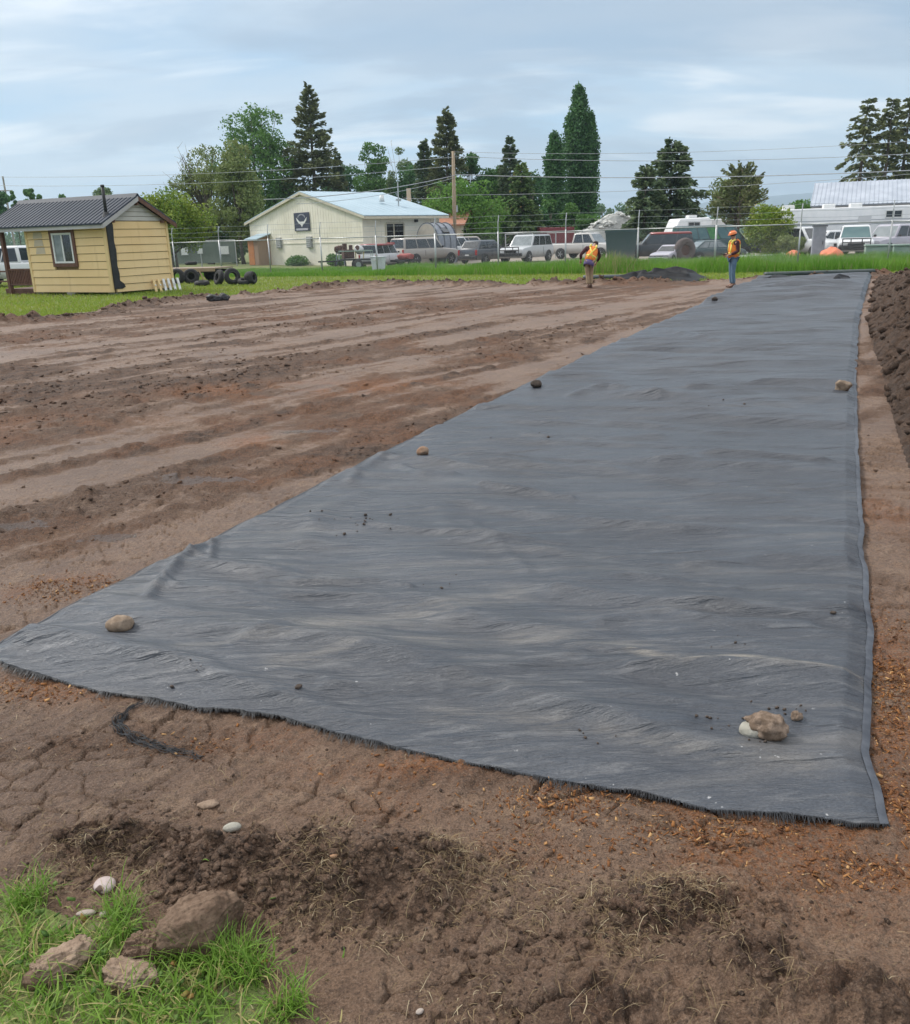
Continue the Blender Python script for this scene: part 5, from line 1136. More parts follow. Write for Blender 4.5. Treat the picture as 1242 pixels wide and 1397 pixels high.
def arched_shelter():
    p = atd(583, 330, 67.2); root = empty('arched_shelter', (p[0], 67.2, 0), R(-38), 'round topped shelter with tan end and grey ribbed sides beside the warehouse door', 'shelter')
    n = 18; prof = [(-1.35, 0)] + [(-1.38 * math.cos(t), 1.55 + 1.62 * math.sin(t)) for t in np.linspace(0, math.pi, n)] + [(1.35, 0)]
    b = MB(); b.prism(prof, 3.1, (0, 0, 0)); b.build('shell', mat('grey_corrugated', (.24, .26, .30), (.31, .33, .37), .5, 3, metal=.2), root)
    f = MB(); f.prism([(x * .96, z * .985 + .01) for x, z in prof], .06, (0, -.05, 0)); f.build('end_panel', mat('tan_canvas', (.50, .45, .38), (.43, .39, .33), .8, 3), root)
    for k in (0, .95, 1.0, 2.0, 3.0):
        r = MB(); r.loft([[(x * s, k + dy, z * s) for s, dy in ((1.0, 0), (1.025, 0), (1.025, .09), (1.0, .09))] for x, z in prof], False); r.build('rib', mat('dark_rib', (.10, .11, .13), (.14, .15, .17), .6, 3), root)
    root.scale = (.78, .72, .90); MB().box((1.05, 1.5, 2.6), (.1, 1.0, .6), 0, 0, -.9).build('skylight', GLASSD, root)
arched_shelter()

# ------------------------------------------------------------------ chain link fence with barbed wire arms
def make_fence():
    root = empty('chain_link_fence', (FE0[0], FE0[1], 0), 0, 'long galvanised chain link fence with barbed wire between the grass and the parked cars', 'fence')
    sp = 3.6; HT = 1.95; ids = list(range(-4, 15)); P = {i: FED * sp * (i - .03) for i in ids}
    for i in ids:
        p = P[i]; b = MB(); b.cyl((p[0], p[1], -.1), (p[0], p[1], HT + .08), .038 if i % 4 else .05, n=8); q = b.build('post', GALV, root, True)
        a = MB(); a.tube([(p[0], p[1], HT + .05), (p[0], p[1], HT + .5), (p[0] + .10 * FEN[0], p[1] + .10 * FEN[1], HT + .86)], .026, 5); a.build('barb_arm', GALV, q)
        if i == ids[-1]: continue
        p2 = P[i + 1]; r = MB(); r.cyl((p[0], p[1], HT), (p2[0], p2[1], HT), .03, n=6); r.build('top_rail', GALV, root, True)
        # diamonds: two families of slanting wires
        Vs, Fs = [], []; L = sp; st = .075; hh = HT - .08; k = 0
        for sgn in (1, -1):
            u0 = -hh
            while u0 < L:
                a0, a1 = max(0, u0), min(L, u0 + hh); z0_, z1_ = (a0 - u0), (a1 - u0)
                if sgn < 0: z0_, z1_ = hh - z0_, hh - z1_
                A = p + FED * a0; B = p + FED * a1; w = .0021
                Vs += [(A[0], A[1], .06 + z0_ - w), (A[0], A[1], .06 + z0_ + w), (B[0], B[1], .06 + z1_ + w), (B[0], B[1], .06 + z1_ - w), (A[0] + FEN[0] * w, A[1] + FEN[1] * w, .06 + z0_), (B[0] + FEN[0] * w, B[1] + FEN[1] * w, .06 + z1_)]
                Fs += [(k, k + 1, k + 2, k + 3), (k + 1, k + 4, k + 5, k + 2)]; k += 6; u0 += st
        mesh_np('chain_link', Vs, Fs, mat('fence_wire', (.30, .31, .31), (.36, .37, .37), .5, 20, metal=.4), root)
    for j, (hz, o) in enumerate(((HT + .28, 0), (HT + .55, .02), (HT + .84, .1))):
        b = MB(); pts = []
        for i in ids[:-1]:
            for t in (0, .5): p = P[i] * (1 - t) + P[i + 1] * t; pts.append((p[0] + o * FEN[0], p[1] + o * FEN[1], hz - (.03 if t else 0)))
        b.tube(pts, .007, 3)
        b.build('barbed_wire', GALV, root)
make_fence()

def back_fence():
    """screened fence behind, at the left"""
    A = np.array(at(215, 361)[:2]) + [0, -4]; B = np.array([WCR[0], WCR[1]]) + np.array([math.cos(WAN), math.sin(WAN)]) * 17.3 + [-.5, -2.6]
    A = np.array([-38., 74.]); root = empty('screened_fence', (A[0], A[1], 0), 0, 'chain link fence with dark green screening between the shed and the warehouse', 'fence'); d = B - A; L = float(np.hypot(*d)); u = d / L; an = math.atan2(u[1], u[0]); n = 7
    for i in range(n + 1):
        q = u * L * i / n; b = MB(); b.cyl((q[0], q[1], 0), (q[0], q[1], 2.15), .05); b.build('post', GALV, root)
    MB().cyl((0, 0, 2.1), (d[0], d[1], 2.1), .035).build('top_rail', GALV, root)
    MB().box((d[0] / 2 + .03, d[1] / 2 + .09, 1.18), (L, .02, 1.75), an).build('screening', mat('green_screen', (.12, .15, .125), (.17, .20, .17), .9, .6), root)
    for px, w, h, lab in ((252, .55, .6, 'white notice board beside a fence post near the shed'), (273, .42, .45, 'smallest white notice board in the middle of the screened fence'), (306, .68, .65, 'widest white notice board on the screened fence, nearest the warehouse')):
        t = 0.
        for k in range(400):
            q = A + u * L * k / 400
            if (np.array([q[0], q[1], 1.2]) - [0, 0, H]) @ RT / max(.1, (np.array([q[0], q[1], 1.2]) - [0, 0, H]) @ FW) * F + CX > px: break
        s = empty('notice_board', (q[0] + .02, q[1] - .08, 1.3), an, lab, 'sign', 'white notice boards on the screened fence'); MB().box((0, 0, 0), (w, .03, h)).build('panel', WHITE, s); f = MB()
        for sx in (-1, 1): f.box((sx * w / 2, 0, 0), (.04, .045, h + .04))
        f.build('edge', GALV, s)
back_fence()

# ------------------------------------------------------------------ utility poles and wires
def make_poles():
    p = atd(621, 320, 72); zt = top_z(621, 206, 72); root = empty('utility_pole', (p[0], 72, 0), 0, 'pale wooden utility pole standing right of the warehouse roof', 'utility pole')
    b = MB(); b.tube([(0, 0, -.2), (0, 0, zt * .5), (.02, 0, zt)], [.19, .165, .125], 10); b.build('pole', mat('pale_pole_wood', (.40, .31, .21), (.30, .23, .16), .85, 5, stretch=(4, 4, .3)), root, True)
    for z in (zt - .3, zt - 1.6, zt - 2.5): MB().cyl((.12, -.05, z), (.12, -.05, z + .16), .05).build('insulator', GALV, root)
    MB().box((.2, -.02, zt - 4.2), (.14, .1, .5)).build('meter_box', GALV, root)
    p2 = atd(14, 300, 150); z2 = top_z(14, 240, 150); r2 = empty('utility_pole', (p2[0], 150, 0), 0, 'distant utility pole with a short crossarm at the left edge', 'utility pole')
    MB().cyl((0, 0, 0), (0, 0, z2), .2, .14).build('pole', mat('grey_pole_wood', (.36, .33, .30), (.28, .26, .24), .9, 4), r2); c = MB(); c.box((0, -.2, z2 - 2.2), (2.4, .15, .15), .2); c.build('crossarm', MATS['grey_pole_wood'], r2)
    WI = mat('wire', (.30, .32, .34), (.36, .38, .40), .5, 3)
    X = p[0]
    def wire(pts, r, lab, sag=.6):
        a, c = Vector(pts[0]), Vector(pts[1]); P = [a.lerp(c, t) - Vector((0, 0, sag * 4 * t * (1 - t))) for t in np.linspace(0, 1, 24)]
        o = MB().tube([q - a for q in P], r, 4).build('overhead_wire', WI, None); o.location = a; tag(o, lab, 'wire', 'overhead wires')
    def pz(px, py, d): q = atd(px, py, d); return (q[0], d, q[2])
    P0 = lambda py: pz(621, py, 71.9)
    for a, d1, r, lab, sg in ((238, pz(1500, 216, 60), 0.028, 'thickest overhead cable running right from the pole at mid height', .6), (194, pz(1500, 170, 60), 0.012, 'highest overhead wire running right from the top of the pole', .7), (213, pz(1500, 192, 60), 0.017, 'second overhead wire running right, just under the top of the pole', .7), (266, pz(1500, 214, 60), 0.014, 'lowest overhead wire running right from the pole', .5)):
        q = P0(max(a, 207)); wire([q, d1], r, lab, sg)
    for a, d1, r, lab, sg in ((239, pz(360, 272, 63), 0.028, 'thickest cable dropping left from the pole to the warehouse ridge', .35), (242, pz(405, 278, 66), 0.017, 'second cable dropping left just below the thickest one', .35), (214, pz(-200, 236, 84), 0.014, 'upper overhead wire running left from the pole', .8), (226, pz(-200, 246, 84), 0.014, 'lower overhead wire running left from the pole', .9), (268, pz(550, 270, 76), 0.011, 'short wire from the pole to the roof behind the warehouse', .1)):
        wire([P0(a), d1], r, lab, sg)
make_poles()

# ------------------------------------------------------------------ fabric rolls and folded heap at the far end
def roll(px0, py0, px1, py1, r, label, m):
    a, b = at(px0, py0), at(px1, py1); root = empty('fabric_roll', a, math.atan2(b[1] - a[1], b[0] - a[0]), label, 'fabric roll', 'rolls of ground fabric'); L = float(np.hypot(*(b - a)[:2]))
    q = MB(); n = 26; tt = np.linspace(0, L, n); rings = [[(t, r * (1 + .05 * math.sin(t * 1.9 + k)) * math.cos(2 * math.pi * k / 14) * 1.12, r * .9 + .03 + r * .9 * math.sin(2 * math.pi * k / 14)) for k in range(14)] for t in tt]; q.loft(rings); q.build('roll', m, root, True)
    c = MB(); c.cyl((L - .02, 0, r * .93), (L + .05, 0, r * .93), r * .35, n=10); c.cyl((-.05, 0, r * .93), (.02, 0, r * .93), r * .35, n=10); c.build('core', mat('cardboard_core', (.25, .18, .11), (.2, .15, .1), .9, 6), root)
GREENB = mat('dark_green_fabric', (.03, .045, .042), (.05, .068, .062), .5, 4)
roll(1043, 379, 1192, 374.5, .105, 'long dark green roll of fabric at the far end of the unrolled strip', GREENB)
roll(796, 382.5, 885, 381, .10, 'flattened dark roll of fabric behind the bending worker', mat('dark_roll', (.05, .06, .07), (.075, .085, .095), .5, 4))
def folded(name, px0, px1, pyb, depth, h, label, seed, peak=.6):
    a, b = at(px0, pyb), at(px1, pyb); L = float(np.hypot(*(b - a)[:2])); root = empty(name, a + np.array([0, 0, .03 if name == 'fabric_fold' else 0]), math.atan2(b[1] - a[1], b[0] - a[0]), label, 'folded fabric'); n, m = 90, 46
    u, v = np.meshgrid(np.linspace(0, 1, n), np.linspace(0, 1, m), indexing='ij'); x, y = u.ravel() * L, v.ravel() * depth
    env = (np.sin(np.pi * np.clip(v.ravel(), 0, 1)) ** .45) * np.interp(u.ravel(), [0, .04, .25, peak, .85, 1], [.05, .45, .75, 1., .65, .03])
    q = 2.6 * vnoise(x * .55 + seed, y * .75 + x * .2, seed + 6); stp = (np.floor(q) + sstep(.0, .22, q - np.floor(q))) / 2.6
    cre = 1 - np.abs(2 * vnoise(x * .8 + y * .5, y * 1.3 + seed, seed + 3) - 1)
    z = h * env * (.30 + .95 * stp + .12 * vnoise(x * 2.2 + seed, y * 2.2, seed)) + h * .45 * env * sstep(.75, 1, cre) + .01
    z -= .5 * h * env * np.exp(-((u.ravel() - .22 - .25 * v.ravel()) / .03) ** 2)
    y = y + .15 * np.sin(x * 1.7 + seed) * (1 - v.ravel()); i, j = np.meshgrid(np.arange(n - 1), np.arange(m - 1), indexing='ij'); k = (i * m + j)
    o = mesh_np('folded_layers', np.stack([x, y, np.maximum(z, .01)], 1), np.stack([k, k + 1, k + m + 1, k + m], 2).reshape(-1, 4), FABF, root, True); return root
FABF = mat('folded_black_fabric', (.006, .007, .009), (.014, .015, .019), .6, 2, bmp=.2, spec=.25)
folded('fabric_heap', 838, 950, 384, 2.6, .46, 'crumpled heap of folded black fabric on the grass between the two workers', 5)
folded('fabric_fold', 1034, 1082, 386, 1.0, .20, 'turned back flap of fabric at the far left corner of the strip', 15, .4)
folded('fabric_fold', 1126, 1160, 385, .8, .20, 'raised pucker in the fabric near the green roll', 25, .5)
# ------------------------------------------------------------------ vehicles
TYRE = mat('tyre_rubber', (.022, .022, .023), (.035, .034, .033), .85, 12); RIM = mat('alloy_rim', (.42, .43, .44), (.32, .33, .34), .35, 8, metal=.7)
TRIMB = mat('black_plastic', (.02, .02, .022), (.035, .035, .037), .6, 8); LAMP = mat('lamp_glass', (.55, .57, .58), (.45, .47, .48), .15, 8, spec=.8); REDL = mat('red_lamp', (.36, .02, .02), (.28, .015, .015), .2, 8, spec=.7); CHROME = mat('chrome', (.55, .56, .57), (.45, .46, .47), .2, 8, metal=.9)
def paint(name, c, dirt=(.20, .17, .14)):
    if name in MATS: return MATS[name]
    m, nt, b = new_mat(name); tc = nt.nodes.new('ShaderNodeTexCoord').outputs['Object']; sep = nt.nodes.new('ShaderNodeSeparateXYZ'); nt.links.new(tc, sep.inputs[0]); n = tex(nt, 'ShaderNodeTexNoise', tc, Scale=3., Detail=5.)
    f = math_(nt, 'MULTIPLY', ramp(nt, math_(nt, 'ADD', sep.outputs[2], math_(nt, 'MULTIPLY', n.outputs[0], .5)), 1.15, .5), .6)   # road dirt thrown up from below
    nt.links.new(mixc(nt, f, c, dirt), b.inputs['Base Color']); b.inputs['Roughness'].default_value = .35; b.inputs['Coat Weight'].default_value = .5; b.inputs['Coat Roughness'].default_value = .12
    MATS[name] = m; return m
PW = lambda: paint('white_car_paint', (.66, .67, .68)); PS = lambda: paint('silver_car_paint', (.40, .40, .40)); PT = lambda: paint('tan_silver_paint', (.38, .345, .31)); PD = lambda: paint('dark_blue_paint', (.035, .045, .06)); PB = lambda: paint('black_car_paint', (.022, .024, .03)); PTE = lambda: paint('dark_teal_paint', (.02, .055, .06)); PR = lambda: paint('red_car_paint', (.30, .035, .03)); PG = lambda: paint('grey_car_paint', (.20, .205, .22)); PP = lambda: paint('pale_lilac_paint', (.42, .40, .46))

KIND = {   # length, width, height, ground clearance, belt height, hood height, rear deck height; greenhouse stations from the rear (0) to the front (1): base rear, base front, top rear, top front
    'suv': (5.0, 1.95, 1.86, .34, 1.12, 1.08, None, .02, .70, .05, .58), 'pickup': (5.6, 1.98, 1.88, .40, 1.14, 1.10, 1.12, .36, .73, .385, .63), 'canopy': (5.5, 1.98, 1.90, .42, 1.14, 1.10, None, .02, .71, .045, .61),
    'hatch': (4.4, 1.80, 1.58, .26, .98, .94, None, .04, .74, .14, .56), 'sedan': (4.6, 1.80, 1.45, .24, .93, .88, .93, .15, .74, .30, .57), 'van': (5.2, 2.0, 2.02, .30, 1.18, 1.05, None, .01, .84, .03, .70)}
def car(label, kind, px, py, heading, pt, cat='car', name='parked_car', dist=None, group='vehicles parked in the yard', roofm=None, scale=1., black_front=False, glass=GLASSD, tint=None, side_panel=None, nwin=None, rack=False):
    L, W, Hh, gc, zb, zh, zd, br, bf, tr, tf = KIND[kind]; p = at(px, py) if dist is None else atd(px, 330, dist)
    root = empty(name, (p[0], p[1] if dist is None else dist, 0), heading, label, cat, group); root.scale = (scale,) * 3; X = lambda t: (t - .5) * L; w = W / 2
    wr = .37 if kind in ('suv', 'pickup', 'canopy') else .32; xr, xf = X(.20), X(.815)
    st = [(0, zb * .8 if zd is None else (zd or zb)), (.012, zd or zb), (.06, zd or zb), (br + .02, zd or zb), (bf - .03, zb), (bf + .02, (zb + zh) / 2 + .02), (.93, zh - .06), (.985, zh - .16), (1, zh - .34)]
    st = sorted(set(st)); b = MB(); rings = []
    for t, zt in st:
        e = .90 if t in (0, 1) else .965 if t > .97 or t < .02 else 1.; lo = gc + (.14 if t in (0, 1) else 0); ww = w * e
        rings.append([(X(t), -ww * .90, lo), (X(t), -ww, lo + .2), (X(t), -ww, zt * .62 + .1), (X(t), -ww * .965, zt - .05), (X(t), -ww * .88, zt), (X(t), ww * .88, zt), (X(t), ww * .965, zt - .05), (X(t), ww, zt * .62 + .1), (X(t), ww, lo + .2), (X(t), ww * .90, lo)])
    b.loft(rings); bd = b.build('body', pt, root, True, .03, 2, 30)
    # greenhouse
    zt = Hh; y0, y1 = w * .91, w * .76
    g = MB(); A = [(X(br), y0, zb - .04), (X(bf), y0, zb - .04), (X(bf), -y0, zb - .04), (X(br), -y0, zb - .04)]; B = [(X(tr), y1, zt - .05), (X(tf), y1, zt - .05), (X(tf), -y1, zt - .05), (X(tr), -y1, zt - .05)]; Cc = [(X(tr) + .12, y1 * .86, zt), (X(tf) - .14, y1 * .86, zt), (X(tf) - .14, -y1 * .86, zt), (X(tr) + .12, -y1 * .86, zt)]
    g.loft([A, B, Cc]); g.build('cab', pt, root, True, .03, 2, 30)
    if roofm: 
        r_ = MB(); r_.loft([[(x, y * 1.04, z - .10) for x, y, z in B], [(x, y * 1.03, z + .01) for x, y, z in B], [(x, y, z + .016) for x, y, z in Cc]]); r_.build('roof_panel', roofm, root, True)
    def pane(q, nm, m, off=.012):
        q = [Vector(v) for v in q]; n = (q[1] - q[0]).cross(q[3] - q[0]).normalized(); c = sum(q, Vector()) / 4
        if n.dot(c - Vector((0, 0, zb))) < 0: n = -n
        MB().hull([q[0], q[0] + n * off, q[3], q[3] + n * off, q[1], q[1] + n * off, q[2], q[2] + n * off]).build(nm, m, root)
    zlo, zhi = zb + .03, zt - .11; fz = lambda z: (z - zb + .04) / (zt - .05 - zb + .04); yy = lambda z: y0 + (y1 - y0) * fz(z)
    xr_ = lambda z: X(br) + (X(tr) - X(br)) * fz(z); xf_ = lambda z: X(bf) + (X(tf) - X(bf)) * fz(z)
    pane([(xf_(zlo), -yy(zlo) + .07, zlo), (xf_(zlo), yy(zlo) - .07, zlo), (xf_(zhi), yy(zhi) - .08, zhi), (xf_(zhi), -yy(zhi) + .08, zhi)], 'windshield', tint or glass)
    pane([(xr_(zlo + .05), -yy(zlo) + .1, zlo + .05), (xr_(zlo + .05), yy(zlo) - .1, zlo + .05), (xr_(zhi), yy(zhi) - .1, zhi), (xr_(zhi), -yy(zhi) + .1, zhi)], 'rear_window', glass)
    nw = nwin or (2 if kind in ('pickup',) else 3); 
    for s in (-1, 1):
        for i in range(nw):
            t0, t1 = i / nw, (i + 1) / nw; gp = .035
            fx = lambda t, z: xr_(z) + .10 + (xf_(z) - .13 - xr_(z) - .10) * t
            pane([(fx(t0, zlo) + gp, s * yy(zlo), zlo), (fx(t1, zlo) - gp, s * yy(zlo), zlo), (fx(t1, zhi) - gp, s * yy(zhi), zhi), (fx(t0, zhi) + gp, s * yy(zhi), zhi)], 'side_window', side_panel if (side_panel and i == 3) else glass)
        MB().box((X(bf) - .28, s * (w + .06), zb + .10), (.09, .16, .14)).build('mirror', TRIMB, root, bevel=.02)
        MB().box((X(.985) + .01, s * w * .68, zh - .30), (.07, .34, .17)).build('headlight', LAMP, root, bevel=.02)
        MB().box((X(.008) - .012, s * w * .83, zb - .22), (.06, .17, .36)).build('tail_light', REDL, root, bevel=.015)
        MB().prism([(0, 0), (.02, 0), (.02, zb - gc - .3), (0, zb - gc - .3)], .012, (X((br + bf) / 2), s * (w + .0) - (.012 if s < 0 else 0), gc + .2)).build('door_gap', TRIMB, root)
        for xa in (xr, xf):
            a = MB(); a.prism([(xa + (wr + .075) * math.cos(q), wr + (wr + .075) * math.sin(q)) for q in np.linspace(-.25, math.pi + .25, 16)], .03, (0, s * w + (.004 if s > 0 else -.034) , 0)); a.build('wheel_arch', TRIMB, root)
            wl = empty('wheel', (xa, s * (w - .08), wr)); wl.parent = root; q = MB(); n = 20; pr = [(wr * .62, -.11), (wr * .95, -.115), (wr, -.07), (wr, .07), (wr * .95, .115), (wr * .62, .11)]
            q.loft([[(r * math.cos(2 * math.pi * k / n), y + s * .05, r * math.sin(2 * math.pi * k / n)) for k in range(n)] for r, y in pr]); q.build('tyre', TYRE, wl, True, .01)
            q = MB(); q.cyl((0, s * .06, 0), (0, s * .155, 0), wr * .64, wr * .58, 16)
            for k in range(5): q.box((wr * .33 * math.cos(k * 1.257), s * .16, wr * .33 * math.sin(k * 1.257)), (wr * .5, .02, wr * .16), 0, 0, -k * 1.257)
            q.build('rim', RIM, wl)
    fm = TRIMB if black_front else CHROME; MB().box((X(1) + .03, 0, gc + .22), (.16, W * .94, .22)).build('front_bumper', fm, root, bevel=.04)
    MB().box((X(0) - .03, 0, gc + .2), (.16, W * .92, .2)).build('rear_bumper', TRIMB if kind in ('hatch', 'sedan', 'van') else CHROME, root, bevel=.04)
    gr = MB(); gr.box((X(1) - .02, 0, zh - .36), (.10, W * .46, .26))
    for k in range(3): gr.box((X(1) + .035, 0, zh - .44 + k * .08), (.02, W * .44, .02))
    gr.build('grille', TRIMB, root); MB().box((X(0) - .045, 0, zb - .42), (.02, .32, .16)).build('licence_plate', WHITE, root)
    if kind == 'pickup':
        q = MB(); q.box((X(.19), 0, zd + .003), (L * .33, W * .76, .012)); q.build('bed_liner', TRIMB, root)
    if rack:
        for s in (-1, 1): MB().box((X((tr + tf) / 2), s * y1 * .8, zt + .06), (L * (tf - tr) * .8, .04, .04)).build('roof_rail', TRIMB, root)
    if black_front:
        q = MB()
        for z in (gc + .3, gc + .52, gc + .72): q.tube([(X(1) + .16, -w * .75, z), (X(1) + .2, 0, z), (X(1) + .16, w * .75, z)], .035, 6)
        for y in (-.75, -.3, .3, .75): q.cyl((X(1) + .17, w * y, gc + .1), (X(1) + .17, w * y, gc + .74), .03)
        q.build('brush_guard', TRIMB, root)
    return root

car('white pickup truck partly hidden behind the porch of the yellow shed', 'pickup', 16, 0, R(176), PW(), 'pickup truck', 'pickup_truck', dist=46, scale=1.06)
car('silver four door wagon with big tyres and a dark rear window, nearest the warehouse door', 'canopy', 580, 360.5, R(42), PT(), 'suv', 'suv', scale=.98)
car('white wagon behind the silver wagon, seen from the rear', 'suv', 620, 0, R(48), PW(), 'suv', 'suv', dist=73, tint=GLASSL)
car('tan wagon parked sideways under the tiled roofs', 'suv', 644, 0, R(12), PT(), 'suv', 'suv', dist=79)
car('dark blue grey hatchback seen from behind with red tail lights', 'hatch', 663, 358.5, R(52), PD(), 'car', 'hatchback', tint=GLASSL)
car('pale silver wagon with a black brush guard, facing the camera', 'suv', 719, 357.5, R(-122), paint('pale_silver_paint', (.50, .52, .53)), 'suv', 'suv', black_front=True, tint=GLASSL, scale=1.0, rack=True)
car('white pickup truck behind the bending worker', 'pickup', 800, 352.5, R(-38), paint('dusty_white_paint', (.52, .50, .47)), 'pickup truck', 'pickup_truck', tint=GLASSL)
car('old dark car with a red roof among the junk right of the dumpster', 'suv', 895, 345, R(172), PB(), 'car', 'old_car', roofm=PR(), dist=58, scale=.95, group='vehicles in the junk row')
car('pale lilac car with its front towards the grass, beside the big worn tyre', 'sedan', 916, 0, R(-128), PP(), 'car', 'old_car', dist=54, group='vehicles in the junk row', scale=.72)
car('long dark teal van with a green panel in its side window', 'van', 974, 0, R(-4), PTE(), 'van', 'van', dist=60, side_panel=mat('green_panel', (.06, .26, .06), (.04, .16, .06), .4, 6), tint=GLASST, glass=GLASST, nwin=6, group='vehicles in the junk row', scale=1.05)
car('low dark sedan in front of the long teal van', 'sedan', 972, 0, R(10), PTE(), 'car', 'old_car', dist=55, glass=GLASSL, group='vehicles in the junk row', scale=.85)
car('white hatchback half hidden behind the grey cabinet', 'suv', 1098, 0, R(-60), PW(), 'car', 'parked_car', dist=57, group='vehicles at the right')
car('white sedan just right of the grey cabinet', 'sedan', 1136, 0, R(20), PW(), 'car', 'parked_car', dist=59, group='vehicles at the right', scale=1.1)
car('white pickup truck with a dark hood facing the grass, under the long trailer', 'pickup', 1166, 0, R(-112), PW(), 'pickup truck', 'pickup_truck', dist=55, tint=GLASST, black_front=True, group='vehicles at the right')
car('pinkish silver wagon at the right edge below the long trailer', 'suv', 1216, 0, R(-150), PP(), 'suv', 'suv', dist=56, tint=GLASSL, group='vehicles at the right')
car('white work truck with a red top behind the white bin', 'van', 519, 0, R(68), PW(), 'truck', 'work_truck', dist=61.5, roofm=PR(), scale=.76, group='vehicles parked in the yard')

# ------------------------------------------------------------------ long white trailer at the right
def long_trailer():
    p = atd(1142, 330, 61); root = empty('travel_trailer', (p[0], 61, 0), R(-14), 'long white travel trailer with thin grey stripes, parked in front of the metal building', 'trailer')
    L = 9.6; b = MB(); prof = [(-L / 2 + .1, .55), (-L / 2 - .55, 1.7), (-L / 2 - .35, 2.7), (-L / 2 + .5, 3.0), (L / 2 - .15, 3.05), (L / 2, 2.85), (L / 2, .55)]; b.prism(prof, 2.45, (0, 0, 0)); b.build('shell', mat('trailer_white', (.82, .82, .82), (.74, .75, .76), .4, 2), root, True, .06, 3)
    for z, h in ((1.95, .05), (2.2, .035), (1.1, .06)): MB().box((.1, -.008, z), (L - .5, .016, h)).build('stripe', mat('trailer_stripe', (.34, .37, .40), (.28, .31, .34), .5, 3), root)
    for x in (-3.2, -.6, 1.1): MB().box((x, .9 + x * .05, 3.14), (.75, .7, .28)).build('roof_vent', WHITE, root, bevel=.06)
    window(root, (3.35, 0, 2.52), 1.05, .5, 0., GLASSD, WHITE, None, 2, .06); window(root, (-2.4, 0, 1.62), 1.5, .5, 0., GLASSL, GALV, None, 2, .05)
    MB().box((1.6, -.02, 1.55), (.8, .04, 1.8)).build('door', mat('trailer_door', (.60, .61, .62), (.55, .56, .57), .5, 2), root, bevel=.01)
    for x in (.2, 1.15):
        w = empty('wheel', (x - .6, .1, .36)); w.parent = root; q = MB(); q.cyl((0, -.1, 0), (0, .12, 0), .36, n=18); q.build('tyre', TYRE, w, True); q = MB(); q.cyl((0, -.13, 0), (0, -.09, 0), .2, n=14); q.build('rim', RIM, w)
    MB().box((-.3, .6, .48), (L - .6, .9, .14)).build('chassis', TRIMB, root); MB().cyl((-L / 2 - .6, 1.2, 0), (-L / 2 - .6, 1.2, .7), .05).build('jack', GALV, root)
    b = MB(); b.box((-L / 2 - .5, 1.2, .5), (1.6, .1, .1)); b.build('hitch', TRIMB, root)
long_trailer()

# ------------------------------------------------------------------ junk and yard things
def thing(name, px, dist, rz, label, cat, group=None): p = atd(px, 330, dist); return empty(name, (p[0], dist, 0), rz, label, cat, group)
def cabinet():
    r = thing('metal_cabinet', 1117, 50, R(-18), 'tall grey ribbed metal cabinet standing by the fence', 'cabinet'); b = MB(); b.box((0, 0, .95), (.66, .6, 1.75)); b.build('body', mat('grey_cabinet', (.33, .35, .40), (.27, .29, .33), .5, 4), r, bevel=.02)
    for i in range(5): MB().box((-.24 + i * .12, -.31, .95), (.03, .03, 1.6)).build('rib', MATS['grey_cabinet'], r)
    MB().box((0, 0, 1.88), (.76, .7, .1)).build('lid', mat('dark_rib', (.1, .11, .13)), r); MB().box((.2, -.33, 1.0), (.03, .05, .2)).build('handle', TRIMB, r); MB().box((0, 0, .04), (.6, .5, .08)).build('plinth', TRIMB, r)
cabinet()
def tarp(px, dist, w, d, h, m, label, seed):
    r = thing('tarp_bundle', px, dist, 0, label, 'tarp'); V, Fc = rock_geo((w, d, h), seed, 4, .22, .45, 3); V[:, 2] -= V[:, 2].min(); mesh_np('cover', V, Fc, m, r, True); b = MB(); b.tube([(-w * .8, -d * .5, h * .55), (0, -d * .98, h * .75), (w * .8, -d * .5, h * .5)], .015, 4); b.build('tie_rope', WHITE, r)
ORT = mat('orange_tarp', (.72, .20, .09), (.60, .15, .07), .6, 4)
tarp(1136, 47.5, .60, .5, .5, ORT, 'larger bright orange tarp bundle right of the grey cabinet', 71)
tarp(1083, 48.5, .42, .36, .42, ORT, 'smaller orange tarp bundle at the foot of the bushes', 72)
tarp(1067, 48.5, .3, .3, .22, mat('white_tarp', (.62, .60, .56), (.5, .48, .45), .7, 4), 'small white bundle left of the smaller orange bundle', 73)
def hull_():
    r = thing('small_boat', 1033, 46.5, R(-12), 'small white boat lying upside down in the grass behind the worker in blue jeans', 'boat'); b = MB(); rg = []
    for t in np.linspace(0, 1, 9): x = -1.1 + 2.2 * t; w = .62 * min(1, .35 + 1.5 * (1 - t)); h = .5 * min(1, .55 + (1 - t) * .8); rg.append([(x + .1 * t, -w, .02), (x, -w * .92, h * .55), (x - .05, -w * .5, h), (x - .05, w * .5, h), (x, w * .92, h * .55), (x + .1 * t, w, .02)])
    b.loft(rg); b.build('hull', mat('boat_white', (.66, .68, .64), (.58, .60, .57), .4, 3), r, True, .02); k = MB(); k.box((-.1, 0, .51), (1.9, .06, .05)); k.build('keel', mat('boat_white', 0), r); k = MB(); k.box((-1.13, 0, .27), (.05, 1.0, .4)); k.build('transom', TRIMB, r)
hull_()
def gbox(px, dist, w, label):
    r = thing('utility_box', px, dist, R(-20), label, 'utility box', 'pale green boxes in the grass'); g = mat('pale_green_metal', (.24, .33, .28), (.30, .38, .33), .6, 3); b = MB(); b.box((0, 0, .42), (w, .8, .84)); b.build('body', g, r, bevel=.03); MB().box((0, -.02, .88), (w + .08, .9, .08)).build('lid', g, r, bevel=.02)
    for x in (-w * .25, w * .25): MB().box((x, -.42, .45), (.1, .04, .12)).build('latch', GALV, r)
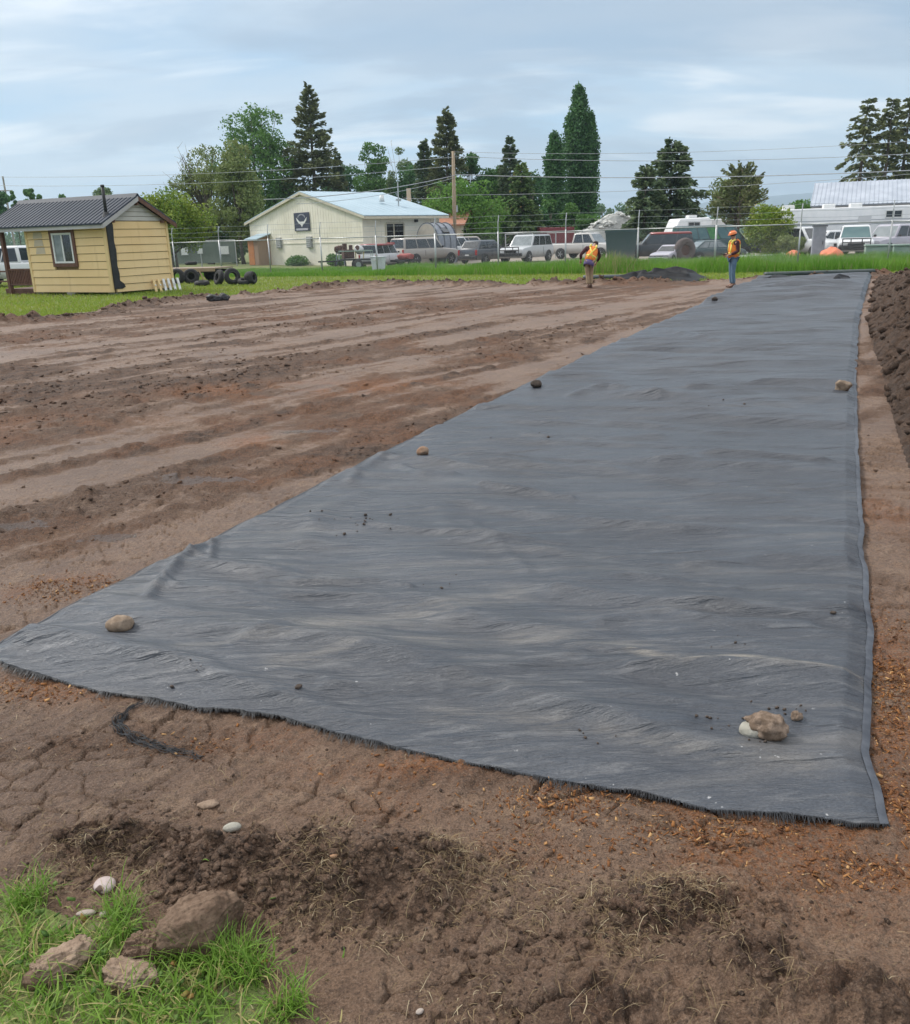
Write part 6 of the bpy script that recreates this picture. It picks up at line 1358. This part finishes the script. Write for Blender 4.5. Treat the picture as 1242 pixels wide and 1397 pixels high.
gbox(1199, 44.5, 1.15, 'left pale green metal box in the grass below the pinkish wagon'); gbox(1240, 43.5, 1.3, 'right pale green metal box, cut off by the edge of the picture')
def dumpster():
    r = thing('dumpster', 848, 57, R(-12), 'dark blue green steel dumpster right of the bending worker', 'dumpster'); r.scale = (.56, .9, .95); m = paint('dumpster_paint', (.022, .06, .065)); b = MB(); b.hull([(-1.5, -.85, .2), (-1.75, -.95, 2.05), (-1.5, .85, .2), (-1.75, .95, 2.05), (1.5, -.85, .2), (1.75, -.95, 2.05), (1.5, .85, .2), (1.75, .95, 2.05)]); b.build('body', m, r)
    for x in (-1.2, -.4, .4, 1.2): MB().box((x, -.93, 1.1), (.1, .12, 1.75), 0, R(3)).build('rib', m, r)
    b = MB(); b.box((0, -.98, 2.0), (3.6, .12, .14)); b.build('rim', m, r); MB().box((0, 0, 2.08), (3.45, 1.8, .05), 0, R(-3)).build('lid', TRIMB, r)
    for x in (-1.2, 1.2): MB().cyl((x, -.6, .1), (x, -.5, .1), .1, n=10).build('caster', TYRE, r)
dumpster()
def torus(b, c, R_, r, ax, n=22, m=10, flat=1.):
    q = Vector(ax).to_track_quat('Z', 'Y'); rings = []
    for i in range(n + 1): t = 2 * math.pi * i / n; rings.append([Vector(c) + q @ Vector(((R_ + r * math.cos(2 * math.pi * k / m)) * math.cos(t), (R_ + r * math.cos(2 * math.pi * k / m)) * math.sin(t), r * flat * math.sin(2 * math.pi * k / m))) for k in range(m)])
    b.loft(rings, False)
def tyre(px, py, rad, wid, ax, z, label, rim=None, group='old tyres beside the shed'):
    rad *= .84; wid *= .84; z *= .84
    p = at(px, py); r = empty('tyre', (p[0], p[1], 0), 0, label, 'tyre', group); b = MB(); torus(b, (0, 0, z), rad * .70, rad * .30, ax, 24, 10, wid / (rad * .6)); o = b.build('casing', TYRE, r, True)
    q = Vector(ax).normalized(); t = MB(); 
    for s in (-1, 1): torus(t, Vector((0, 0, z)) + q * s * wid * .40, rad * .52, .018, ax, 24, 5)
    t.build('bead', mat('worn_rubber', (.07, .068, .065), (.11, .105, .10), .9, 10), r, True)
    return r
WR = R(0)
tyre(318, 389, .46, .34, (.55, -.8, .18), .46, 'upright tyre facing the camera near the right end of the tyre row')
tyre(300, 389, .44, .30, (-.75, -.6, .3), .40, 'tyre leaning left against the upright tyre')
tyre(333, 389, .33, .26, (.1, -.3, .9), .2, 'small tyre lying right of the upright tyre')
tyre(343, 388.5, .36, .5, (.9, -.3, .1), .36, 'rusty ended tyre at the right end of the row')
tyre(276, 390, .42, .26, (0, -.1, 1), .14, 'tyre lying flat in front of the plank platform')
tyre(262, 387, .46, .32, (.2, -.95, .2), .40, 'tyre standing under the front edge of the plank platform')
tyre(243, 388, .46, .32, (-.2, -.95, .1), .44, 'tyre standing under the plank platform nearest the shed')
tyre(263, 378, .42, .24, (0, 0, 1), .93, 'tyre lying on top at the back of the plank platform')
def platform():
    p = at(263, 384); r = empty('flatbed_trailer', (p[0], p[1], 0), R(-14), 'low flat trailer with a weathered plank deck, behind the yellow shed', 'trailer'); gw = mat('deck_wood', (.25, .19, .15), (.33, .26, .20), .85, 5, stretch=(.4, 5, 1)); b = MB()
    for i in range(9): b.box((0, -.9 + i * .22, .66), (3.7, .2, .06), 0, 0, .0)
    b.build('deck', gw, r); MB().box((0, -1.03, .60), (3.75, .06, .16)).build('edge_board', mat('pale_board', (.40, .29, .18), (.32, .23, .15), .8, 5, stretch=(.4, 4, 1)), r); f = MB(); f.box((0, -.6, .52), (3.5, .1, .14)); f.build('frame', TRIMB, r); f = MB(); f.box((0, .6, .52), (3.5, .1, .14)); f.build('frame', TRIMB, r)
    for x in (-.5, .5): MB().cyl((x, .9, .34), (x, 1.1, .34), .34, n=16).build('wheel', TYRE, r, True)
    for x, e in ((-.75, -.2), (1.0, .35)): MB().tube([(x, -1.07, .62), (x + e, -1.12, .02)], .035, 6).build('prop_bar', mat('pale_board', 0), r)
platform()
b = empty('scrap_bundle', at(293, 411), .2, 'small black scrap bundle lying at the edge of the lawn and the dirt', 'scrap')
V_, F_ = rock_geo((.26, .17, .15), 81, 4, .45, .3, 2); mesh_np('bag', V_ + [0, 0, .1], F_, BLACK, b, True); V_, F_ = rock_geo((.17, .13, .14), 82, 4, .45, .3, 2); mesh_np('flap', V_ + [.3, .02, .11], F_, TRIMB, b, True)
def white_bin():
    p = at(515, 375); s = fence_s(p[0], p[1]); q = np.array([p[0], p[1]]) - FEN * 0; y = 50.2; p = atd(515, 330, y); r = empty('bin', (p[0], y, 0), R(-24), 'white square plastic bin hung on the fence in the grass', 'bin'); b = MB(); b.hull([(-.30, -.2, .12), (-.36, -.25, .86), (-.30, .2, .12), (-.36, .25, .86), (.30, -.2, .12), (.36, -.25, .86), (.30, .2, .12), (.36, .25, .86)]); b.build('body', mat('white_plastic', (.70, .72, .74), (.60, .63, .66), .5, 3), r, bevel=.03); MB().box((0, 0, .89), (.78, .56, .06)).build('rim', mat('white_plastic', 0), r, bevel=.02); MB().tube([(-.2, -.26, .8), (0, -.34, .7), (.2, -.26, .8)], .02, 6).build('handle', GALV, r)
white_bin()
def junk_trailer():
    r = thing('utility_trailer', 484, 58, R(10), 'small utility trailer loaded with rusty machine parts left of the white work truck', 'trailer'); b = MB(); b.box((0, 0, .62), (2.2, 1.3, .1)); b.build('bed', TRIMB, r)
    for s in (-1, 1):
        w = empty('wheel', (.1, s * .75, .32)); w.parent = r; q = MB(); q.cyl((0, -.09, 0), (0, .09, 0), .32, n=18); q.build('tyre', TYRE, w, True); q = MB(); q.cyl((0, s * .07, 0), (0, s * .11, 0), .17, n=12); q.build('rim', RIM, w)
        f = MB(); f.tube([(-1.05, s * .62, .65), (-1.05, s * .62, 1.15), (1.05, s * .62, 1.15), (1.05, s * .62, .65)], .035, 6); f.build('side_rail', mat('pale_green_metal', 0), r)
    MB().box((-1.7, 0, .55), (1.4, .09, .09)).build('drawbar', TRIMB, r); MB().cyl((-2.2, 0, 0), (-2.2, 0, .6), .05).build('jockey_leg', GALV, r)
    o = thing('engine_block', 474, 57.9, .4, 'dark rusty engine block standing on the utility trailer', 'machine part'); o.location.z = .67; ru = mat('rusty_iron', (.10, .045, .03), (.06, .03, .025), .85, 8); b = MB(); b.box((0, 0, .3), (.7, .55, .55)); b.cyl((-.2, 0, .55), (-.2, 0, .95), .16); b.cyl((.2, 0, .55), (.2, 0, .85), .13); b.build('block', ru, o, bevel=.03); b = MB(); b.cyl((0, -.28, .3), (0, -.4, .3), .22, n=16); b.build('flywheel', ru, o)
    o = thing('machine_drum', 490, 58.1, 0, 'white drum with a brown open mouth on the utility trailer', 'machine part'); o.location.z = .67; b = MB(); o.scale = (.7,) * 3; b.cyl((0, 0, .75), (-.15, -.5, .95), .42, .3, 16); b.build('drum', WHITE, o, True); b = MB(); b.cyl((-.15, -.51, .95), (-.16, -.53, .955), .24, n=16); b.build('mouth', ru, o); b = MB(); b.tube([(-.35, -.2, 0), (-.4, 0, .75)], .04); b.tube([(.35, -.2, 0), (.4, 0, .75)], .04); b.box((0, 0, .72), (.86, .07, .07)); b.build('stand', mat('yellow_frame', (.42, .33, .05), (.35, .27, .05), .6, 5), o)
    o = thing('hand_cart', 463, 59.5, 0, 'blue grey two wheeled cart with dark rags left of the utility trailer', 'cart'); bg = mat('blue_grey_metal', (.20, .25, .32), (.15, .19, .25), .6, 5); b = MB()
    for s in (-1, 1): b.tube([(s * .25, 0, .3), (s * .25, .1, 1.2)], .03)
    b.box((0, .03, .55), (.5, .05, .05)); b.box((0, .08, 1.0), (.5, .05, .05)); b.build('frame', bg, o); V, Fc = rock_geo((.33, .28, .34), 91, 4, .4, .2, 2); mesh_np('rags', V + [0, 0, 1.22], Fc, ru, o, True)
    for s in (-1, 1): MB().cyl((s * .3, 0, .25), (s * .36, 0, .25), .25, n=14).build('wheel', TYRE, o, True)
junk_trailer()
def tow():
    r = thing('car_trailer', 552, 60.6, R(42), 'black tow trailer carrying a red tarped load behind the silver wagon', 'trailer'); b = MB(); b.box((0, 0, .6), (2.6, 1.5, .22)); b.build('bed', TRIMB, r)
    for s in (-1, 1): MB().cyl((0, s * .8, .33), (0, s * .98, .33), .33, n=16).build('wheel', TYRE, r, True); MB().box((0, s * .87, .72), (.95, .24, .06)).build('fender', TRIMB, r)
    r.scale = (.68,) * 3
    V, Fc = rock_geo((1.0, .62, .42), 95, 4, .3, .4, 3); V[:, 2] -= V[:, 2].min(); mesh_np('load_cover', V + [.1, 0, .7], Fc, mat('red_tarp', (.34, .07, .055), (.25, .05, .045), .6, 4), r, True); MB().box((1.6, 0, .5), (.8, .09, .09)).build('drawbar', TRIMB, r)
    o = thing('barrel', 533, 62.5, 0, 'grey blue barrel with a reddish lid in front of the warehouse door', 'barrel'); b = MB(); b.loft([[(rr * math.cos(2 * math.pi * k / 16), rr * math.sin(2 * math.pi * k / 16), z) for k in range(16)] for z, rr in ((0, .3), (.45, .33), (.5, .35), (.55, .33), (1.0, .33), (1.05, .35), (1.1, .33), (1.45, .3))]); b.build('drum', bg2, o, True); b = MB(); b.cyl((0, 0, 1.45), (0, 0, 1.6), .3, .26, 16); b.build('lid', mat('red_tarp', 0), o)
bg2 = mat('blue_grey_barrel', (.16, .19, .24), (.12, .14, .18), .6, 5); tow()
def wheel_big():
    r = thing('worn_tyre', 935, 53.5, 0, 'big worn brownish tyre standing between the lilac car and the teal van', 'tyre'); b = MB(); torus(b, (0, 0, .72), .50, .22, (.35, -.9, 0), 26, 12, 1.1); b.build('casing', mat('brown_rubber', (.11, .085, .08), (.07, .055, .05), .9, 6), r, True); b = MB(); b.cyl((-.03, .08, .72), (.03, -.08, .72), .3, n=18); b.build('hub', mat('rusty_iron', 0), r)
wheel_big()
def rubble():
    p = atd(826, 330, 92); r = empty('rubble_heap', (p[0], 92, 0), 0, 'high heap of whitish broken rubble behind the parked cars', 'rubble heap'); n = 60; u = np.linspace(-1, 1, n); X, Y = np.meshgrid(u * 3.6, u * 3, indexing='ij'); f = np.interp(X.ravel(), [-3.6, -2.6, -1.2, .3, 1.4, 2.6, 3.6], [0, 1.6, 2.6, 3.4, 3.6, 2.7, 0]); z = f * np.clip(1.25 - (Y.ravel() / 3) ** 2 * 1.25, 0, 1) + .35 * (fbm(X.ravel() * 1.5, Y.ravel() * 1.5, 4, 700) - .5)
    i, j = np.meshgrid(np.arange(n - 1), np.arange(n - 1), indexing='ij'); k = i * n + j; cm = stone_mat('rubble_grey', (.42, .42, .40), (.30, .31, .30), (.2, .2, .19), 2); mesh_np('mound', np.stack([X.ravel(), Y.ravel(), z], 1), np.stack([k, k + n, k + n + 1, k + 1], 2).reshape(-1, 4), cm, r)
    P = rng.uniform(-1, 1, (520, 2)) * [3.4, 2.8]; ii = np.clip(((P[:, 0] / 3.6 + 1) / 2 * (n - 1)).astype(int), 0, n - 1); jj = np.clip(((P[:, 1] / 3 + 1) / 2 * (n - 1)).astype(int), 0, n - 1); zz = z.reshape(n, n)[ii, jj]
    o = lumps('broken_chunks', P, zz, .08 + .30 * rng.random(520) ** 3, stone_mat('rubble_pale', (.60, .60, .57), (.45, .46, .44), (.3, .3, .29), 3), 710, .5); o.parent = r
rubble()
def camper(px, dist, lab, st, w):
    r = thing('camper', px, dist, R(8), lab, 'camper', 'campers behind the junk row'); b = MB(); b.prism([(-w, .5), (-w - .2, 1.6), (-w + .3, 2.75), (w - .2, 2.8), (w, 2.5), (w, .5)], 2.3, (0, 0, 0)); b.build('shell', mat('trailer_white', 0), r, True, .12, 3); MB().box((0, -.01, 1.9), (w * 1.9, .02, .22)).build('stripe', st, r); window(r, (0, 0, 2.25), 1.0, .45, 0., GLASSD, GALV, None, 2, .05); MB().box((.2, 1.1, 2.9), (.7, .7, .22)).build('roof_vent', WHITE, r, bevel=.05)
    for s in (-.6, .6): MB().cyl((s, -.02, .33), (s, .18, .33), .33, n=14).build('wheel', TYRE, r, True)
BLU = mat('blue_stripe', (.16, .32, .46), (.2, .36, .5), .5, 3); camper(946, 72, 'rounded white camper behind the dark teal van', mat('trailer_stripe', 0), 1.5); camper(962, 84, 'farther camper with a pale blue band left of the open pine', BLU, 2.4); camper(930, 88, 'farther white camper beside the broad spruce', mat('trailer_stripe', 0), 2.2)
def stock():
    r = thing('stock_trailer', 758, 90, R(3), 'dark red slatted stock trailer behind the pale silver wagon', 'trailer'); rd = paint('dull_red_paint', (.20, .03, .035)); b = MB(); b.box((0, 0, 1.55), (3.4, 2, 1.9)); b.build('body', rd, r, bevel=.04)
    for i in range(6): MB().box((-1.5 + i * .6, -1.03, 1.6), (.1, .06, 1.8)).build('slat', rd, r)
    for s in (-.5, .5): MB().cyl((s, -1.0, .36), (s, -.8, .36), .36, n=14).build('wheel', TYRE, r, True)
    MB().box((-2.2, 0, .5), (1.2, .1, .1)).build('drawbar', TRIMB, r)
stock()
def gate():
    a = atd(690, 330, 76); b_ = atd(870, 330, 70); r = empty('yard_gate', (a[0], 76, 0), 0, 'far pipe and mesh gate line behind the parked cars in the middle', 'fence'); d = np.array([b_[0] - a[0], -6.]); 
    for i in range(6): q = d * i / 5; MB().cyl((q[0], q[1], 0), (q[0], q[1], 2.0), .05).build('post', GALV, r)
    for z in (1.95, 1.1, .3): MB().cyl((0, 0, z), (d[0], d[1], z), .03).build('rail', GALV, r)
gate()
# ------------------------------------------------------------------ the two workers
SKIN = mat('skin', (.42, .25, .18), (.36, .20, .14), .55, 20)
def skin_obj(name, joints, edges, m, parent, sub=2, root=0):
    """joints: (x, y, z, radius x, radius y); one continuous skinned surface"""
    me = bpy.data.meshes.new(name); me.from_pydata([j[:3] for j in joints], edges, []); o = bpy.data.objects.new(name, me); COL.objects.link(o); o.parent = parent
    o.modifiers.new('Skin', 'SKIN').use_smooth_shade = True
    for i, j in enumerate(joints): sv = me.skin_vertices[0].data[i]; sv.radius = (j[3], j[4] if len(j) > 4 else j[3]); sv.use_root = (i == root)
    s = o.modifiers.new('Subdivision', 'SUBSURF'); s.levels = sub; s.render_levels = sub; me.materials.append(m); return o

def hand(J, Ed, wi, wrist, d, up, side, curl=.9):
    """palm, four fingers and a thumb grown from the wrist joint; d: direction of the hand, side: thumb side"""
    d, up, side = Vector(d).normalized(), Vector(up).normalized(), Vector(side).normalized(); w = Vector(wrist); pc = w + d * .055; J.append((*pc, .036, .020)); pi = len(J) - 1; Ed.append((wi, pi))
    for k, (o, l) in enumerate(((.030, .070), (.010, .078), (-.010, .072), (-.028, .056))):
        b0 = pc + d * .035 + side * o; b1 = b0 + (d * math.cos(curl * .4) - up * math.sin(curl * .4)) * l * .5; b2 = b1 + (d * math.cos(curl) - up * math.sin(curl)) * l * .5
        for q, r_ in ((b0, .0095), (b1, .0088), (b2, .0075)): J.append((*q, r_))
        n = len(J); Ed += [(pi, n - 3), (n - 3, n - 2), (n - 2, n - 1)]
    t0 = w + d * .035 + side * .036; t1 = t0 + (d * .7 + side * .5 - up * .3).normalized() * .045; J.append((*t0, .012)); J.append((*t1, .009)); n = len(J); Ed += [(pi, n - 2), (n - 2, n - 1)]

def ellring(c, rx, ry, n=20, ax=(1, 0, 0), ay=(0, 1, 0)): return [Vector(c) + Vector(ax) * rx * math.cos(2 * math.pi * k / n) + Vector(ay) * ry * math.sin(2 * math.pi * k / n) for k in range(n)]

def person(name_label, px, py, rz, P, vest_back, hatm, hairm, shirt, sleeve, pants, shoes, hem=None):
    p = at(px, py); root = empty('person', (p[0], p[1], land_h(p[0], p[1])), rz, name_label, 'person')
    pel, che, nec, hea = [Vector(P[k]) for k in ('pelvis', 'chest', 'neck', 'head')]
    J, Ed = [(*pel, .135, .10)], []
    def add(i, v, r, r2=None): J.append((*v, r, r2 or r)); Ed.append((i, len(J) - 1)); return len(J) - 1
    wa = add(0, pel.lerp(che, .45), .125, .092); ch = add(wa, che, .15, .105); nk = add(ch, nec, .058); hb = add(nk, hea - (hea - nec).normalized() * .03, .072, .082); ht = add(hb, hea + (hea - nec).normalized() * .09, .062, .072)
    S_, SE = [(*pel, .15, .118)], []
    def sadd(i, v, r, r2=None): S_.append((*v, r, r2 or r)); SE.append((i, len(S_) - 1)); return len(S_) - 1
    sw = sadd(0, pel.lerp(che, .45), .148, .112); sc = sadd(sw, che, .172, .125); sn = sadd(sc, che.lerp(nec, .8), .078)
    T_, TE = [(*(pel + Vector((0, 0, .03))), .150, .118)], []
    def tadd(i, v, r): T_.append((*v, r)); TE.append((i, len(T_) - 1)); return len(T_) - 1
    for s, side in (('l', 1), ('r', -1)):
        sh, el, wr = [Vector(q) for q in P['arm_' + s]]; i = add(ch, sh, .058); i = add(i, sh.lerp(el, .5), .048); i = add(i, el, .040); i = add(i, el.lerp(wr, .4), .040); i = add(i, wr, .027, .024)
        d = (wr - el).normalized(); hand(J, Ed, i, wr, d, P.get('up_' + s, (0, 0, 1)), P.get('thumb_' + s, (0, 0, 1)), P.get('curl', .9))
        i = sadd(sc, sh, .076); i = sadd(i, sh.lerp(el, .5), .066); i = sadd(i, el, .058); i = sadd(i, el.lerp(wr, .45), .054); i = sadd(i, el.lerp(wr, .84), .044)
        hp, kn, an, toe = [Vector(q) for q in P['leg_' + s]]; i = add(0, hp, .085); i = add(i, hp.lerp(kn, .5), .072); i = add(i, kn, .054); i = add(i, kn.lerp(an, .4), .054); i = add(i, an, .036); i = add(i, toe, .034, .03)
        i = tadd(0, hp, .102); i = tadd(i, hp.lerp(kn, .5), .090); i = tadd(i, kn, .074); i = tadd(i, kn.lerp(an, .45), .074); i = tadd(i, kn.lerp(an, .93), .070)
        # boot
        f = (toe - an); f.z = 0; f.normalize(); sd_ = Vector((-f.y, f.x, 0)); rg = []
        for t, w_, h_, z0 in ((-.075, .032, .11, 0), (-.05, .042, .13, 0), (.0, .044, .13, 0), (.07, .047, .085, 0), (.13, .050, .062, 0), (.175, .044, .048, 0), (.20, .024, .034, 0)):
            c = Vector((an.x, an.y, 0)) + f * t; rg.append([c - sd_ * w_ + Vector((0, 0, .002)), c - sd_ * w_ + Vector((0, 0, h_ * .6)), c - sd_ * w_ * .5 + Vector((0, 0, h_)), c + sd_ * w_ * .5 + Vector((0, 0, h_)), c + sd_ * w_ + Vector((0, 0, h_ * .6)), c + sd_ * w_ + Vector((0, 0, .002))])
        MB().loft(rg).build('boot', shoes, root, True, .008)
    body = skin_obj('body', J, Ed, SKIN, root); skin_obj('shirt', S_, SE, shirt, root); skin_obj('trousers', T_, TE, pants, root)
    # face: nose, eyes, ears, mouth look along P['face']
    up = (hea - nec).normalized(); fc = Vector(P['face']).normalized(); sd_ = up.cross(fc).normalized()
    n = MB(); n.hull([hea + fc * .075 + up * .01 - sd_ * .008, hea + fc * .078 + up * .045, hea + fc * .07 + up * .0 - sd_ * .015, hea + fc * .072 + up * .05, hea + fc * .075 + up * .01 + sd_ * .008, hea + fc * .078 + up * .046, hea + fc * .105 + up * .0, hea + fc * .082 + up * .05]); n.build('nose', SKIN, root, True, .004)
    for s in (-1, 1):
        e = MB(); e.cyl(hea + fc * .066 + sd_ * s * .03 + up * .04, hea + fc * .079 + sd_ * s * .03 + up * .04, .012, .008, 10); e.build('eye', mat('eye', (.05, .04, .035), (.03, .025, .02), .2, 5), root, True)
        e = MB(); e.loft([ellring(hea + sd_ * s * (.072 + .012 * k) + up * .02, .016 + .004 * k, .028 + .005 * k, 10, fc, up) for k in (0, 1)]); e.build('ear', SKIN, root, True)
    e = MB(); e.loft([ellring(hea + fc * .070 - up * .035, .026, .007, 10, sd_, up), ellring(hea + fc * .080 - up * .035, .020, .004, 10, sd_, up)]); e.build('mouth', mat('lips', (.30, .13, .11), (.26, .11, .10), .5, 5), root, True)
    # hair shell
    h = MB(); rings = []
    for t in np.linspace(-.02, 1, 7): c = hea + up * (.01 + .115 * t) - fc * .014; r_ = math.sqrt(max(.0, 1 - max(0, t) ** 2.2)) * .088 + .004; rings.append(ellring(c, r_, r_ * 1.08, 18, sd_, fc))
    h.loft(rings); h.build('hair', hairm, root, True)
    if hatm:
        h = MB(); rings = []
        for t in np.linspace(0, 1, 8): c = hea + up * (.055 + .105 * t); r_ = math.sqrt(max(.0, 1 - t ** 2.4)) * .118 + .006; rings.append(ellring(c, r_ * .93, r_ * 1.1, 22, sd_, fc))
        h.loft(rings); hh = h.build('hard_hat', hatm, root, True); b = MB(); b.loft([ellring(hea + up * .052 + fc * .018, .124, .150, 24, sd_, fc), ellring(hea + up * .066 + fc * .012, .118, .138, 24, sd_, fc)]); b.build('brim', hatm, hh, True); r2 = MB(); r2.tube([hea + up * (.06 + .108 * math.sin(a)) + fc * (-.128 * math.cos(a)) for a in np.linspace(.1, math.pi - .1, 12)], .012, 6); r2.build('ridge', hatm, hh, True)
    # vest: a shell round the trunk, open at the arms, with reflective tape
    ax = (che - pel).normalized(); fr = Vector(P['front']); fr = (fr - ax * fr.dot(ax)).normalized(); sx = ax.cross(fr).normalized(); VM = mat('orange_vest', (.86, .24, .03), (.75, .18, .02), .6, 9); TP = mat('yellow_tape', (.80, .66, .10), (.70, .58, .12), .5, 9)
    lv = [(-.02, .180, .152), (.10, .184, .155), (.25, .19, .16), (.40, .196, .162), (.50, .180, .150), (.58, .150, .128)]; L_ = (che - pel).length / .44
    rg = [ellring(pel + ax * t * L_, a, b_, 28, sx, fr) for t, a, b_ in lv]; v = MB(); v.loft(rg, False); top = pel + ax * .66 * L_
    vo = v.build('vest', VM, root, True); so_ = vo.modifiers.new('Solidify', 'SOLIDIFY'); so_.thickness = .008
    for s in (-1, 1):
        for f_ in (1, -1):
            b = MB(); b.tube([pel + ax * .5 * L_ + sx * s * .105 + fr * f_ * .135, pel + ax * .60 * L_ + sx * s * .10 + fr * f_ * .112, pel + ax * .67 * L_ + sx * s * .09 + fr * f_ * .03], [.034, .036, .036], 8); b.build('shoulder_strap', TP if f_ == 1 or vest_back == 'x' else VM, vo, True)
        b = MB(); q = lambda t, s2: pel + ax * t * L_ + sx * s2 * .09 + fr * .168
        for f_ in (1, -1):
            e0, e1 = (s, s) if f_ == 1 or vest_back != 'x' else (s, -s)
            MB().tube([pel + ax * .05 * L_ + sx * e0 * .09 + fr * f_ * .142, pel + ax * .27 * L_ + sx * (e0 + e1) * .045 + fr * f_ * (.150 if e0 == e1 else .164), pel + ax * .5 * L_ + sx * e1 * .10 + fr * f_ * .137], [.024, .024, .026], 6).build('tape', TP, vo, True)
    wt = MB(); wt.loft([ellring(pel + ax * t * L_, .194 - .004, .164 - .002, 28, sx, fr) for t in (.13, .185)], False); w_ = wt.build('waist_tape', TP, vo, True); w_.modifiers.new('Solidify', 'SOLIDIFY').thickness = .004
    if hem:
        hm = MB(); hm.loft([ellring(pel + ax * t * L_, a, b_, 26, sx, fr) for t, a, b_ in ((-.24, .172, .14), (-.12, .180, .146), (.02, .172, .142))], False); ho = hm.build('shirt_hem', hem, root, True); ho.modifiers.new('Solidify', 'SOLIDIFY').thickness = .006
    return root

OH = mat('orange_hard_hat', (.78, .20, .04), (.70, .16, .03), .35, 4, coat=.4); MAROON = mat('maroon_cotton', (.065, .018, .022), (.045, .013, .017), .9, 14); JEANS = mat('blue_denim', (.075, .135, .20), (.12, .19, .26), .9, 10, stretch=(1, 1, .5)); KHAKI = mat('khaki_cotton', (.36, .26, .16), (.29, .20, .12), .9, 8); PURP = mat('purple_cotton', (.13, .10, .22), (.10, .075, .17), .9, 8); HAIRD = mat('dark_hair', (.02, .014, .012), (.04, .028, .022), .7, 30, stretch=(1, 1, .3)); BOOT = mat('brown_boot', (.10, .055, .04), (.14, .085, .06), .8, 12)
# local x: facing direction, y: the person's left, z: up
A_ = dict(pelvis=(0, 0, .94), chest=(-.01, 0, 1.30), neck=(.02, 0, 1.50), head=(.05, 0, 1.605), face=(.97, .0, -.22), front=(1, 0, 0), curl=1.3,
    arm_l=[(-.02, .19, 1.41), (-.05, .235, 1.13), (.20, .16, 1.02)], arm_r=[(-.02, -.19, 1.41), (-.03, -.235, 1.13), (.21, -.13, 1.03)], thumb_l=(0, -.3, 1), thumb_r=(0, .3, 1), up_l=(0, .6, .3), up_r=(0, -.6, .3),
    leg_l=[(0, .095, .88), (.03, .115, .48), (-.02, .12, .085), (.13, .13, .04)], leg_r=[(0, -.095, .88), (.0, -.10, .48), (-.06, -.105, .085), (.09, -.115, .04)])
w1 = person('standing worker in orange hard hat, orange vest and blue jeans by the fabric', 998, 392, R(186), A_, '', OH, HAIRD, MAROON, MAROON, JEANS, BOOT)
ph = empty('tablet', w1.matrix_basis @ Vector((.37, .01, 1.05)), R(186), 'dark tablet held in front of the worker with the orange hard hat', 'tablet'); b = MB(); b.box((0, 0, 0), (.22, .19, .014), 0, 0, R(-12)); b.build('case', TRIMB, ph, bevel=.005); MB().box((-.005, 0, .009), (.19, .16, .004), 0, 0, R(-12)).build('screen', GLASSD, ph)
B_ = dict(pelvis=(0, 0, .90), chest=(.17, -.11, 1.22), neck=(.31, -.19, 1.36), head=(.38, -.24, 1.44), face=(.80, -.25, -.55), front=(1, -.1, -.4), curl=1.1,
    arm_l=[(.16, .09, 1.32), (.10, .29, 1.12), (.26, .28, .92)], arm_r=[(.22, -.29, 1.27), (.30, -.38, 1.02), (.40, -.28, .82)], thumb_l=(0, -1, .2), thumb_r=(0, 1, .2), up_l=(1, 0, .2), up_r=(1, 0, .2),
    leg_l=[(0, .085, .86), (.02, .06, .47), (-.04, .03, .085), (.11, .05, .04)], leg_r=[(0, -.085, .86), (.06, -.075, .47), (.02, -.07, .085), (.17, -.08, .04)])
person('bending worker seen from behind, orange vest over a purple shirt tail, khaki trousers', 804, 393, R(88), B_, 'x', None, HAIRD, MAROON, MAROON, KHAKI, BOOT, PURP)

# ------------------------------------------------------------------ air
def make_haze():
    m = bpy.data.materials.new('haze'); m.use_nodes = True; nt = m.node_tree; nt.nodes.clear(); out = nt.nodes.new('ShaderNodeOutputMaterial'); v = nt.nodes.new('ShaderNodeVolumePrincipled')
    v.inputs['Color'].default_value = (.66, .84, 1, 1); v.inputs['Density'].default_value =   .00024; v.inputs['Anisotropy'].default_value = .2; nt.links.new(v.outputs[0], out.inputs['Volume'])
    b = MB(); b.box((0, 0, 150 - 2.5), (20000, 20000, 300)); o = b.build('haze', m); tag(o, kind='stuff')
make_haze()
